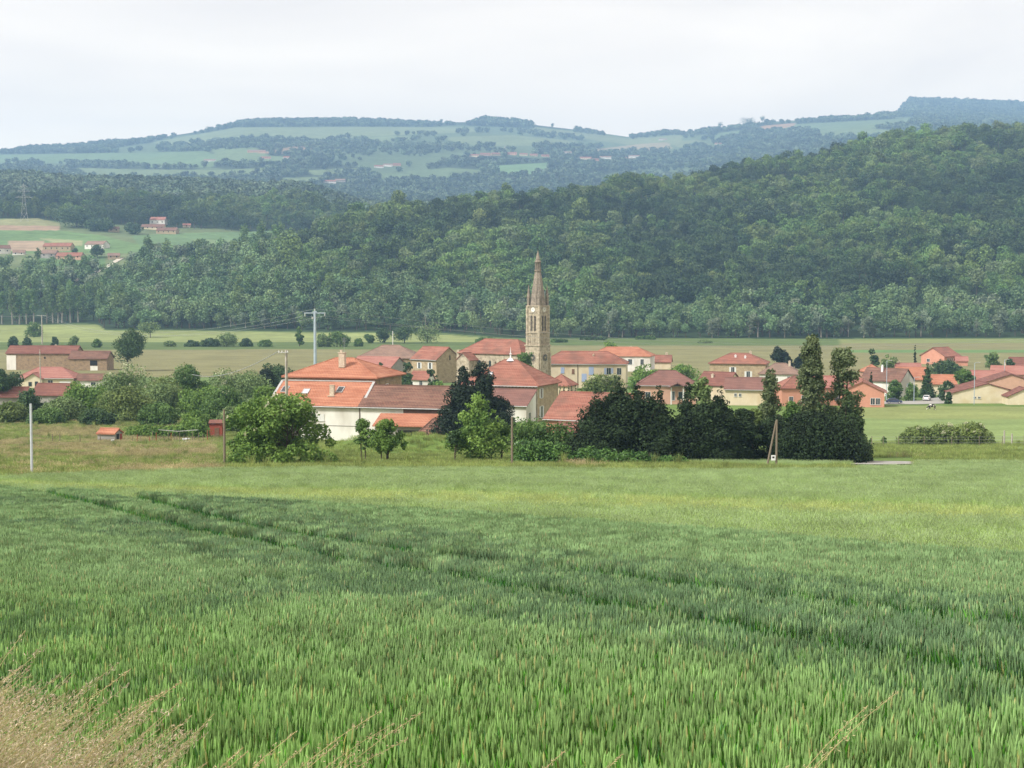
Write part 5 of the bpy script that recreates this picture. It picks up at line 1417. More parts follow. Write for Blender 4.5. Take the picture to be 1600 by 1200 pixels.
T_('bush', 'cypress', 'broad lower skirt of dark cypress behind the right half of the hedge', 1286, 161.5, 140, 634, L_DARKCON, n=15000, size=0.14, cb=0.0, group=HG, cat='cypress', shell=0.3, depth=.4)
T_('bush', 'shrub', 'olive green shrub in the hedge gap left of the leaning pole', 1178, 172, 46, 634, L_WALN, n=4000, size=0.15, cb=0.05, cat='shrub')
T_('bush', 'shrub', 'green leafy shrub rising out of the hedge right of the pole top', 1236, 172, 42, 624, L_MID, n=5000, size=0.15, cb=0.05, cat='shrub')
T_('column', 'poplar', 'tallest windblown poplar rising from the black hedge', 1266, 176, 44, 521, L_POPT, n=11000, size=0.15, cb=0.25, nb=110, br=0.62, cat='poplar', shell=0.55)
T_('column', 'poplar', 'airy two-topped poplar right of the tallest one', 1316, 178, 70, 540, L_POPT, n=8000, size=0.15, cb=0.2, nb=90, br=0.6, cat='poplar', shell=0.6, stems=2)
T_('column', 'poplar', 'shorter windblown poplar above the gap in the hedge', 1201, 175, 40, 575, L_POPT, n=5500, size=0.15, cb=0.2, nb=50, br=0.6, cat='poplar', shell=0.55)
T_('round', 'poplar', 'thin grey-green airy tree growing out of the middle of the hedge', 1096, 176, 52, 576, L_GREYG, n=3200, size=0.15, cb=0.45, nb=16, cat='tree', shell=0.6)
# farm garden
T_('cone', 'fir', 'left spire of the pair of dark firs beside the farm barn', 724, 246, 104, 571, L_CON2, n=30000, size=0.22, cb=0.0, nb=110, br=1.7, cat='fir', aspect=.5, shell=.3, group='dark firs in the farm garden')
T_('cone', 'fir', 'right spire of the pair of dark firs beside the farm barn', 754, 247, 110, 562, L_CON2, n=30000, size=0.22, cb=0.0, nb=110, br=1.7, cat='fir', aspect=.5, shell=.3, group='dark firs in the farm garden')
T_('bush', 'fir', 'low dark skirt of fir between the barn and the finial house', 778, 250, 70, 618, L_CON2, n=13000, size=0.17, cb=0.0, cat='fir', aspect=.4, group='dark firs in the farm garden')
T_('cone', 'fruit_tree', 'light green pointed tree with forked trunk in front of the dark firs', 748, 168, 112, 612, L_LIME, n=9500, size=0.15, cb=0.16, nb=90, br=.75, stems=1, cat='tree', shell=.55)
T_('round', 'fruit_tree', 'small round green tree in front of the white barn wall', 600, 166, 72, 648, L_ROB, n=5200, size=0.14, cb=0.12, stems=3, nb=40, br=.55, shell=.6, cat='tree')
T_('column', 'fruit_tree', 'thin double-stemmed tree just left of the small round tree', 568, 167, 30, 652, L_MID, n=1500, size=0.13, cb=0.25, nb=24, br=.4, shell=.6, stems=2, cat='tree')
T_('round', 'fruit_tree', 'slim sapling with dark head between the mound and the forked tree', 711, 166, 24, 668, L_DARKG, n=1200, size=0.13, cb=0.45, cat='tree')
T_('round', 'fruit_tree', 'slender-trunked green tree just left of the wooden post at the laurels', 784, 171, 36, 652, L_MID, nb=36, br=.5, n=2800, size=0.14, cb=0.25, cat='tree')
T_('bush', 'flowering_bush', 'largest bush, robinia in cream flower covering the farmhouse left wall', 430, 159, 206, 616, L_ROB, n=21000, size=0.16, cb=0.0, blossom=900, nb=90, br=0.95, cat='bush', depth=.7)
T_('bush', 'flowering_bush', 'upper robinia behind the largest bush, dotted with cream flowers', 432, 178, 160, 604, L_ROB, n=12000, size=0.17, cb=0.0, blossom=1700, nb=40, br=1.3, cat='bush', depth=.6)
def hedge_row(name, label, x0, x1, D0, D1, top0, top1, lm, n, size, depth=1.5, cat='hedge', r=0.75):
    TID[0] += 1; rng = np.random.default_rng(1000 + TID[0] * 13)
    a = base_at(x0, D0); b = base_at(x1, D1); mid = (a + b) / 2
    e = empty(name, mid); tag(e, label, cat)
    bl = []
    m = int((b - a).length / (r * 0.55))
    for i in range(m):
        t = (i + rng.random() * .8) / m; p = a.lerp(b, t); row = top0 + (top1 - top0) * t; D = D0 + (D1 - D0) * t
        h = CAMZ + (450 - row) / F * D - g1(p.x, p.y)
        for k in range(max(2, int(h / r * 1.4))):
            rr = r * (.6 + .7 * rng.random()); zz = rng.random() * max(.1, h - rr) * (0.8 + .35 * rng.random())
            bl.append((p.x - mid.x, p.y - mid.y + (rng.random() - .5) * depth, p.z - mid.z + zz, rr))
    q = leaves(rng, bl, n, size, flat=.9, shell=.35)
    link(bpy.data.objects.new('foliage', quadmesh('foliage', q, lm)), e)
    tb = MB()
    for i in range(8):
        p = a.lerp(b, (i + .5) / 8) - mid; tb.tube((p.x, p.y, p.z - .3), (p.x + .1, p.y, p.z + 1.2), .05, .03, 5)
    tb.build('stems', BARK, e)
    return e
hedge_row('laurel_hedge', 'low glossy laurel hedge running along the front of the black cypresses', 806, 1062, 160, 156, 684, 712, L_LAUR, 20000, 0.12, r=0.7)
hedge_row('garden_hedge', 'taller leafy hedge behind the laurels under the finial house', 806, 895, 178, 176, 652, 664, L_MID, 9000, 0.14, r=0.8)
hedge_row('vine_row', 'bright vine hedge behind the bean stakes of the vegetable garden', 203, 322, 282, 277, 664, 655, L_ROB, 6000, 0.2, r=0.9)
# mound left and right
# left trees
G1 = 'trees behind the left meadow'
left = [
 ('round', 'tree', 'dark tree cut by the left frame edge beside the yellow villa', 8, 402, 60, 566, L_DARKG, 0.05, 0),
 ('round', 'tree', 'large round dark tree beside the stone barn wing', 200, 596, 58, 511, L_DARKG, 0.05, 0),
 ('round', 'tree', 'robinia with pale flower heads right of the yellow villa', 205, 385, 92, 561, L_GREYG, 0.05, 700),
 ('round', 'tree', 'bushy light green tree directly right of the maroon-roofed house', 135, 352, 66, 591, L_ROB, 0.02, 0),
 ('bush', 'bush', 'dark upright bush at the left edge of the meadow trees', 50, 342, 56, 606, L_DARKG, 0.0, 0),
 ('bush', 'bush', 'olive bush at the very left behind the white pole', 14, 330, 70, 626, L_WALN, 0.0, 0),
 ('bush', 'bush', 'grey-green low bush in front of the maroon-roofed house', 98, 338, 76, 618, L_GREYG, 0.0, 0),
 ('bush', 'bush', 'broad yellowish walnut tree with low skirt above the brick hut', 196, 336, 96, 602, L_WALN, 0.0, 0),
 ('round', 'tree', 'tall dark green tree left of the cream flowering trees', 300, 392, 66, 563, L_MID, 0.05, 250),
 ('round', 'tree', 'grey-leaved tree behind the vegetable garden', 263, 352, 74, 592, L_GREYG, 0.03, 0),
 ('bush', 'bush', 'dark green bush behind the middle of the vegetable garden', 250, 320, 64, 628, L_MID, 0.0, 0),
 ('bush', 'bush', 'bright green bush beside the red hut', 306, 290, 50, 640, L_ROB, 0.0, 0),
 ('round', 'tree', 'robinia heavy with cream flowers left of the concrete pole', 378, 398, 92, 567, L_GREYG, 0.05, 1700),
 ('round', 'tree', 'middle green tree below the cream flowering robinia', 345, 330, 64, 600, L_MID, 0.03, 100),
 ('bush', 'bush', 'purplish grey bush above the red hut', 362, 300, 52, 634, L_GREYG, 0.0, 0),
 ('round', 'tree', 'dark tree behind the top of the concrete pole', 432, 432, 56, 556, L_DARKG, 0.05, 0),
 ('round', 'tree', 'bluish conifer left of the dark tree by the concrete pole', 414, 428, 34, 568, L_CON2, 0.05, 0),
 ('bush', 'bush', 'fresh green shrub between the cream robinia and the concrete pole', 415, 300, 60, 600, L_ROB, 0.0, 100),
 ('round', 'tree', 'leafy green tree filling the gap above the vegetable garden vines', 318, 350, 78, 594, L_ROB, 0.02, 0),
 ('bush', 'bush', 'dense mid-green bush behind the red hut', 338, 305, 60, 622, L_MID, 0.0, 0),
 ('round', 'tree', 'yellowish tree between the walnut tree and the tall dark green tree', 250, 378, 70, 580, L_WALN, 0.02, 150),
 ('bush', 'bush', 'small dark bush left of the brick hut trees', 150, 322, 60, 636, L_DARKG, 0.0, 0),
 ('bush', 'bush', 'rounded mid-green bush below the light green tree', 75, 326, 60, 636, L_MID, 0.0, 0),
]
for k, nm, lab, px, D, w, top, lm, cb, bl in left:
    s = D / F
    T_(k, nm, lab, px, D, w * 1.14, top, lm, n=8000, size=0.13 + s * 0.7, cb=cb, blossom=bl, group=G1, cat=nm)
# village trees
vill = [
 ('round', 'tree', 'bushy dark garden tree between the orange hipped roof and the stone gable house', 636, 452, 30, 562, L_DARKG, 0.05, 0, 3000),
 ('round', 'tree', 'smaller dark tree below the stone gable house', 676, 448, 18, 573, L_DARKG, 0.05, 0, 1800),
 ('round', 'tree', 'little round tree in front of the pink-red roof', 594, 470, 16, 556, L_DARKG, 0.3, 0, 1200),
 ('bush', 'bush', 'yellow-green bush behind the old barn roof', 686, 420, 30, 594, L_LIME, 0.0, 0, 1500),
 ('round', 'tree', 'leafy dark tree between the finial house and the church tower', 817, 446, 44, 542, L_MID, 0.1, 0, 4500),
 ('round', 'tree', 'olive flowering tree in front of the cream long house', 946, 398, 74, 572, L_WALN, 0.05, 900, 6500),
 ('bush', 'hedge', 'bright clipped garden hedge right of the cream long house', 1008, 470, 56, 566, L_LIME, 0.0, 0, 4000),
 ('bush', 'hedge', 'second bright garden hedge above the peach house roof', 1068, 480, 62, 567, L_LIME, 0.0, 0, 4000),
 ('round', 'tree', 'light green tree top behind the pale orange long roof', 956, 690, 34, 530, L_LIME, 0.05, 0, 2000),
 ('round', 'tree', 'dark tree left of the pair behind the white grey-roofed house', 1218, 560, 36, 541, L_CON2, 0.05, 0, 3500),
 ('round', 'tree', 'dark tree right of the pair behind the white grey-roofed house', 1243, 562, 26, 545, L_CON2, 0.05, 0, 2500),
 ('round', 'tree', 'dark conifer-like tree above the white gable house', 1363, 560, 22, 544, L_DARKG, 0.05, 0, 2000),
 ('round', 'tree', 'grey-green tree beside the street lamp behind the white house', 1388, 545, 30, 552, L_GREYG, 0.05, 0, 2200),
 ('cone', 'cypress', 'thin pointed cypress standing alone near the village edge', 1429, 548, 6.5, 538, L_DARKCON, 0.0, 0, 1500),
 ('cone', 'fir', 'dark fir in front of the orange roofs beside the car park', 1448, 452, 26, 566, L_DARKG, 0.0, 0, 3200),
 ('bush', 'bush', 'green hedge in front of the lone salmon villa', 1472, 560, 66, 561, L_DARKG, 0.0, 0, 4500),
 ('round', 'tree', 'round green garden tree left of the bungalows', 1508, 446, 34, 572, L_MID, 0.05, 60, 3800),
 ('round', 'tree', 'grey willow right of the lone salmon villa', 1550, 560, 36, 549, L_GREYG, 0.05, 0, 3000),
 ('bush', 'bush', 'dark bush behind the right bungalows', 1578, 545, 20, 560, L_DARKG, 0.0, 0, 1500),
 ('bush', 'bush', 'dark bush right beside the cream bungalow wall', 1482, 426, 12, 612, L_DARKG, 0.0, 0, 1200),
 ('bush', 'bush', 'low bushes in front of the fir at the car park edge', 1480, 440, 40, 594, L_DARKG, 0.0, 100, 2500),
 ('bush', 'bush', 'small garden bush below the white gable house', 1398, 446, 28, 592, L_MID, 0.0, 0, 1600),
 ('cone', 'fir', 'small dark fir beside the brown-roofed white house', 1361, 446, 12, 580, L_DARKCON, 0.0, 0, 1200),
 ('bush', 'bush', 'bush right of the white gable house door', 1424, 440, 24, 596, L_MID, 0.0, 0, 1400),
]
for k, nm, lab, px, D, w, top, lm, cb, bl, n in vill:
    T_(k, nm, lab, px, D, w, top, lm, n=n, size=0.14 + D / F * 0.85, cb=cb, blossom=bl, group='village trees and garden bushes', cat=nm, z=0.0 if D > 440 else None)
for i, px in enumerate((875, 881, 888, 893, 899)):
    T_('cone', 'young_cypress', ['first', 'second', 'third', 'fourth', 'fifth'][i] + ' from the left of five small dark cypresses under the cream long house', px, 400, 6.5, 602, L_DARKCON, n=600, size=0.2, cb=0, group='row of five small cypresses', cat='cypress')
# pasture bush on the right
for px, w, top, lab, bl, lm in ((1432, 66, 664, 'left part of the long flowering bush row in the right pasture', 500, L_WALN), (1470, 74, 660, 'middle bush of the flowering row in the right pasture', 800, L_WALN),
                     (1518, 66, 658, 'right bush of the flowering row, greener at its foot', 500, L_WALN)):
    T_('bush', 'pasture_bush', lab, px, 236, w, top, lm, n=6500, size=0.17, cb=0, blossom=bl, group='flowering bush row', cat='bush')
T_('column', 'sapling', 'small sapling on the grass edge right of the black hedge', 1381, 240, 10, 682, L_MID, n=500, size=0.15, cb=0, cat='sapling')
T_('column', 'sapling', 'tiniest sapling right beside the black hedge end', 1360, 240, 6, 685, L_MID, n=250, size=0.15, cb=0, cat='sapling')
# field edge bushes
fe = [(235, 1000, 42, 500, L_GREYG, 'round', 'lone spreading tree in the pale field before the far left wood'), (20, 840, 18, 524, L_DARKG, 'bush', 'first dark bush from the left on the green bank'),
      (42, 840, 16, 527, L_DARKG, 'bush', 'second dark bush from the left on the green bank'), (86, 835, 14, 525, L_DARKG, 'bush', 'blackish bush on the bank above the stone barn roof'),
      (115, 820, 20, 523, L_GREYG, 'round', 'grey young tree above the stone barn roof'), (52, 1010, 30, 502, L_MID, 'bush', 'green thicket under the poplars at the far left'),
      (355, 850, 42, 518, L_GREYG, 'bush', 'grey-topped thicket on the bank left of the steel pole'), (328, 848, 36, 526, L_DARKG, 'bush', 'dark low thicket beside the grey-topped one'),
      (385, 848, 22, 528, L_DARKG, 'bush', 'small low bush between the thicket and the steel pole'), (468, 850, 14, 510, L_MID, 'round', 'small upright tree just left of the steel pole'),
      (505, 842, 26, 520, L_GREYG, 'bush', 'pale flowering bush just right of the steel pole'), (530, 842, 40, 516, L_MID, 'bush', 'round green bush right of the steel pole'),
      (576, 900, 18, 520, L_MID, 'round', 'small tree left of the dark field thicket'), (600, 905, 36, 505, L_DARKG, 'round', 'dark round tree left of the cream mast'),
      (632, 900, 44, 503, L_DARKG, 'round', 'dark round tree behind the mast of the grey-brown house'), (668, 900, 52, 499, L_GREYG, 'round', 'big pale green round tree left of the church roof'),
      (1102, 905, 28, 531, L_GREYG, 'bush', 'brown low thicket at the edge of the tan field'), (875, 915, 34, 528, L_MID, 'bush', 'green bush right of the church tower base'),
      (415, 846, 24, 530, L_MID, 'bush', 'low green bush halfway between the thicket and the upright tree'), (265, 852, 20, 532, L_GREYG, 'bush', 'small grey bush on the bank right of the round dark tree'),
      (152, 838, 18, 529, L_MID, 'bush', 'green bush on the bank between the barn wing and the round dark tree'), (560, 850, 16, 528, L_MID, 'bush', 'small bush between the round green bush and the small field tree'),
      (760, 900, 40, 526, L_MID, 'bush', 'green bush line behind the church nave roof'), (930, 955, 60, 523, L_DARKG, 'bush', 'dark thicket on the green bank right of the church tower'),
      (1010, 965, 44, 524, L_MID, 'bush', 'mid-green thicket on the bank above the pale orange long roof'),
      (300, 850, 26, 531, L_DARKG, 'bush', 'low bush at the left end of the bank thicket')]
for px, D, w, top, lm, k, lab in fe:
    T_(k, 'field_tree' if k == 'round' else 'field_bush', lab, px, D, w, top, lm, n=1800, size=0.45, cb=0.22 if k == 'round' and px == 235 else 0.0, group='bushes and trees along the valley fields', cat='tree' if k == 'round' else 'bush', z=0)
T_('round', 'hamlet_tree', 'dark blue-green round tree in the terrace hamlet', 152, 1490, 24, 381, L_DARKG, n=1500, size=0.8, cb=0.02, cat='tree')
T_('round', 'hamlet_tree', 'small dark tree before the long red roof of the terrace hamlet', 117, 1500, 12, 385, L_DARKG, n=600, size=0.7, cb=0.02, cat='tree')
T_('round', 'hamlet_tree', 'huge dark tree mass at the edge of the green terrace field', 120, 1830, 76, 318, L_DARKG, n=4000, size=1.1, cb=0.0, nb=40, br=8, cat='tree')
T_('round', 'hamlet_tree', 'second dark tree mass sloping down beside the huge one', 158, 1800, 50, 338, L_DARKG, n=2500, size=1.1, cb=0.0, nb=30, br=6, cat='tree')
T_('round', 'hamlet_tree', 'dark tree between the stone house and the tall white hillside house', 208, 1790, 34, 342, L_DARKG, n=1500, size=1.0, cb=0.0, cat='tree')
for i, (px, w, top, lab) in enumerate(((788, 8, 229, 'dark cedar beside the hilltop steeple'), (1106, 6, 201, 'first lone tree from the saddle on the right-hand ridge'), (1126, 9, 192, 'thin twin tree on the right-hand ridge'), (1191, 9, 181, 'round-headed tall tree on the ridge copse'),
                     (1168, 34, 185, 'low round copse on the ridge beside the bare brown field'), (1211, 5, 191, 'tiny tree right of the ridge copse'), (863, 6, 194, 'lone round tree on the ridge between two copses'), (328, 5, 203, 'lone tree on the pale slope of the left ridge'), (690, 7, 188, 'small tree left of the thick ridge copse'), (1079, 5, 205, 'lone tree on the right-hand ridge above the saddle'))):
    D = float(real(3880)) if px != 788 else hit(788, 243, 2500, 7400).y - 15
    T_('round', 'ridge_tree', lab, px, D, w, top, L_FAR, n=400 if w < 20 else 1200, size=1.2, cb=0.12 if w < 20 else 0, cat='tree', group='lone trees on the far ridge')

# riverside front row: countable trees
def riverside_row():
    rng = np.random.default_rng(55)
    grp = 'front row of the riverside wood'
    protos = []
    for i, me in enumerate(VR):
        protos.append(me)
    # trees as thing with crown and trunk
    def split(kind, seed, Hh, Rr, lm, n, size, cb, br, tm, nb=24):
        r = np.random.default_rng(seed)
        q = leaves(r, crown_blobs(r, Rr, Rr, Hh * cb, Hh, nb, br, kind), n, size, flat=.85, shell=.4)
        c = quadmesh('crown', q, lm); t = trunkmesh(r, Hh * .7, 0.02 * Hh, limbs=4, spread=Rr * .6).mesh('trunk', tm)
        return c, t
    kinds = {'green': [split('round', 900 + i, 15, 6.3, L_RIVER, 1500, 0.5, 0.06, 2.3, BARK) for i in range(4)],
             'willow': [split('round', 920 + i, 17, 6.0, L_WILLOW, 1500, 0.5, 0.1, 2.1, BARKP) for i in range(2)],
             'poplar': [split('column', 930 + i, 27, 3.6, L_POPLAR, 1500, 0.5, 0.3, 1.7, BARKP, 28) for i in range(2)]}
    lab = {'green': 'round green broadleaf tree in the front row of the riverside wood', 'willow': 'silvery willow in the front row of the riverside wood', 'poplar': 'slim plantation poplar with bare pale trunk at the far left'}
    def put(kind, x, y, s, g):
        c, t = kinds[kind][int(rng.integers(len(kinds[kind])))]
        e = empty('riverside_' + ('tree' if kind == 'green' else kind), (x, y, g1(x, y)), rng.random() * 6.28); e.scale = (s, s, s * (0.9 + .25 * rng.random()))
        tag(e, lab_(kind), kind if kind != 'green' else 'tree', g)
        link(bpy.data.objects.new('crown', c), e); link(bpy.data.objects.new('trunk', t), e)
    cnt = {}
    def ordn(n):
        return '%d%s' % (n, 'th' if 10 <= n % 100 <= 20 else {1: 'st', 2: 'nd', 3: 'rd'}.get(n % 10, 'th'))
    def lab_(kind):
        cnt[kind] = cnt.get(kind, 0) + 1
        return {'green': 'round green tree, %s broadleaf from the left along the front of the riverside wood', 'willow': 'silvery willow, %s willow from the left along the front of the riverside wood',
                'poplar': 'slim bare-trunked poplar, %s from the left in the far left plantation row'}[kind] % ordn(cnt[kind])
    for px in (4, 19, 31, 42, 53, 74, 83, 91, 98, 110, 122):
        D = 1222 + rng.random() * 5; put('poplar', (px - 800) / F * D, D, 1.0, 'plantation poplars')
    px = 128.0
    while px < 1640:
        D = float(woodedge(px)) + 2 + rng.random() * 8
        wil = (1100 < px < 1600 and rng.random() < .5) or rng.random() < .1
        put('willow' if wil else 'green', (px - 800) / F * D, D, 0.7 + 0.45 * rng.random(), grp)
        px += 13 + 12 * rng.random()
riverside_row()
# ================================================================== ROADS
def ribbon(name, pts, w, m, dz=0.05, step=2.0):
    P = [Vector(p) for p in pts]; Q = []
    for a, b in zip(P, P[1:]):
        n = max(1, int((b - a).length / step))
        for k in range(n): Q.append(a.lerp(b, k / n))
    Q.append(P[-1]); b = MB()
    L, Rr = [], []
    for i, q in enumerate(Q):
        t = (Q[min(i + 1, len(Q) - 1)] - Q[max(i - 1, 0)]); t.z = 0; t.normalize(); s = Vector((-t.y, t.x, 0)) * (w / 2)
        for lst, p in ((L, q + s), (Rr, q - s)):
            lst.append(Vector((p.x, p.y, g1(p.x, p.y) + dz)))
    for i in range(len(Q) - 1): b.poly([Rr[i], Rr[i + 1], L[i + 1], L[i]])
    o = b.build(name, m); o['kind'] = 'structure'
    return o
ribbon('lane', [hit(1338, 727), hit(1358, 723), hit(1380, 723.5), hit(1405, 725.5), hit(1424, 727)], 7.5, ASPH, 0.12, 1.0)
ribbon('village_road', [base_at(1360, 432), base_at(1420, 430), base_at(1475, 436), base_at(1500, 450), base_at(1520, 480)], 13, ASPH, 0.08)
ribbon('hamlet_road', [base_at(116, 1400), base_at(140, 1420), base_at(165, 1450), base_at(190, 1490)], 5, mat('pale_gravel', (0.5, 0.46, 0.38), scale=0.5), 0.5, 6)

# ================================================================== POLES AND WIRES
def pole(name, label, px, base_row, top_row, r0, r1, m, cat='utility pole', D=None, arm=None, group=None, square=False, brace=False):
    P = hit(px, base_row) if D is None else base_at(px, D)
    top = CAMZ + (450 - top_row) / F * P.y - P.z
    e = empty(name, P); tag(e, label, cat, group)
    b = MB()
    b.tube((0, 0, -0.5), (0, 0, top), r0, r1, 4 if square else 10)
    b.build('shaft', m, e)
    if arm:
        a = MB(); w, yaw, k = arm
        d = Vector((math.cos(R(yaw)), math.sin(R(yaw)), 0))
        a.tube(Vector((0, -r1 - .06, top - .3)) - d * w / 2, Vector((0, -r1 - .06, top - .3)) + d * w / 2, 0.07, 0.07, 4); a.build('crossarm', ZINC, e)
        for i in range(k):
            q = Vector((0, -r1 - .06, top - .3)) + d * (w * (-.46 + .92 * i / max(1, k - 1)))
            c = MB(); c.tube(q, q + Vector((0, 0, .12)), .03, .03, 6); c.tube(q + Vector((0, 0, .12)), q + Vector((0, 0, .2)), .07, .07, 8); c.tube(q + Vector((0, 0, .22)), q + Vector((0, 0, .3)), .07, .04, 8); c.build('insulator', CERAM, e)
    return e, P, top
pole('post', 'plain pale grey metal post standing alone in the left of the meadow', 50, 742, 631, 0.11, 0.09, mat('pale_painted_metal', (0.52, 0.56, 0.62), (0.42, 0.45, 0.50), scale=2, rough=0.5), cat='post')
pole('utility_pole', 'short weathered wooden pole in front of the largest flowering bush', 351, 727, 640, 0.13, 0.10, WOODG)
pole('utility_pole', 'short weathered wooden pole in front of the laurels below the finial house', 800, 727, 652, 0.12, 0.10, WOODG)
e1, P1, t1 = pole('utility_pole', 'square concrete pole with insulators rising in front of the orange roofs', 448.5, 0, 547, 0.24, 0.17, CONC, D=205, square=True)
a = MB(); a.bar((-1.0, -.25, t1 - .35), (0.35, -.25, t1 - .25), 0.05); a.build('crossarm', ZINC, e1)
for q in (-.9, -.5, .2):
    a = MB(); a.tube((q, -.28, t1 - .3), (q, -.28, t1 - .05), .07, .05, 8); a.build('insulator', CERAM, e1)
e2, P2, t2 = pole('pylon_mast', 'tall tapered blue-grey steel mast with wide T crossarm behind the farm', 493, 0, 488, 0.48, 0.30, STEELB, D=402, cat='power mast')
a = MB(); a.box((0, 0, t2 - .15), (5.4, 0.22, 0.24)); a.box((0, 0, t2 + .1), (0.9, .3, .4)); a.build('crossarm', STEELB, e2)
for q in (-2.5, 0, 2.5):
    a = MB(); a.tube((q, 0, t2 - .3 if q else t2 + .3), (q, 0, t2 - .9 if q else t2 + .9), .09, .07, 8); a.build('insulator', CERAM, e2)
a = MB(); a.box((-.55, -.1, t2 - 1.4), (0.5, .4, .5)); a.build('switch_box', ZINC, e2)
e3, P3, t3 = pole('utility_pole', 'concrete pole with short crossarm in the pale field before the far left poplars', 66, 0, 492, 0.34, 0.26, CONC, D=880, arm=(5.0, 0, 3))
e4, P4, t4 = pole('utility_pole', 'thin concrete pole standing between the yellow villa and the barn', 63.5, 0, 546, 0.17, 0.12, CONC, D=470)
eA, PA, tA = pole('utility_pole', 'wooden A-shaped pole with small white plate in front of the black hedge', 1213, 729, 656, 0.11, 0.09, WOODG)
a = MB(); a.tube((-0.95, 0, -.4), (-0.05, 0, tA - .1), 0.11, 0.08, 8); a.build('brace', WOODG, eA)
a = MB(); a.box((-.32, -.16, .85), (.42, .04, .5)); pl = a.build('plate', WHITEP, eA)
a = MB(); a.box((-.32, -.19, .9), (.2, .01, .16)); a.build('plate_symbol', DARKIN, pl)
pole('mast', 'thin white aerial mast on the grey-brown hipped house', 614, 0, 517, 0.14, 0.10, CERAM, D=563, cat='mast')
def lamp(label, px, D, top):
    P = base_at(px, D); e = empty('street_lamp', P); tag(e, label, 'street lamp', 'street lamps of the housing estate')
    t = CAMZ + (450 - top) / F * D - P.z
    b = MB(); b.tube((0, 0, 0), (0, 0, t), .11, .07, 8); b.tube((0, 0, t), (.9, 0, t + .15), .05, .04, 6); b.build('column', STEELB, e)
    b = MB(); b.box((1.1, 0, t + .15), (.7, .28, .14)); b.build('lamp_head', ZINC, e)
lamp('street lamp in front of the white gable house', 1385, 440, 564); lamp('street lamp left of the bungalows', 1522, 424, 567)
lamp('tall street lamp rising behind the pink bungalow', 1569, 490, 562)
lamp('short street lamp at the car park hedge', 1428, 436, 590)
lamp('short street lamp beside the white gable house wall', 1417, 440, 600)
for px, D, top, lab in ((1569, 236, 673, 'left one of two grey concrete posts right of the pasture bushes'), (1581, 238, 678, 'right one of two grey concrete posts right of the pasture bushes')):
    pole('concrete_post', lab, px, 0, top, 0.13, 0.12, CONC, D=D, cat='post', square=True)
def wire(label, a, b, sag, r=0.03, n=24, group='overhead wires'):
    a = Vector(a); b = Vector(b); m = MB(); pts = []
    for i in range(n + 1):
        t = i / n; p = a.lerp(b, t); p.z -= sag * 4 * t * (1 - t); pts.append(p)
    m.path(pts, [r] * len(pts), 5)
    o = m.build('power_cable', WIRE); tag(o, label, 'cable', group)
tp2 = P2 + Vector((0, 0, t2)); tp3 = P3 + Vector((0, 0, t3)); tp1 = P1 + Vector((0, 0, t1))
for q, l in ((-2.4, 'left'), (0.0, 'middle'), (2.4, 'right')):
    wire(l + ' strand of the line running from the steel mast across the valley to the right', tp2 + Vector((q, 0, .9 if q == 0 else -.9)), at(1720 , 520 + q * 1.0, 560), 6.5, 0.022, 40)
    wire(l + ' strand of the line from the steel mast to the concrete field pole', tp2 + Vector((q, 0, .9 if q == 0 else -.9)), tp3 + Vector((q, 0, 0)), 8.0, 0.028, 40)
wire('dark cable from the concrete farm pole sloping down behind the flowering trees', tp1 + Vector((-.9, -.28, -.1)), at(300, 585, 330), 1.5, 0.05)
wire('thin line leaving the far field pole to the left frame edge', tp3, at(-60, 488, 900), 1.5, 0.03)
# fence on the pasture
fe_ = empty('wire_fence', base_at(1470, 231)); tag(fe_, 'thin wire pasture fence with sparse posts in front of the flowering bushes', 'fence')
fx = fe_.location
b = MB()
posts = [base_at(px, 231) - fx for px in (1346, 1362, 1380, 1404, 1444, 1487, 1530, 1566, 1600, 1650)]
for hgt in (0.5, 0.95, 1.35):
    for p, q in zip(posts, posts[1:]): b.bar(p + Vector((0, 0, hgt)), q + Vector((0, 0, hgt)), 0.012)
b.build('wires', WIRE, fe_)
for p in posts:
    m = MB(); m.tube(p + Vector((0, 0, -.3)), p + Vector((0, 0, 1.5)), .05, .045, 6); m.build('post', WOODG, fe_)
# vegetable garden stakes
ga = empty('stake_fence', hit(262, 692)); tag(ga, 'irregular wooden stake fence of the vegetable garden', 'fence')
gx = ga.location; rr_ = random.Random(4)
for px in (207, 214, 220, 234, 238, 244, 250, 257, 263, 267, 272, 276, 281, 287, 293, 301, 305, 311, 318, 324):
    p = base_at(px, gx.y + rr_.uniform(-1.5, 2.5)) - gx
    m = MB(); hh = rr_.uniform(.9, 2.1); m.tube(p + Vector((0, 0, -.3)), p + Vector((rr_.uniform(-.1, .1), 0, hh)), .06, .05, 6); m.build('stake', WOODG if rr_.random() < .7 else REDW, ga)
m = MB(); a, c = base_at(248, gx.y) - gx, base_at(309, gx.y) - gx
m.path([a + Vector((0, 0, 2.1)), a.lerp(c, .5) + Vector((0, 0, 1.85)), c + Vector((0, 0, 2.1))], [.05] * 3, 6); m.build('rail', ZINC, ga)
for i, (px, lab) in enumerate(((82, 'first'), (93.5, 'second'), (125, 'third'), (156.5, 'fourth'))):
    p = hit(px, 693)
    m = MB(); m.tube((0, 0, -.3), (0.03, 0, 1.55), .075, .06, 7); o = m.build('fence_post', WOODG); o.location = p
    tag(o, lab + ' of four wooden posts in the meadow left of the brick hut', 'post', 'meadow fence posts')
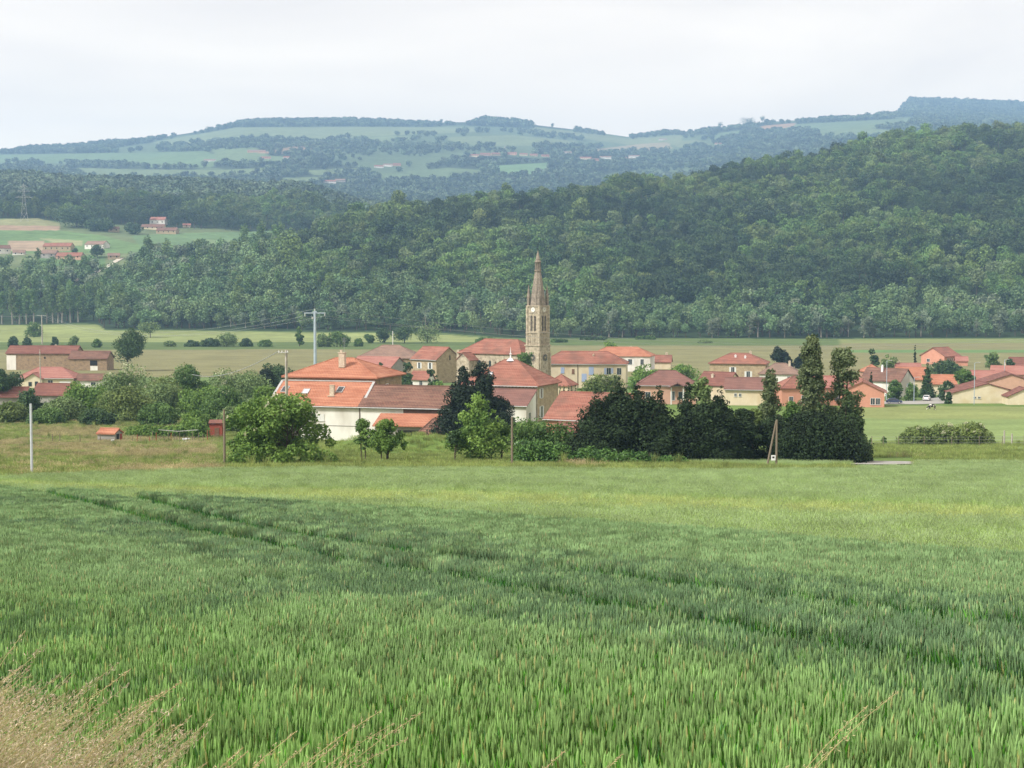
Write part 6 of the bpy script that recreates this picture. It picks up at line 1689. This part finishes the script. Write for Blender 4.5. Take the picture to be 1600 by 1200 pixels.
def crate(label, px, row, w, h):
    p = hit(px, row); e = empty('plastic_tub', p); tag(e, label, 'tub')
    b = MB(); n = 10
    for k in range(n):
        a0, a1 = 2 * PI * k / n, 2 * PI * (k + 1) / n
        c0, s0, c1, s1 = math.cos(a0), math.sin(a0), math.cos(a1), math.sin(a1)
        b.poly([(w*.42*c0, .3*s0, 0), (w*.42*c1, .3*s1, 0), (w*.5*c1, .36*s1, h), (w*.5*c0, .36*s0, h)])
        b.poly([(w*.5*c0, .36*s0, h), (w*.5*c1, .36*s1, h), (w*.45*c1, .32*s1, h-.02), (w*.45*c0, .32*s0, h-.02)])
        b.poly([(w*.45*c0, .32*s0, h-.02), (w*.45*c1, .32*s1, h-.02), (0, 0, h*.3)])
    b.build('shell', WHITEP, e)
crate('white tub standing at the corner of the brick hut', 176, 693, .55, .6)
crate('larger white tub on the garden edge near the red hut', 291, 690, 1.3, .55)
crate('low white trough in front of the larger white tub', 293, 693, 1.2, .3)

# lattice pylon on the far left terrace
def pylon():
    P = base_at(38, 1845); e = empty('lattice_pylon', P, 0.3); tag(e, 'hazy lattice electricity pylon above the far left terrace fields', 'pylon')
    Hh = 44; b = MB()
    lv = [(0, 4.2), (10, 3.0), (20, 2.0), (28, 1.3), (36, 1.0), (44, 0.15)]
    for (z0, w0), (z1, w1) in zip(lv, lv[1:]):
        c0 = [Vector((sx * w0, sy * w0, z0)) for sx, sy in ((-1, -1), (1, -1), (1, 1), (-1, 1))]; c1 = [Vector((sx * w1, sy * w1, z1)) for sx, sy in ((-1, -1), (1, -1), (1, 1), (-1, 1))]
        for k in range(4):
            j = (k + 1) % 4
            b.bar(c0[k], c1[k], .09); b.bar(c0[k], c1[j], .05); b.bar(c0[j], c1[k], .05); b.bar(c1[k], c1[j], .05)
    b.build('lattice_body', ZINC, e)
    for z, w in ((28, 9), (35, 7), (40, 4.5)):
        a = MB(); a.bar((-w, 0, z), (w, 0, z), .13); a.bar((-w, 0, z), (0, 0, z + 2), .1); a.bar((w, 0, z), (0, 0, z + 2), .1); a.build('crossarm', ZINC, e)
    return P
pylon()

# ================================================================== CAR, COW
def profile_body(prof_, w, taper=0.0):
    """side profile [(x,z)] extruded across the width with a slight tumblehome"""
    b = MB(); n = len(prof_); zmax = max(z for _, z in prof_)
    def hw(z): return w / 2 * (1 - taper * max(0, z - .8) / max(.01, zmax - .8))
    A = [Vector((x, -hw(z), z)) for x, z in prof_]; B = [Vector((x, hw(z), z)) for x, z in prof_]
    b.poly(A); b.poly(B[::-1])
    for i in range(n):
        j = (i + 1) % n; b.poly([A[j], A[i], B[i], B[j]])
    return b
def car(label, px, D, yaw, paint, zoff=0.09):
    P = base_at(px, D); e = empty('parked_car', P + Vector((0, 0, zoff)), R(yaw)); tag(e, label, 'car', 'cars parked by the estate')
    pr = [(-2.1, .3), (-2.15, .62), (-2.05, .9), (-1.75, .95), (-1.3, 1.42), (.35, 1.46), (1.15, .98), (2.0, .82), (2.15, .55), (2.1, .3)]
    o = profile_body(pr[::-1], 1.75, .22).build('body', paint, e)
    for s in (-1, 1):
        g = MB(); pts = [(-1.3, .98), (-1.12, 1.34), (.3, 1.38), (.92, 1.0)]
        def y(z): return s * (1.75 / 2 * (1 - .22 * (z - .8) / .66) + .006)
        q = [Vector((x, y(z), z)) for x, z in pts]; g.poly(q if s > 0 else q[::-1]); g.build('side_window', GLASS, e)
    for nm, (x0, z0), (x1, z1) in (('windscreen', (1.12, 1.0), (.42, 1.42)), ('rear_window', (-1.72, .99), (-1.36, 1.38))):
        g = MB(); dx = .02 if x0 > 0 else -.02
        g.poly([(x0 + dx, -.72, z0), (x0 + dx, .72, z0), (x1 + dx, .62, z1), (x1 + dx, -.62, z1)]); g.build(nm, GLASS, e)
    for x in (-1.35, 1.35):
        for s in (-1, 1):
            t = MB(); t.tube((x, s * .68, .32), (x, s * .90, .32), .32, .32, 16); w = t.build('wheel', RUBBER, e)
            t = MB(); t.tube((x, s * .90, .32), (x, s * .915, .32), .19, .17, 12); t.build('rim', ZINC, w)
    for s in (-1, 1):
        t = MB(); t.box((2.1, s * .62, .68), (.12, .32, .14)); t.build('headlight', CERAM, e)
        t = MB(); t.box((-2.12, s * .68, .75), (.1, .22, .2)); t.build('tail_light', REDW, e)
RUBBER = mat('tyre_rubber', (0.02, 0.02, 0.02), (0.012, 0.012, 0.012), rough=0.9)
PBLUE = mat('dark_blue_car_paint', (0.022, 0.035, 0.085), (0.02, 0.03, 0.075), rough=0.25, spec=0.6)
PWHITE = mat('white_car_paint', (0.75, 0.76, 0.78), (0.7, 0.71, 0.73), rough=0.25, spec=0.6)
PSILV = mat('silver_car_paint', (0.42, 0.44, 0.47), (0.38, 0.40, 0.43), rough=0.3, metal=0.5)
car('dark blue car parked beside the salmon gable house', 1397, 427, -12, PBLUE)
car('white car parked in front of the cream bungalow', 1448, 441, 70, PWHITE)
car('pale blue car parked under the garden tree left of the bungalow', 1484, 447, 10, mat('pale_blue_car_paint', (0.22, 0.33, 0.50), rough=0.3))

def cow():
    P = hit(1456, 641); e = empty('cow', P, R(195)); tag(e, 'black and white cow grazing alone in the right pasture', 'cow')
    import bmesh
    J = [  # (x forward, y, z, radius x, radius y) parent index
        (0.0, 0, 1.08, .34, .40, -1), (-.45, 0, 1.12, .33, .36, 0), (-.78, 0, 1.15, .26, .27, 1), (.40, 0, 1.08, .33, .40, 0), (.72, 0, 1.12, .27, .26, 3),
        (1.0, 0, .98, .17, .19, 4), (1.22, 0, .68, .13, .15, 5), (1.34, 0, .42, .13, .13, 6), (1.44, 0, .16, .08, .08, 7),
        (-.92, 0, 1.18, .06, .06, 2), (-1.02, 0, .95, .03, .03, 9), (-1.03, 0, .5, .045, .045, 10)]
    for s in (-1, 1):
        b = len(J)
        J += [(-.72, s * .2, .85, .18, .16, 2), (-.62, s * .22, .66, .10, .10, b), (-.80, s * .22, .42, .07, .07, b + 1), (-.74, s * .22, .04, .06, .06, b + 2)]
        b = len(J)
        J += [(.62, s * .18, .78, .13, .12, 4), (.62, s * .19, .45, .075, .075, b), (.60, s * .19, .04, .06, .06, b + 1)]
        b = len(J)
        J += [(1.22, s * .17, .74, .04, .05, 6), (1.20, s * .27, .72, .03, .05, b)]
    me = bpy.data.meshes.new('cow_body')
    me.from_pydata([j[:3] for j in J], [(i, j[5]) for i, j in enumerate(J) if j[5] >= 0], []); me.update()
    o = bpy.data.objects.new('body', me); link(o, e)
    md = o.modifiers.new('skin', 'SKIN'); o.modifiers.new('sub', 'SUBSURF').render_levels = 2
    sv = me.skin_vertices[0].data
    for i, j in enumerate(J): sv[i].radius = (j[3], j[4]); sv[i].use_root = (i == 0)
    m, t = newmat('cow_hide'); ou = N(t, 'ShaderNodeOutputMaterial'); p = N(t, 'ShaderNodeBsdfPrincipled'); p.inputs['Roughness'].default_value = .8
    co = N(t, 'ShaderNodeTexCoord'); n = N(t, 'ShaderNodeTexNoise'); n.inputs['Scale'].default_value = 1.9; n.inputs['Detail'].default_value = 1
    r = N(t, 'ShaderNodeValToRGB'); r.color_ramp.elements[0].position = .49; r.color_ramp.elements[1].position = .52; r.color_ramp.elements[0].color = (.02, .018, .016, 1); r.color_ramp.elements[1].color = (.72, .69, .62, 1)
    t.links.new(co.outputs['Object'], n.inputs[0]); t.links.new(n.outputs[0], r.inputs[0]); t.links.new(r.outputs[0], p.inputs[0]); t.links.new(p.outputs[0], ou.inputs[0])
    me.materials.append(m)
    for s in (-1, 1):
        b = MB(); b.path([Vector((1.16, s * .09, .82)), Vector((1.14, s * .17, .9)), Vector((1.18, s * .2, .97))], [.025, .02, .008], 6); b.build('horn', CERAM, e)
    b = MB(); b.tube((-.6, 0, .82), (-.55, 0, .66), .14, .1, 8); b.build('udder', RPINK, e)
cow()
# ================================================================== WHEAT, CROPS, GRASSES
M_WHEAT = attrmat('wheat_plants', var=0.30, nscale=1.3, trans=0.2, tints=((1.02, 1.24, 0.76), (1.05, 1.17, 1.12)))
M_CROP = attrmat('young_crop', var=0.16, nscale=0.2, trans=0.3)
M_GRASS = attrmat('meadow_grasses', var=0.35, nscale=0.3, trans=0.3)
M_DRYG = attrmat('dry_grasses', var=0.3, nscale=1.5, trans=0.35)
def blade(rng, base, ang, h0, L, w, lean, segs, droop=0.5):
    """leaf blade as strip of quads: base point (3), direction ang, length L, width w"""
    q = []; p = np.array(base, float); d = np.array([math.cos(ang) * lean, math.sin(ang) * lean, 1.0]); d /= np.linalg.norm(d)
    side = np.array([-math.sin(ang), math.cos(ang), 0])
    tw = rng.random() * PI; side = side * math.cos(tw) + np.cross(d, side) * math.sin(tw); side /= np.linalg.norm(side)
    ws = [w * (1 - (k / segs) ** 1.6) for k in range(segs + 1)]; ws[0] = w * .8
    for k in range(segs):
        n = p + d * (L / segs)
        q.append([p - side * ws[k] / 2, p + side * ws[k] / 2, n + side * ws[k + 1] / 2, n - side * ws[k + 1] / 2])
        p = n; d = d + np.array([math.cos(ang) * droop / segs, math.sin(ang) * droop / segs, -droop * .6 / segs]); d /= np.linalg.norm(d)
    return q
def ear(base, d, L, r, sides, prof_=((0, .35), (.25, 1.0), (.7, .85), (1, .12))):
    d = d / np.linalg.norm(d); a = np.array([1.0, 0, 0]); u = np.cross(d, a); u /= np.linalg.norm(u); v = np.cross(d, u)
    q = []
    for (t0, r0), (t1, r1) in zip(prof_, prof_[1:]):
        for k in range(sides):
            a0, a1 = 2 * PI * k / sides, 2 * PI * (k + 1) / sides
            f = lambda t, rr, an: base + d * (L * t) + (u * math.cos(an) + v * math.sin(an)) * (r * rr)
            q.append([f(t0, r0, a0), f(t0, r0, a1), f(t1, r1, a1), f(t1, r1, a0)])
    return q
def wheat_clump(seed, size, n, lod, hs=1.0, dk=1.0):
    rng = np.random.default_rng(seed); Q = []; C = []
    for _ in range(n):
        x, y = (rng.random(2) - .5) * size; h = (0.57 + 0.15 * rng.random()) * hs; a = rng.random() * 6.28; ln = 0.07 * rng.random()
        dx, dy = math.cos(a) * ln, math.sin(a) * ln
        g = 0.85 + .3 * rng.random()
        stem = np.array([0.14, 0.23, 0.075]) * g; leaf = np.array([0.090, 0.245, 0.030]) * (0.75 + .5 * rng.random()); er = np.array([0.195, 0.275, 0.125]) * g * (1.12 if lod == 0 else 1.12)
        u_ = rng.random()
        if u_ < .05: leaf = np.array([0.34, 0.30, 0.11])
        elif u_ < .35: leaf = np.array([0.10, 0.19, 0.10]) * (0.8 + .4 * rng.random())
        if rng.random() < .05: er = np.array([0.36, 0.33, 0.17])
        if dk < 1: leaf = leaf * np.array([dk * .85, dk, dk * 1.25]); er = er * np.array([dk * .92, dk, dk * 1.1])
        top = np.array([x + dx, y + dy, h])
        if lod == 0:
            w = 0.003
            Q.append([[x - w, y, .2], [x + w, y, .2], [top[0] + w, top[1], h], [top[0] - w, top[1], h]]); C.append(stem)
            for k in range(3):
                z = h * (0.42 + 0.19 * k) ; t = z / h
                b = blade(rng, (x + dx * t, y + dy * t, z), rng.random() * 6.28, 0, 0.14 + .09 * rng.random(), 0.014 + .008 * rng.random(), 0.05 + .28 * rng.random() ** 2, 3, 0.10 + .6 * rng.random() ** 2.5)
                Q += b; C += [leaf] * len(b)
            b = ear(top, np.array([dx * 1.2 + .05 * rng.normal(), dy + .05 * rng.normal(), 1.0]), 0.09 + .025 * rng.random(), 0.0085, 4)
            Q += b; C += [er] * len(b)
        else:
            for k in range(2):
                z = h * (0.5 + 0.22 * k); t = z / h
                b = blade(rng, (x + dx * t, y + dy * t, z), rng.random() * 6.28, 0, 0.15 + .08 * rng.random(), 0.020, 0.08 + .3 * rng.random(), 2, 0.3)
                Q += b; C += [leaf] * len(b)
            b = ear(top - np.array([0, 0, .04]), np.array([dx, dy, 1.0]), 0.14, 0.011, 3, ((0, .6), (.5, 1), (1, .15)))
            Q += b; C += [er] * len(b)
    return quadmesh('wheat_clump', np.array(Q), M_WHEAT, colors=np.array(C))
W0 = [wheat_clump(300 + i, 0.34, 27, 0) for i in range(9)]
W0s = [wheat_clump(320 + i, 0.34, 17, 0, 0.74) for i in range(3)]
W0d = [wheat_clump(380 + i, 0.34, 27, 0, 0.95, 0.66) for i in range(4)]
W1d = [wheat_clump(390 + i, 0.52, 62, 1, 0.95, 0.66) for i in range(4)]
W1 = [wheat_clump(340 + i, 0.52, 62, 1) for i in range(8)]
W1s = [wheat_clump(360 + i, 0.52, 26, 1, 0.62) for i in range(3)]
def tracks():
    out = []
    for L in ([(-40, 752), (60, 764), (400, 843), (800, 912), (1150, 978), (1640, 1062)], [(180, 768), (300, 797), (575, 848), (860, 884), (1200, 926), (1640, 978)]):
        P = [hit(a, b, off=.68) for a, b in L]; out.append([(p.x, p.y) for p in P])
    return out
def seg_dist(x, y, poly):
    d = np.full(len(x), 1e9)
    for (x0, y0), (x1, y1) in zip(poly, poly[1:]):
        dx, dy = x1 - x0, y1 - y0; t = np.clip(((x - x0) * dx + (y - y0) * dy) / (dx * dx + dy * dy), 0, 1)
        d = np.minimum(d, np.hypot(x - x0 - t * dx, y - y0 - t * dy))
    return d
def fieldpts(y0, y1, s, rng, wide=1.22, pad=1.5):
    xs, ys_ = [], []
    y = y0
    while y < y1:
        w = 0.32 * wide * y + pad; x = np.arange(-w, w, s); x = x + (rng.random(len(x)) - .5) * s; xs.append(x); ys_.append(np.full(len(x), y) + (rng.random(len(x)) - .5) * s); y += s
    return np.concatenate(xs), np.concatenate(ys_)
def wheat():
    rng = np.random.default_rng(77); TR = tracks()
    def emit(name, y0, y1, s, full, short, dark, label):
        x, y = fieldpts(y0, y1, s, rng)
        edge = wheat_side(x, y)
        ok = edge > 0.2 + 0.8 * vnoise(x, y, 1.3, 5)
        near = (y < NEARLINE(x)); ok &= ~near
        x, y = x[ok], y[ok]
        wob = 0.25 * (vnoise(x, y, 2.5, 8) - .5)
        d = np.minimum(seg_dist(x, y, TR[0]), seg_dist(x, y, TR[1])) + wob
        w = 0.48 + np.clip(y - 20, 0, 60) * 0.004
        inn = d < w
        thin = inn & (rng.random(len(x)) < 0.74)
        keep = ~thin; x, y, inn = x[keep], y[keep], inn[keep]
        n = len(x); hv = 0.95 + 0.10 * fbm(x, y, 2.2, 15) + 0.10 * (fbm(x, y, 11, 16) - .5)
        idx = np.where(inn, len(full) + rng.integers(0, len(short), n), rng.integers(0, len(full), n))
        S = np.stack([np.ones(n), np.ones(n), hv], 1)
        til = (rng.random((n, 2)) - .5) * 0.14; til[:, 1] += 0.04
        d = d[keep]; dz = 1.3 + 0.05 * y + 1.6 * (vnoise(x, y, 5, 12) - .4)
        dk = ~inn & (d < dz) & (rng.random(n) < .75) & (x > -14) | (~inn & (fbm(x, y, 9, 83) > .66) & (rng.random(n) < .6))
        idx = np.where(dk, len(full) + len(short) + rng.integers(0, 4, n), idx)
        scatter(name, np.stack([x, y, gz(x, y)], 1), rng.random(n) * 6.28, S, idx, full + short + dark, label, rotfull=til)
    emit('wheat_field', 5.0, 32, 0.27, W0, W0s, W0d, 'dense green wheat in ear filling the near half of the view')
    emit('wheat_field_beyond', 32, 92, 0.42, W1, W1s, W1d, 'further part of the green wheat field down to its slanting edge')
def NEARLINE(x):
    return np.interp(x, [-4, -2.2, -1.3, -0.2, 3], [8.8, 8.2, 7.2, 5.8, 5.2])
wheat()

def tuft(seed, size, n, h, w, cols, m, head=None, lean=.4, name='grass_tuft'):
    rng = np.random.default_rng(seed); Q = []; C = []
    for _ in range(n):
        x, y = (rng.random(2) - .5) * size; c = np.array(cols[rng.integers(len(cols))]) * (.75 + .5 * rng.random())
        b = blade(rng, (x, y, -.03), rng.random() * 6.28, 0, h * (.6 + .6 * rng.random()), w, lean * rng.random(), 2, .5)
        Q += b; C += [c] * len(b)
        if head is not None and rng.random() < head[0]:
            tip = (np.array(b[-1][2]) + np.array(b[-1][3])) / 2
            e = ear(tip - np.array([0, 0, .03]), np.array([rng.normal() * .15, rng.normal() * .15, 1.0]), head[1], head[2], 3, ((0, .3), (.5, 1), (1, .2))); Q += e; C += [np.array(head[3]) * (.8 + .4 * rng.random())] * len(e)
    return quadmesh(name, np.array(Q), m, colors=np.array(C))
def crops():
    rng = np.random.default_rng(99)
    gcol = [(0.30, 0.42, 0.14), (0.35, 0.47, 0.17)]; ycol = [(0.37, 0.455, 0.155), (0.42, 0.485, 0.18)]
    G = [tuft(400 + i, 0.9, 90, .42, .03, gcol, M_CROP, (.7, .09, .011, (0.33, 0.43, 0.21)), name='crop_clump') for i in range(4)]
    Y = [tuft(410 + i, 0.9, 70, .36, .03, ycol, M_CROP, (.6, .08, .01, (0.38, 0.45, 0.20)), name='crop_clump') for i in range(3)]
    x, y = fieldpts(20, 168, 0.85, rng, 1.12)
    px, py = proj(x, y, gz(x, y))
    ok = (wheat_side(x, y) < -0.5)
    verge = inpoly(x, y, P_VERGE) | inpoly(x, y, P_MEADOW); ok &= ~verge & (y < 162)
    lane = (px > 1330) & (px < 1432) & (py > 715) & (py < 733); ok &= ~lane
    lines = np.abs(((x * .10 + y) % 13.0) - 6.5) < 0.35      # drill gaps
    ok &= ~(lines & (rng.random(len(x)) < .7))
    x, y = x[ok], y[ok]; yel = inpoly(x, y, P_YELLOW) & (rng.random(len(x)) < .9)
    n = len(x); idx = np.where(yel, 4 + rng.integers(0, 3, n), rng.integers(0, 4, n))
    hv = (.8 + .4 * fbm(x, y, 6, 44)) * np.where(yel, .8, 1)
    scatter('pale_green_crop', np.stack([x, y, gz(x, y)], 1), rng.random(n) * 6.28, np.stack([np.ones(n), np.ones(n), hv], 1), idx, G + Y, 'pale green cereal crop between the wheat and the hedge, with a yellowish strip')
    # meadow and verge grasses
    g = [(0.19, 0.26, 0.07), (0.26, 0.30, 0.10)]; d = [(0.36, 0.33, 0.15), (0.28, 0.29, 0.11), (0.42, 0.37, 0.19)]
    A = [tuft(430 + i, 1.0, 70, .45, .035, g, M_GRASS) for i in range(3)]; B_ = [tuft(440 + i, 1.0, 60, .5, .03, d, M_GRASS, (.5, .1, .015, (0.46, 0.39, 0.23))) for i in range(3)]
    T2 = [tuft(450 + i, 0.5, 60, 1.1, .04, g, M_GRASS, lean=.3) for i in range(2)]
    x, y = fieldpts(70, 430, 1.05, rng, 1.1)
    px, py = proj(x, y, gz(x, y))
    mead = inpoly(x, y, P_MEADOW) | inpoly(x, y, P_VERGE) | ((y > 158) & (px < 345) & (y < 345))
    garden = (y > 155) & (y < 235) & (px > 345) & (px < 900); rightv = (px > 1330) & (y > 150) & (y < 250)
    ok = (mead | garden | (rightv & (rng.random(len(x)) < .5))) & ~((px > 1330) & (px < 1432) & (py > 715) & (py < 733))
    x, y, px, py = x[ok], y[ok], px[ok], py[ok]
    dry = np.zeros(len(x), bool)
    for P in P_DRY: dry |= inpoly(x, y, P)
    dry &= fbm(x, y, 9, 66) > .46
    dry |= (rng.random(len(x)) < .10) & (px < 345)
    dry |= (fbm(x, y, 14, 67) > .66) & (px < 345)
    n = len(x); idx = np.where(dry, 3 + rng.integers(0, 3, n), rng.integers(0, 3, n))
    tall = (rng.random(n) < .006); idx = np.where(tall, 6 + rng.integers(0, 2, n), idx)
    s = .8 + .5 * rng.random(n)
    scatter('meadow_grass', np.stack([x, y, gz(x, y)], 1), rng.random(n) * 6.28, np.stack([s, s, s * (.7 + .5 * fbm(x, y, 8, 68))], 1), idx, A + B_ + T2, 'rough meadow grass with straw-coloured dry patches around the garden and verge')
crops()

# dry grasses of the road bank, bottom left, and a few panicles along the bottom edge
def panicle(rng, P0, ang, L, lean, plume, col, r=.002, dens=70, spread=.02):
    Q = []; C = []; p = np.array(P0, float); d = np.array([math.cos(ang) * lean, math.sin(ang) * lean, 1.0]); d /= np.linalg.norm(d)
    n = 9; pts = [p.copy()]
    for k in range(n):
        p = p + d * (L / n); pts.append(p.copy()); d = d + np.array([math.cos(ang) * .10, math.sin(ang) * .10, -.05 * (k / n)]); d /= np.linalg.norm(d)
    sc = np.array([0.48, 0.42, 0.22])
    for a, b in zip(pts, pts[1:]):
        s = np.array([r, 0, 0]); s2 = np.array([0, r, 0])
        Q += [[a - s, a + s, b + s, b - s], [a - s2, a + s2, b + s2, b - s2]]; C += [sc] * 2
    k0 = int(n * (1 - plume))
    for _ in range(dens):
        t = k0 + (n - k0) * rng.random(); i = min(n - 1, int(t)); q = pts[i] + (pts[i + 1] - pts[i]) * (t - i)
        taper = math.sin(PI * min(1, max(.08, (t - k0) / (n - k0)))) * .8 + .2
        off = rng.normal(size=3) * spread * taper; q = q + off; dd = (pts[-1] - pts[k0]) ; dd = dd / np.linalg.norm(dd) * .6 + rng.normal(size=3) * .4; dd /= np.linalg.norm(dd)
        sd = np.cross(dd, rng.normal(size=3)); sd /= np.linalg.norm(sd); l = .006 + .005 * rng.random(); w = .0017
        Q.append([q - dd * l, q - sd * w, q + dd * l, q + sd * w]); C.append(np.array(col) * (.7 + .6 * rng.random()))
    return Q, C
def bank_grass():
    rng = np.random.default_rng(5); Q = []; C = []
    pk = [(0.60, 0.49, 0.37), (0.56, 0.49, 0.32), (0.46, 0.44, 0.24), (0.64, 0.55, 0.41)]
    for i in range(400):
        t = rng.random() ** 2.1; px = -80 + 340 * t; D = 5.9 + 2.0 * rng.random() * (1 - t * .4)
        x = (px - 800) / F * D; z = g1(x, D); 
        toprow = 1040 + 105 * t + 150 * rng.random() ** 0.65 * (1.0 - .5 * t)
        ztop = CAMZ + (450 - toprow) / F * D * 1.0
        L = max(.3, (ztop - z) * 1.06)
        q, c = panicle(rng, (x - .25, D, z), rng.normal() * .35 + .1, L, .28 + .3 * rng.random(), .26 + .12 * rng.random(), pk[rng.integers(4)], r=.0016, dens=95, spread=.012 + .014 * rng.random())
        q = np.array(q); zm = q[:, :, 2].max(); q[:, :, 2] = z + (q[:, :, 2] - z) * (ztop - z) / (zm - z)
        tipx = q[:, :, 0][q[:, :, 2] > z + .9 * (ztop - z)].mean(); q[:, :, 0] += (px - 800) / F * D - tipx
        Q += list(q); C += c
    for i in range(1700):      # bases: dry and green blades
        t = rng.random() ** 1.3; px = -260 + 420 * t; D = 5.7 + 2.2 * rng.random(); x = (px - 800) / F * D; z = g1(x, D)
        b = blade(rng, (x - .15, D, z), rng.normal() * .6, 0, .75 + .5 * rng.random(), .007, .4, 4, .6)
        Q += b; C += [np.array([(0.36, 0.33, 0.16), (0.15, 0.25, 0.05), (0.19, 0.28, 0.07), (0.11, 0.22, 0.04)][rng.integers(4)])] * len(b)
    me = quadmesh('dry_grass', np.array(Q), M_DRYG, colors=np.array(C)); o = bpy.data.objects.new('dry_grass', me); COL.objects.link(o)
    tag(o, 'pinkish dry flowering grasses leaning right on the near bank', kind='stuff')
    # scattered single stalks
    spec = [(420, 1140, .3), (455, 1150, .25), (490, 1165, .25), (345, 1165, .2), (355, 1160, .2), (300, 1172, .25), (550, 1105, .6), (575, 1120, .7), (600, 1135, .8), (620, 1098, .55), (525, 1175, .3), (380, 1178, .2),
            (1385, 1078, .3), (1328, 1100, .12), (1310, 1130, .1), (955, 1160, .05), (240, 1120, .6), (150, 1052, .4), (225, 1062, .5), (205, 1080, .9), (860, 1185, .2), (1130, 1180, .2), (1215, 1190, .3)]
    Q = []; C = []
    for px, row, lean in spec:
        for k in range(1):
            D = 6.3 + rng.random() * 1.2; x = (px + rng.normal() * 8 - 800) / F * D; z = g1(x, D); ztop = CAMZ + (450 - row - rng.random() * 25) / F * D
            L = max(.35, (ztop - z) * (1 + .22 * lean)); q, c = panicle(rng, (x - lean * L * .6, D, z), rng.normal() * .12, L, lean * .8, .3, (0.46, 0.40, 0.23) if px > 900 else (0.48, 0.38, 0.25), dens=120, spread=.011)
            q = np.array(q); zm = q[:, :, 2].max(); q[:, :, 2] = z + (q[:, :, 2] - z) * (ztop - z) / (zm - z)
            tipx = q[:, :, 0][q[:, :, 2] > z + .9 * (ztop - z)].mean(); q[:, :, 0] += (px - 800) / F * D - tipx
            Q += list(q); C += c
    me = quadmesh('tall_grass_stalks', np.array(Q), M_DRYG, colors=np.array(C)); o = bpy.data.objects.new('tall_grass_stalks', me); COL.objects.link(o)
    tag(o, 'scattered straw-coloured grass heads standing above the wheat along the bottom edge', kind='stuff')
bank_grass()
# ================================================================== HAZE
def haze():
    b = MB(); b.box((0, 4250, 470), (11400, 9300, 948))
    m = bpy.data.materials.new('haze'); m.use_nodes = True; t = m.node_tree; t.nodes.clear()
    o = N(t, 'ShaderNodeOutputMaterial'); v = N(t, 'ShaderNodeVolumePrincipled')
    v.inputs['Color'].default_value = (0.36, 0.58, 0.92, 1); v.inputs['Density'].default_value = HAZE_D
    v.inputs['Anisotropy'].default_value = 0.0
    t.links.new(v.outputs[0], o.inputs['Volume'])
    h = b.build('haze', m, weld=True); h['kind'] = 'stuff'
HAZE_D = 1.25e-4
haze()
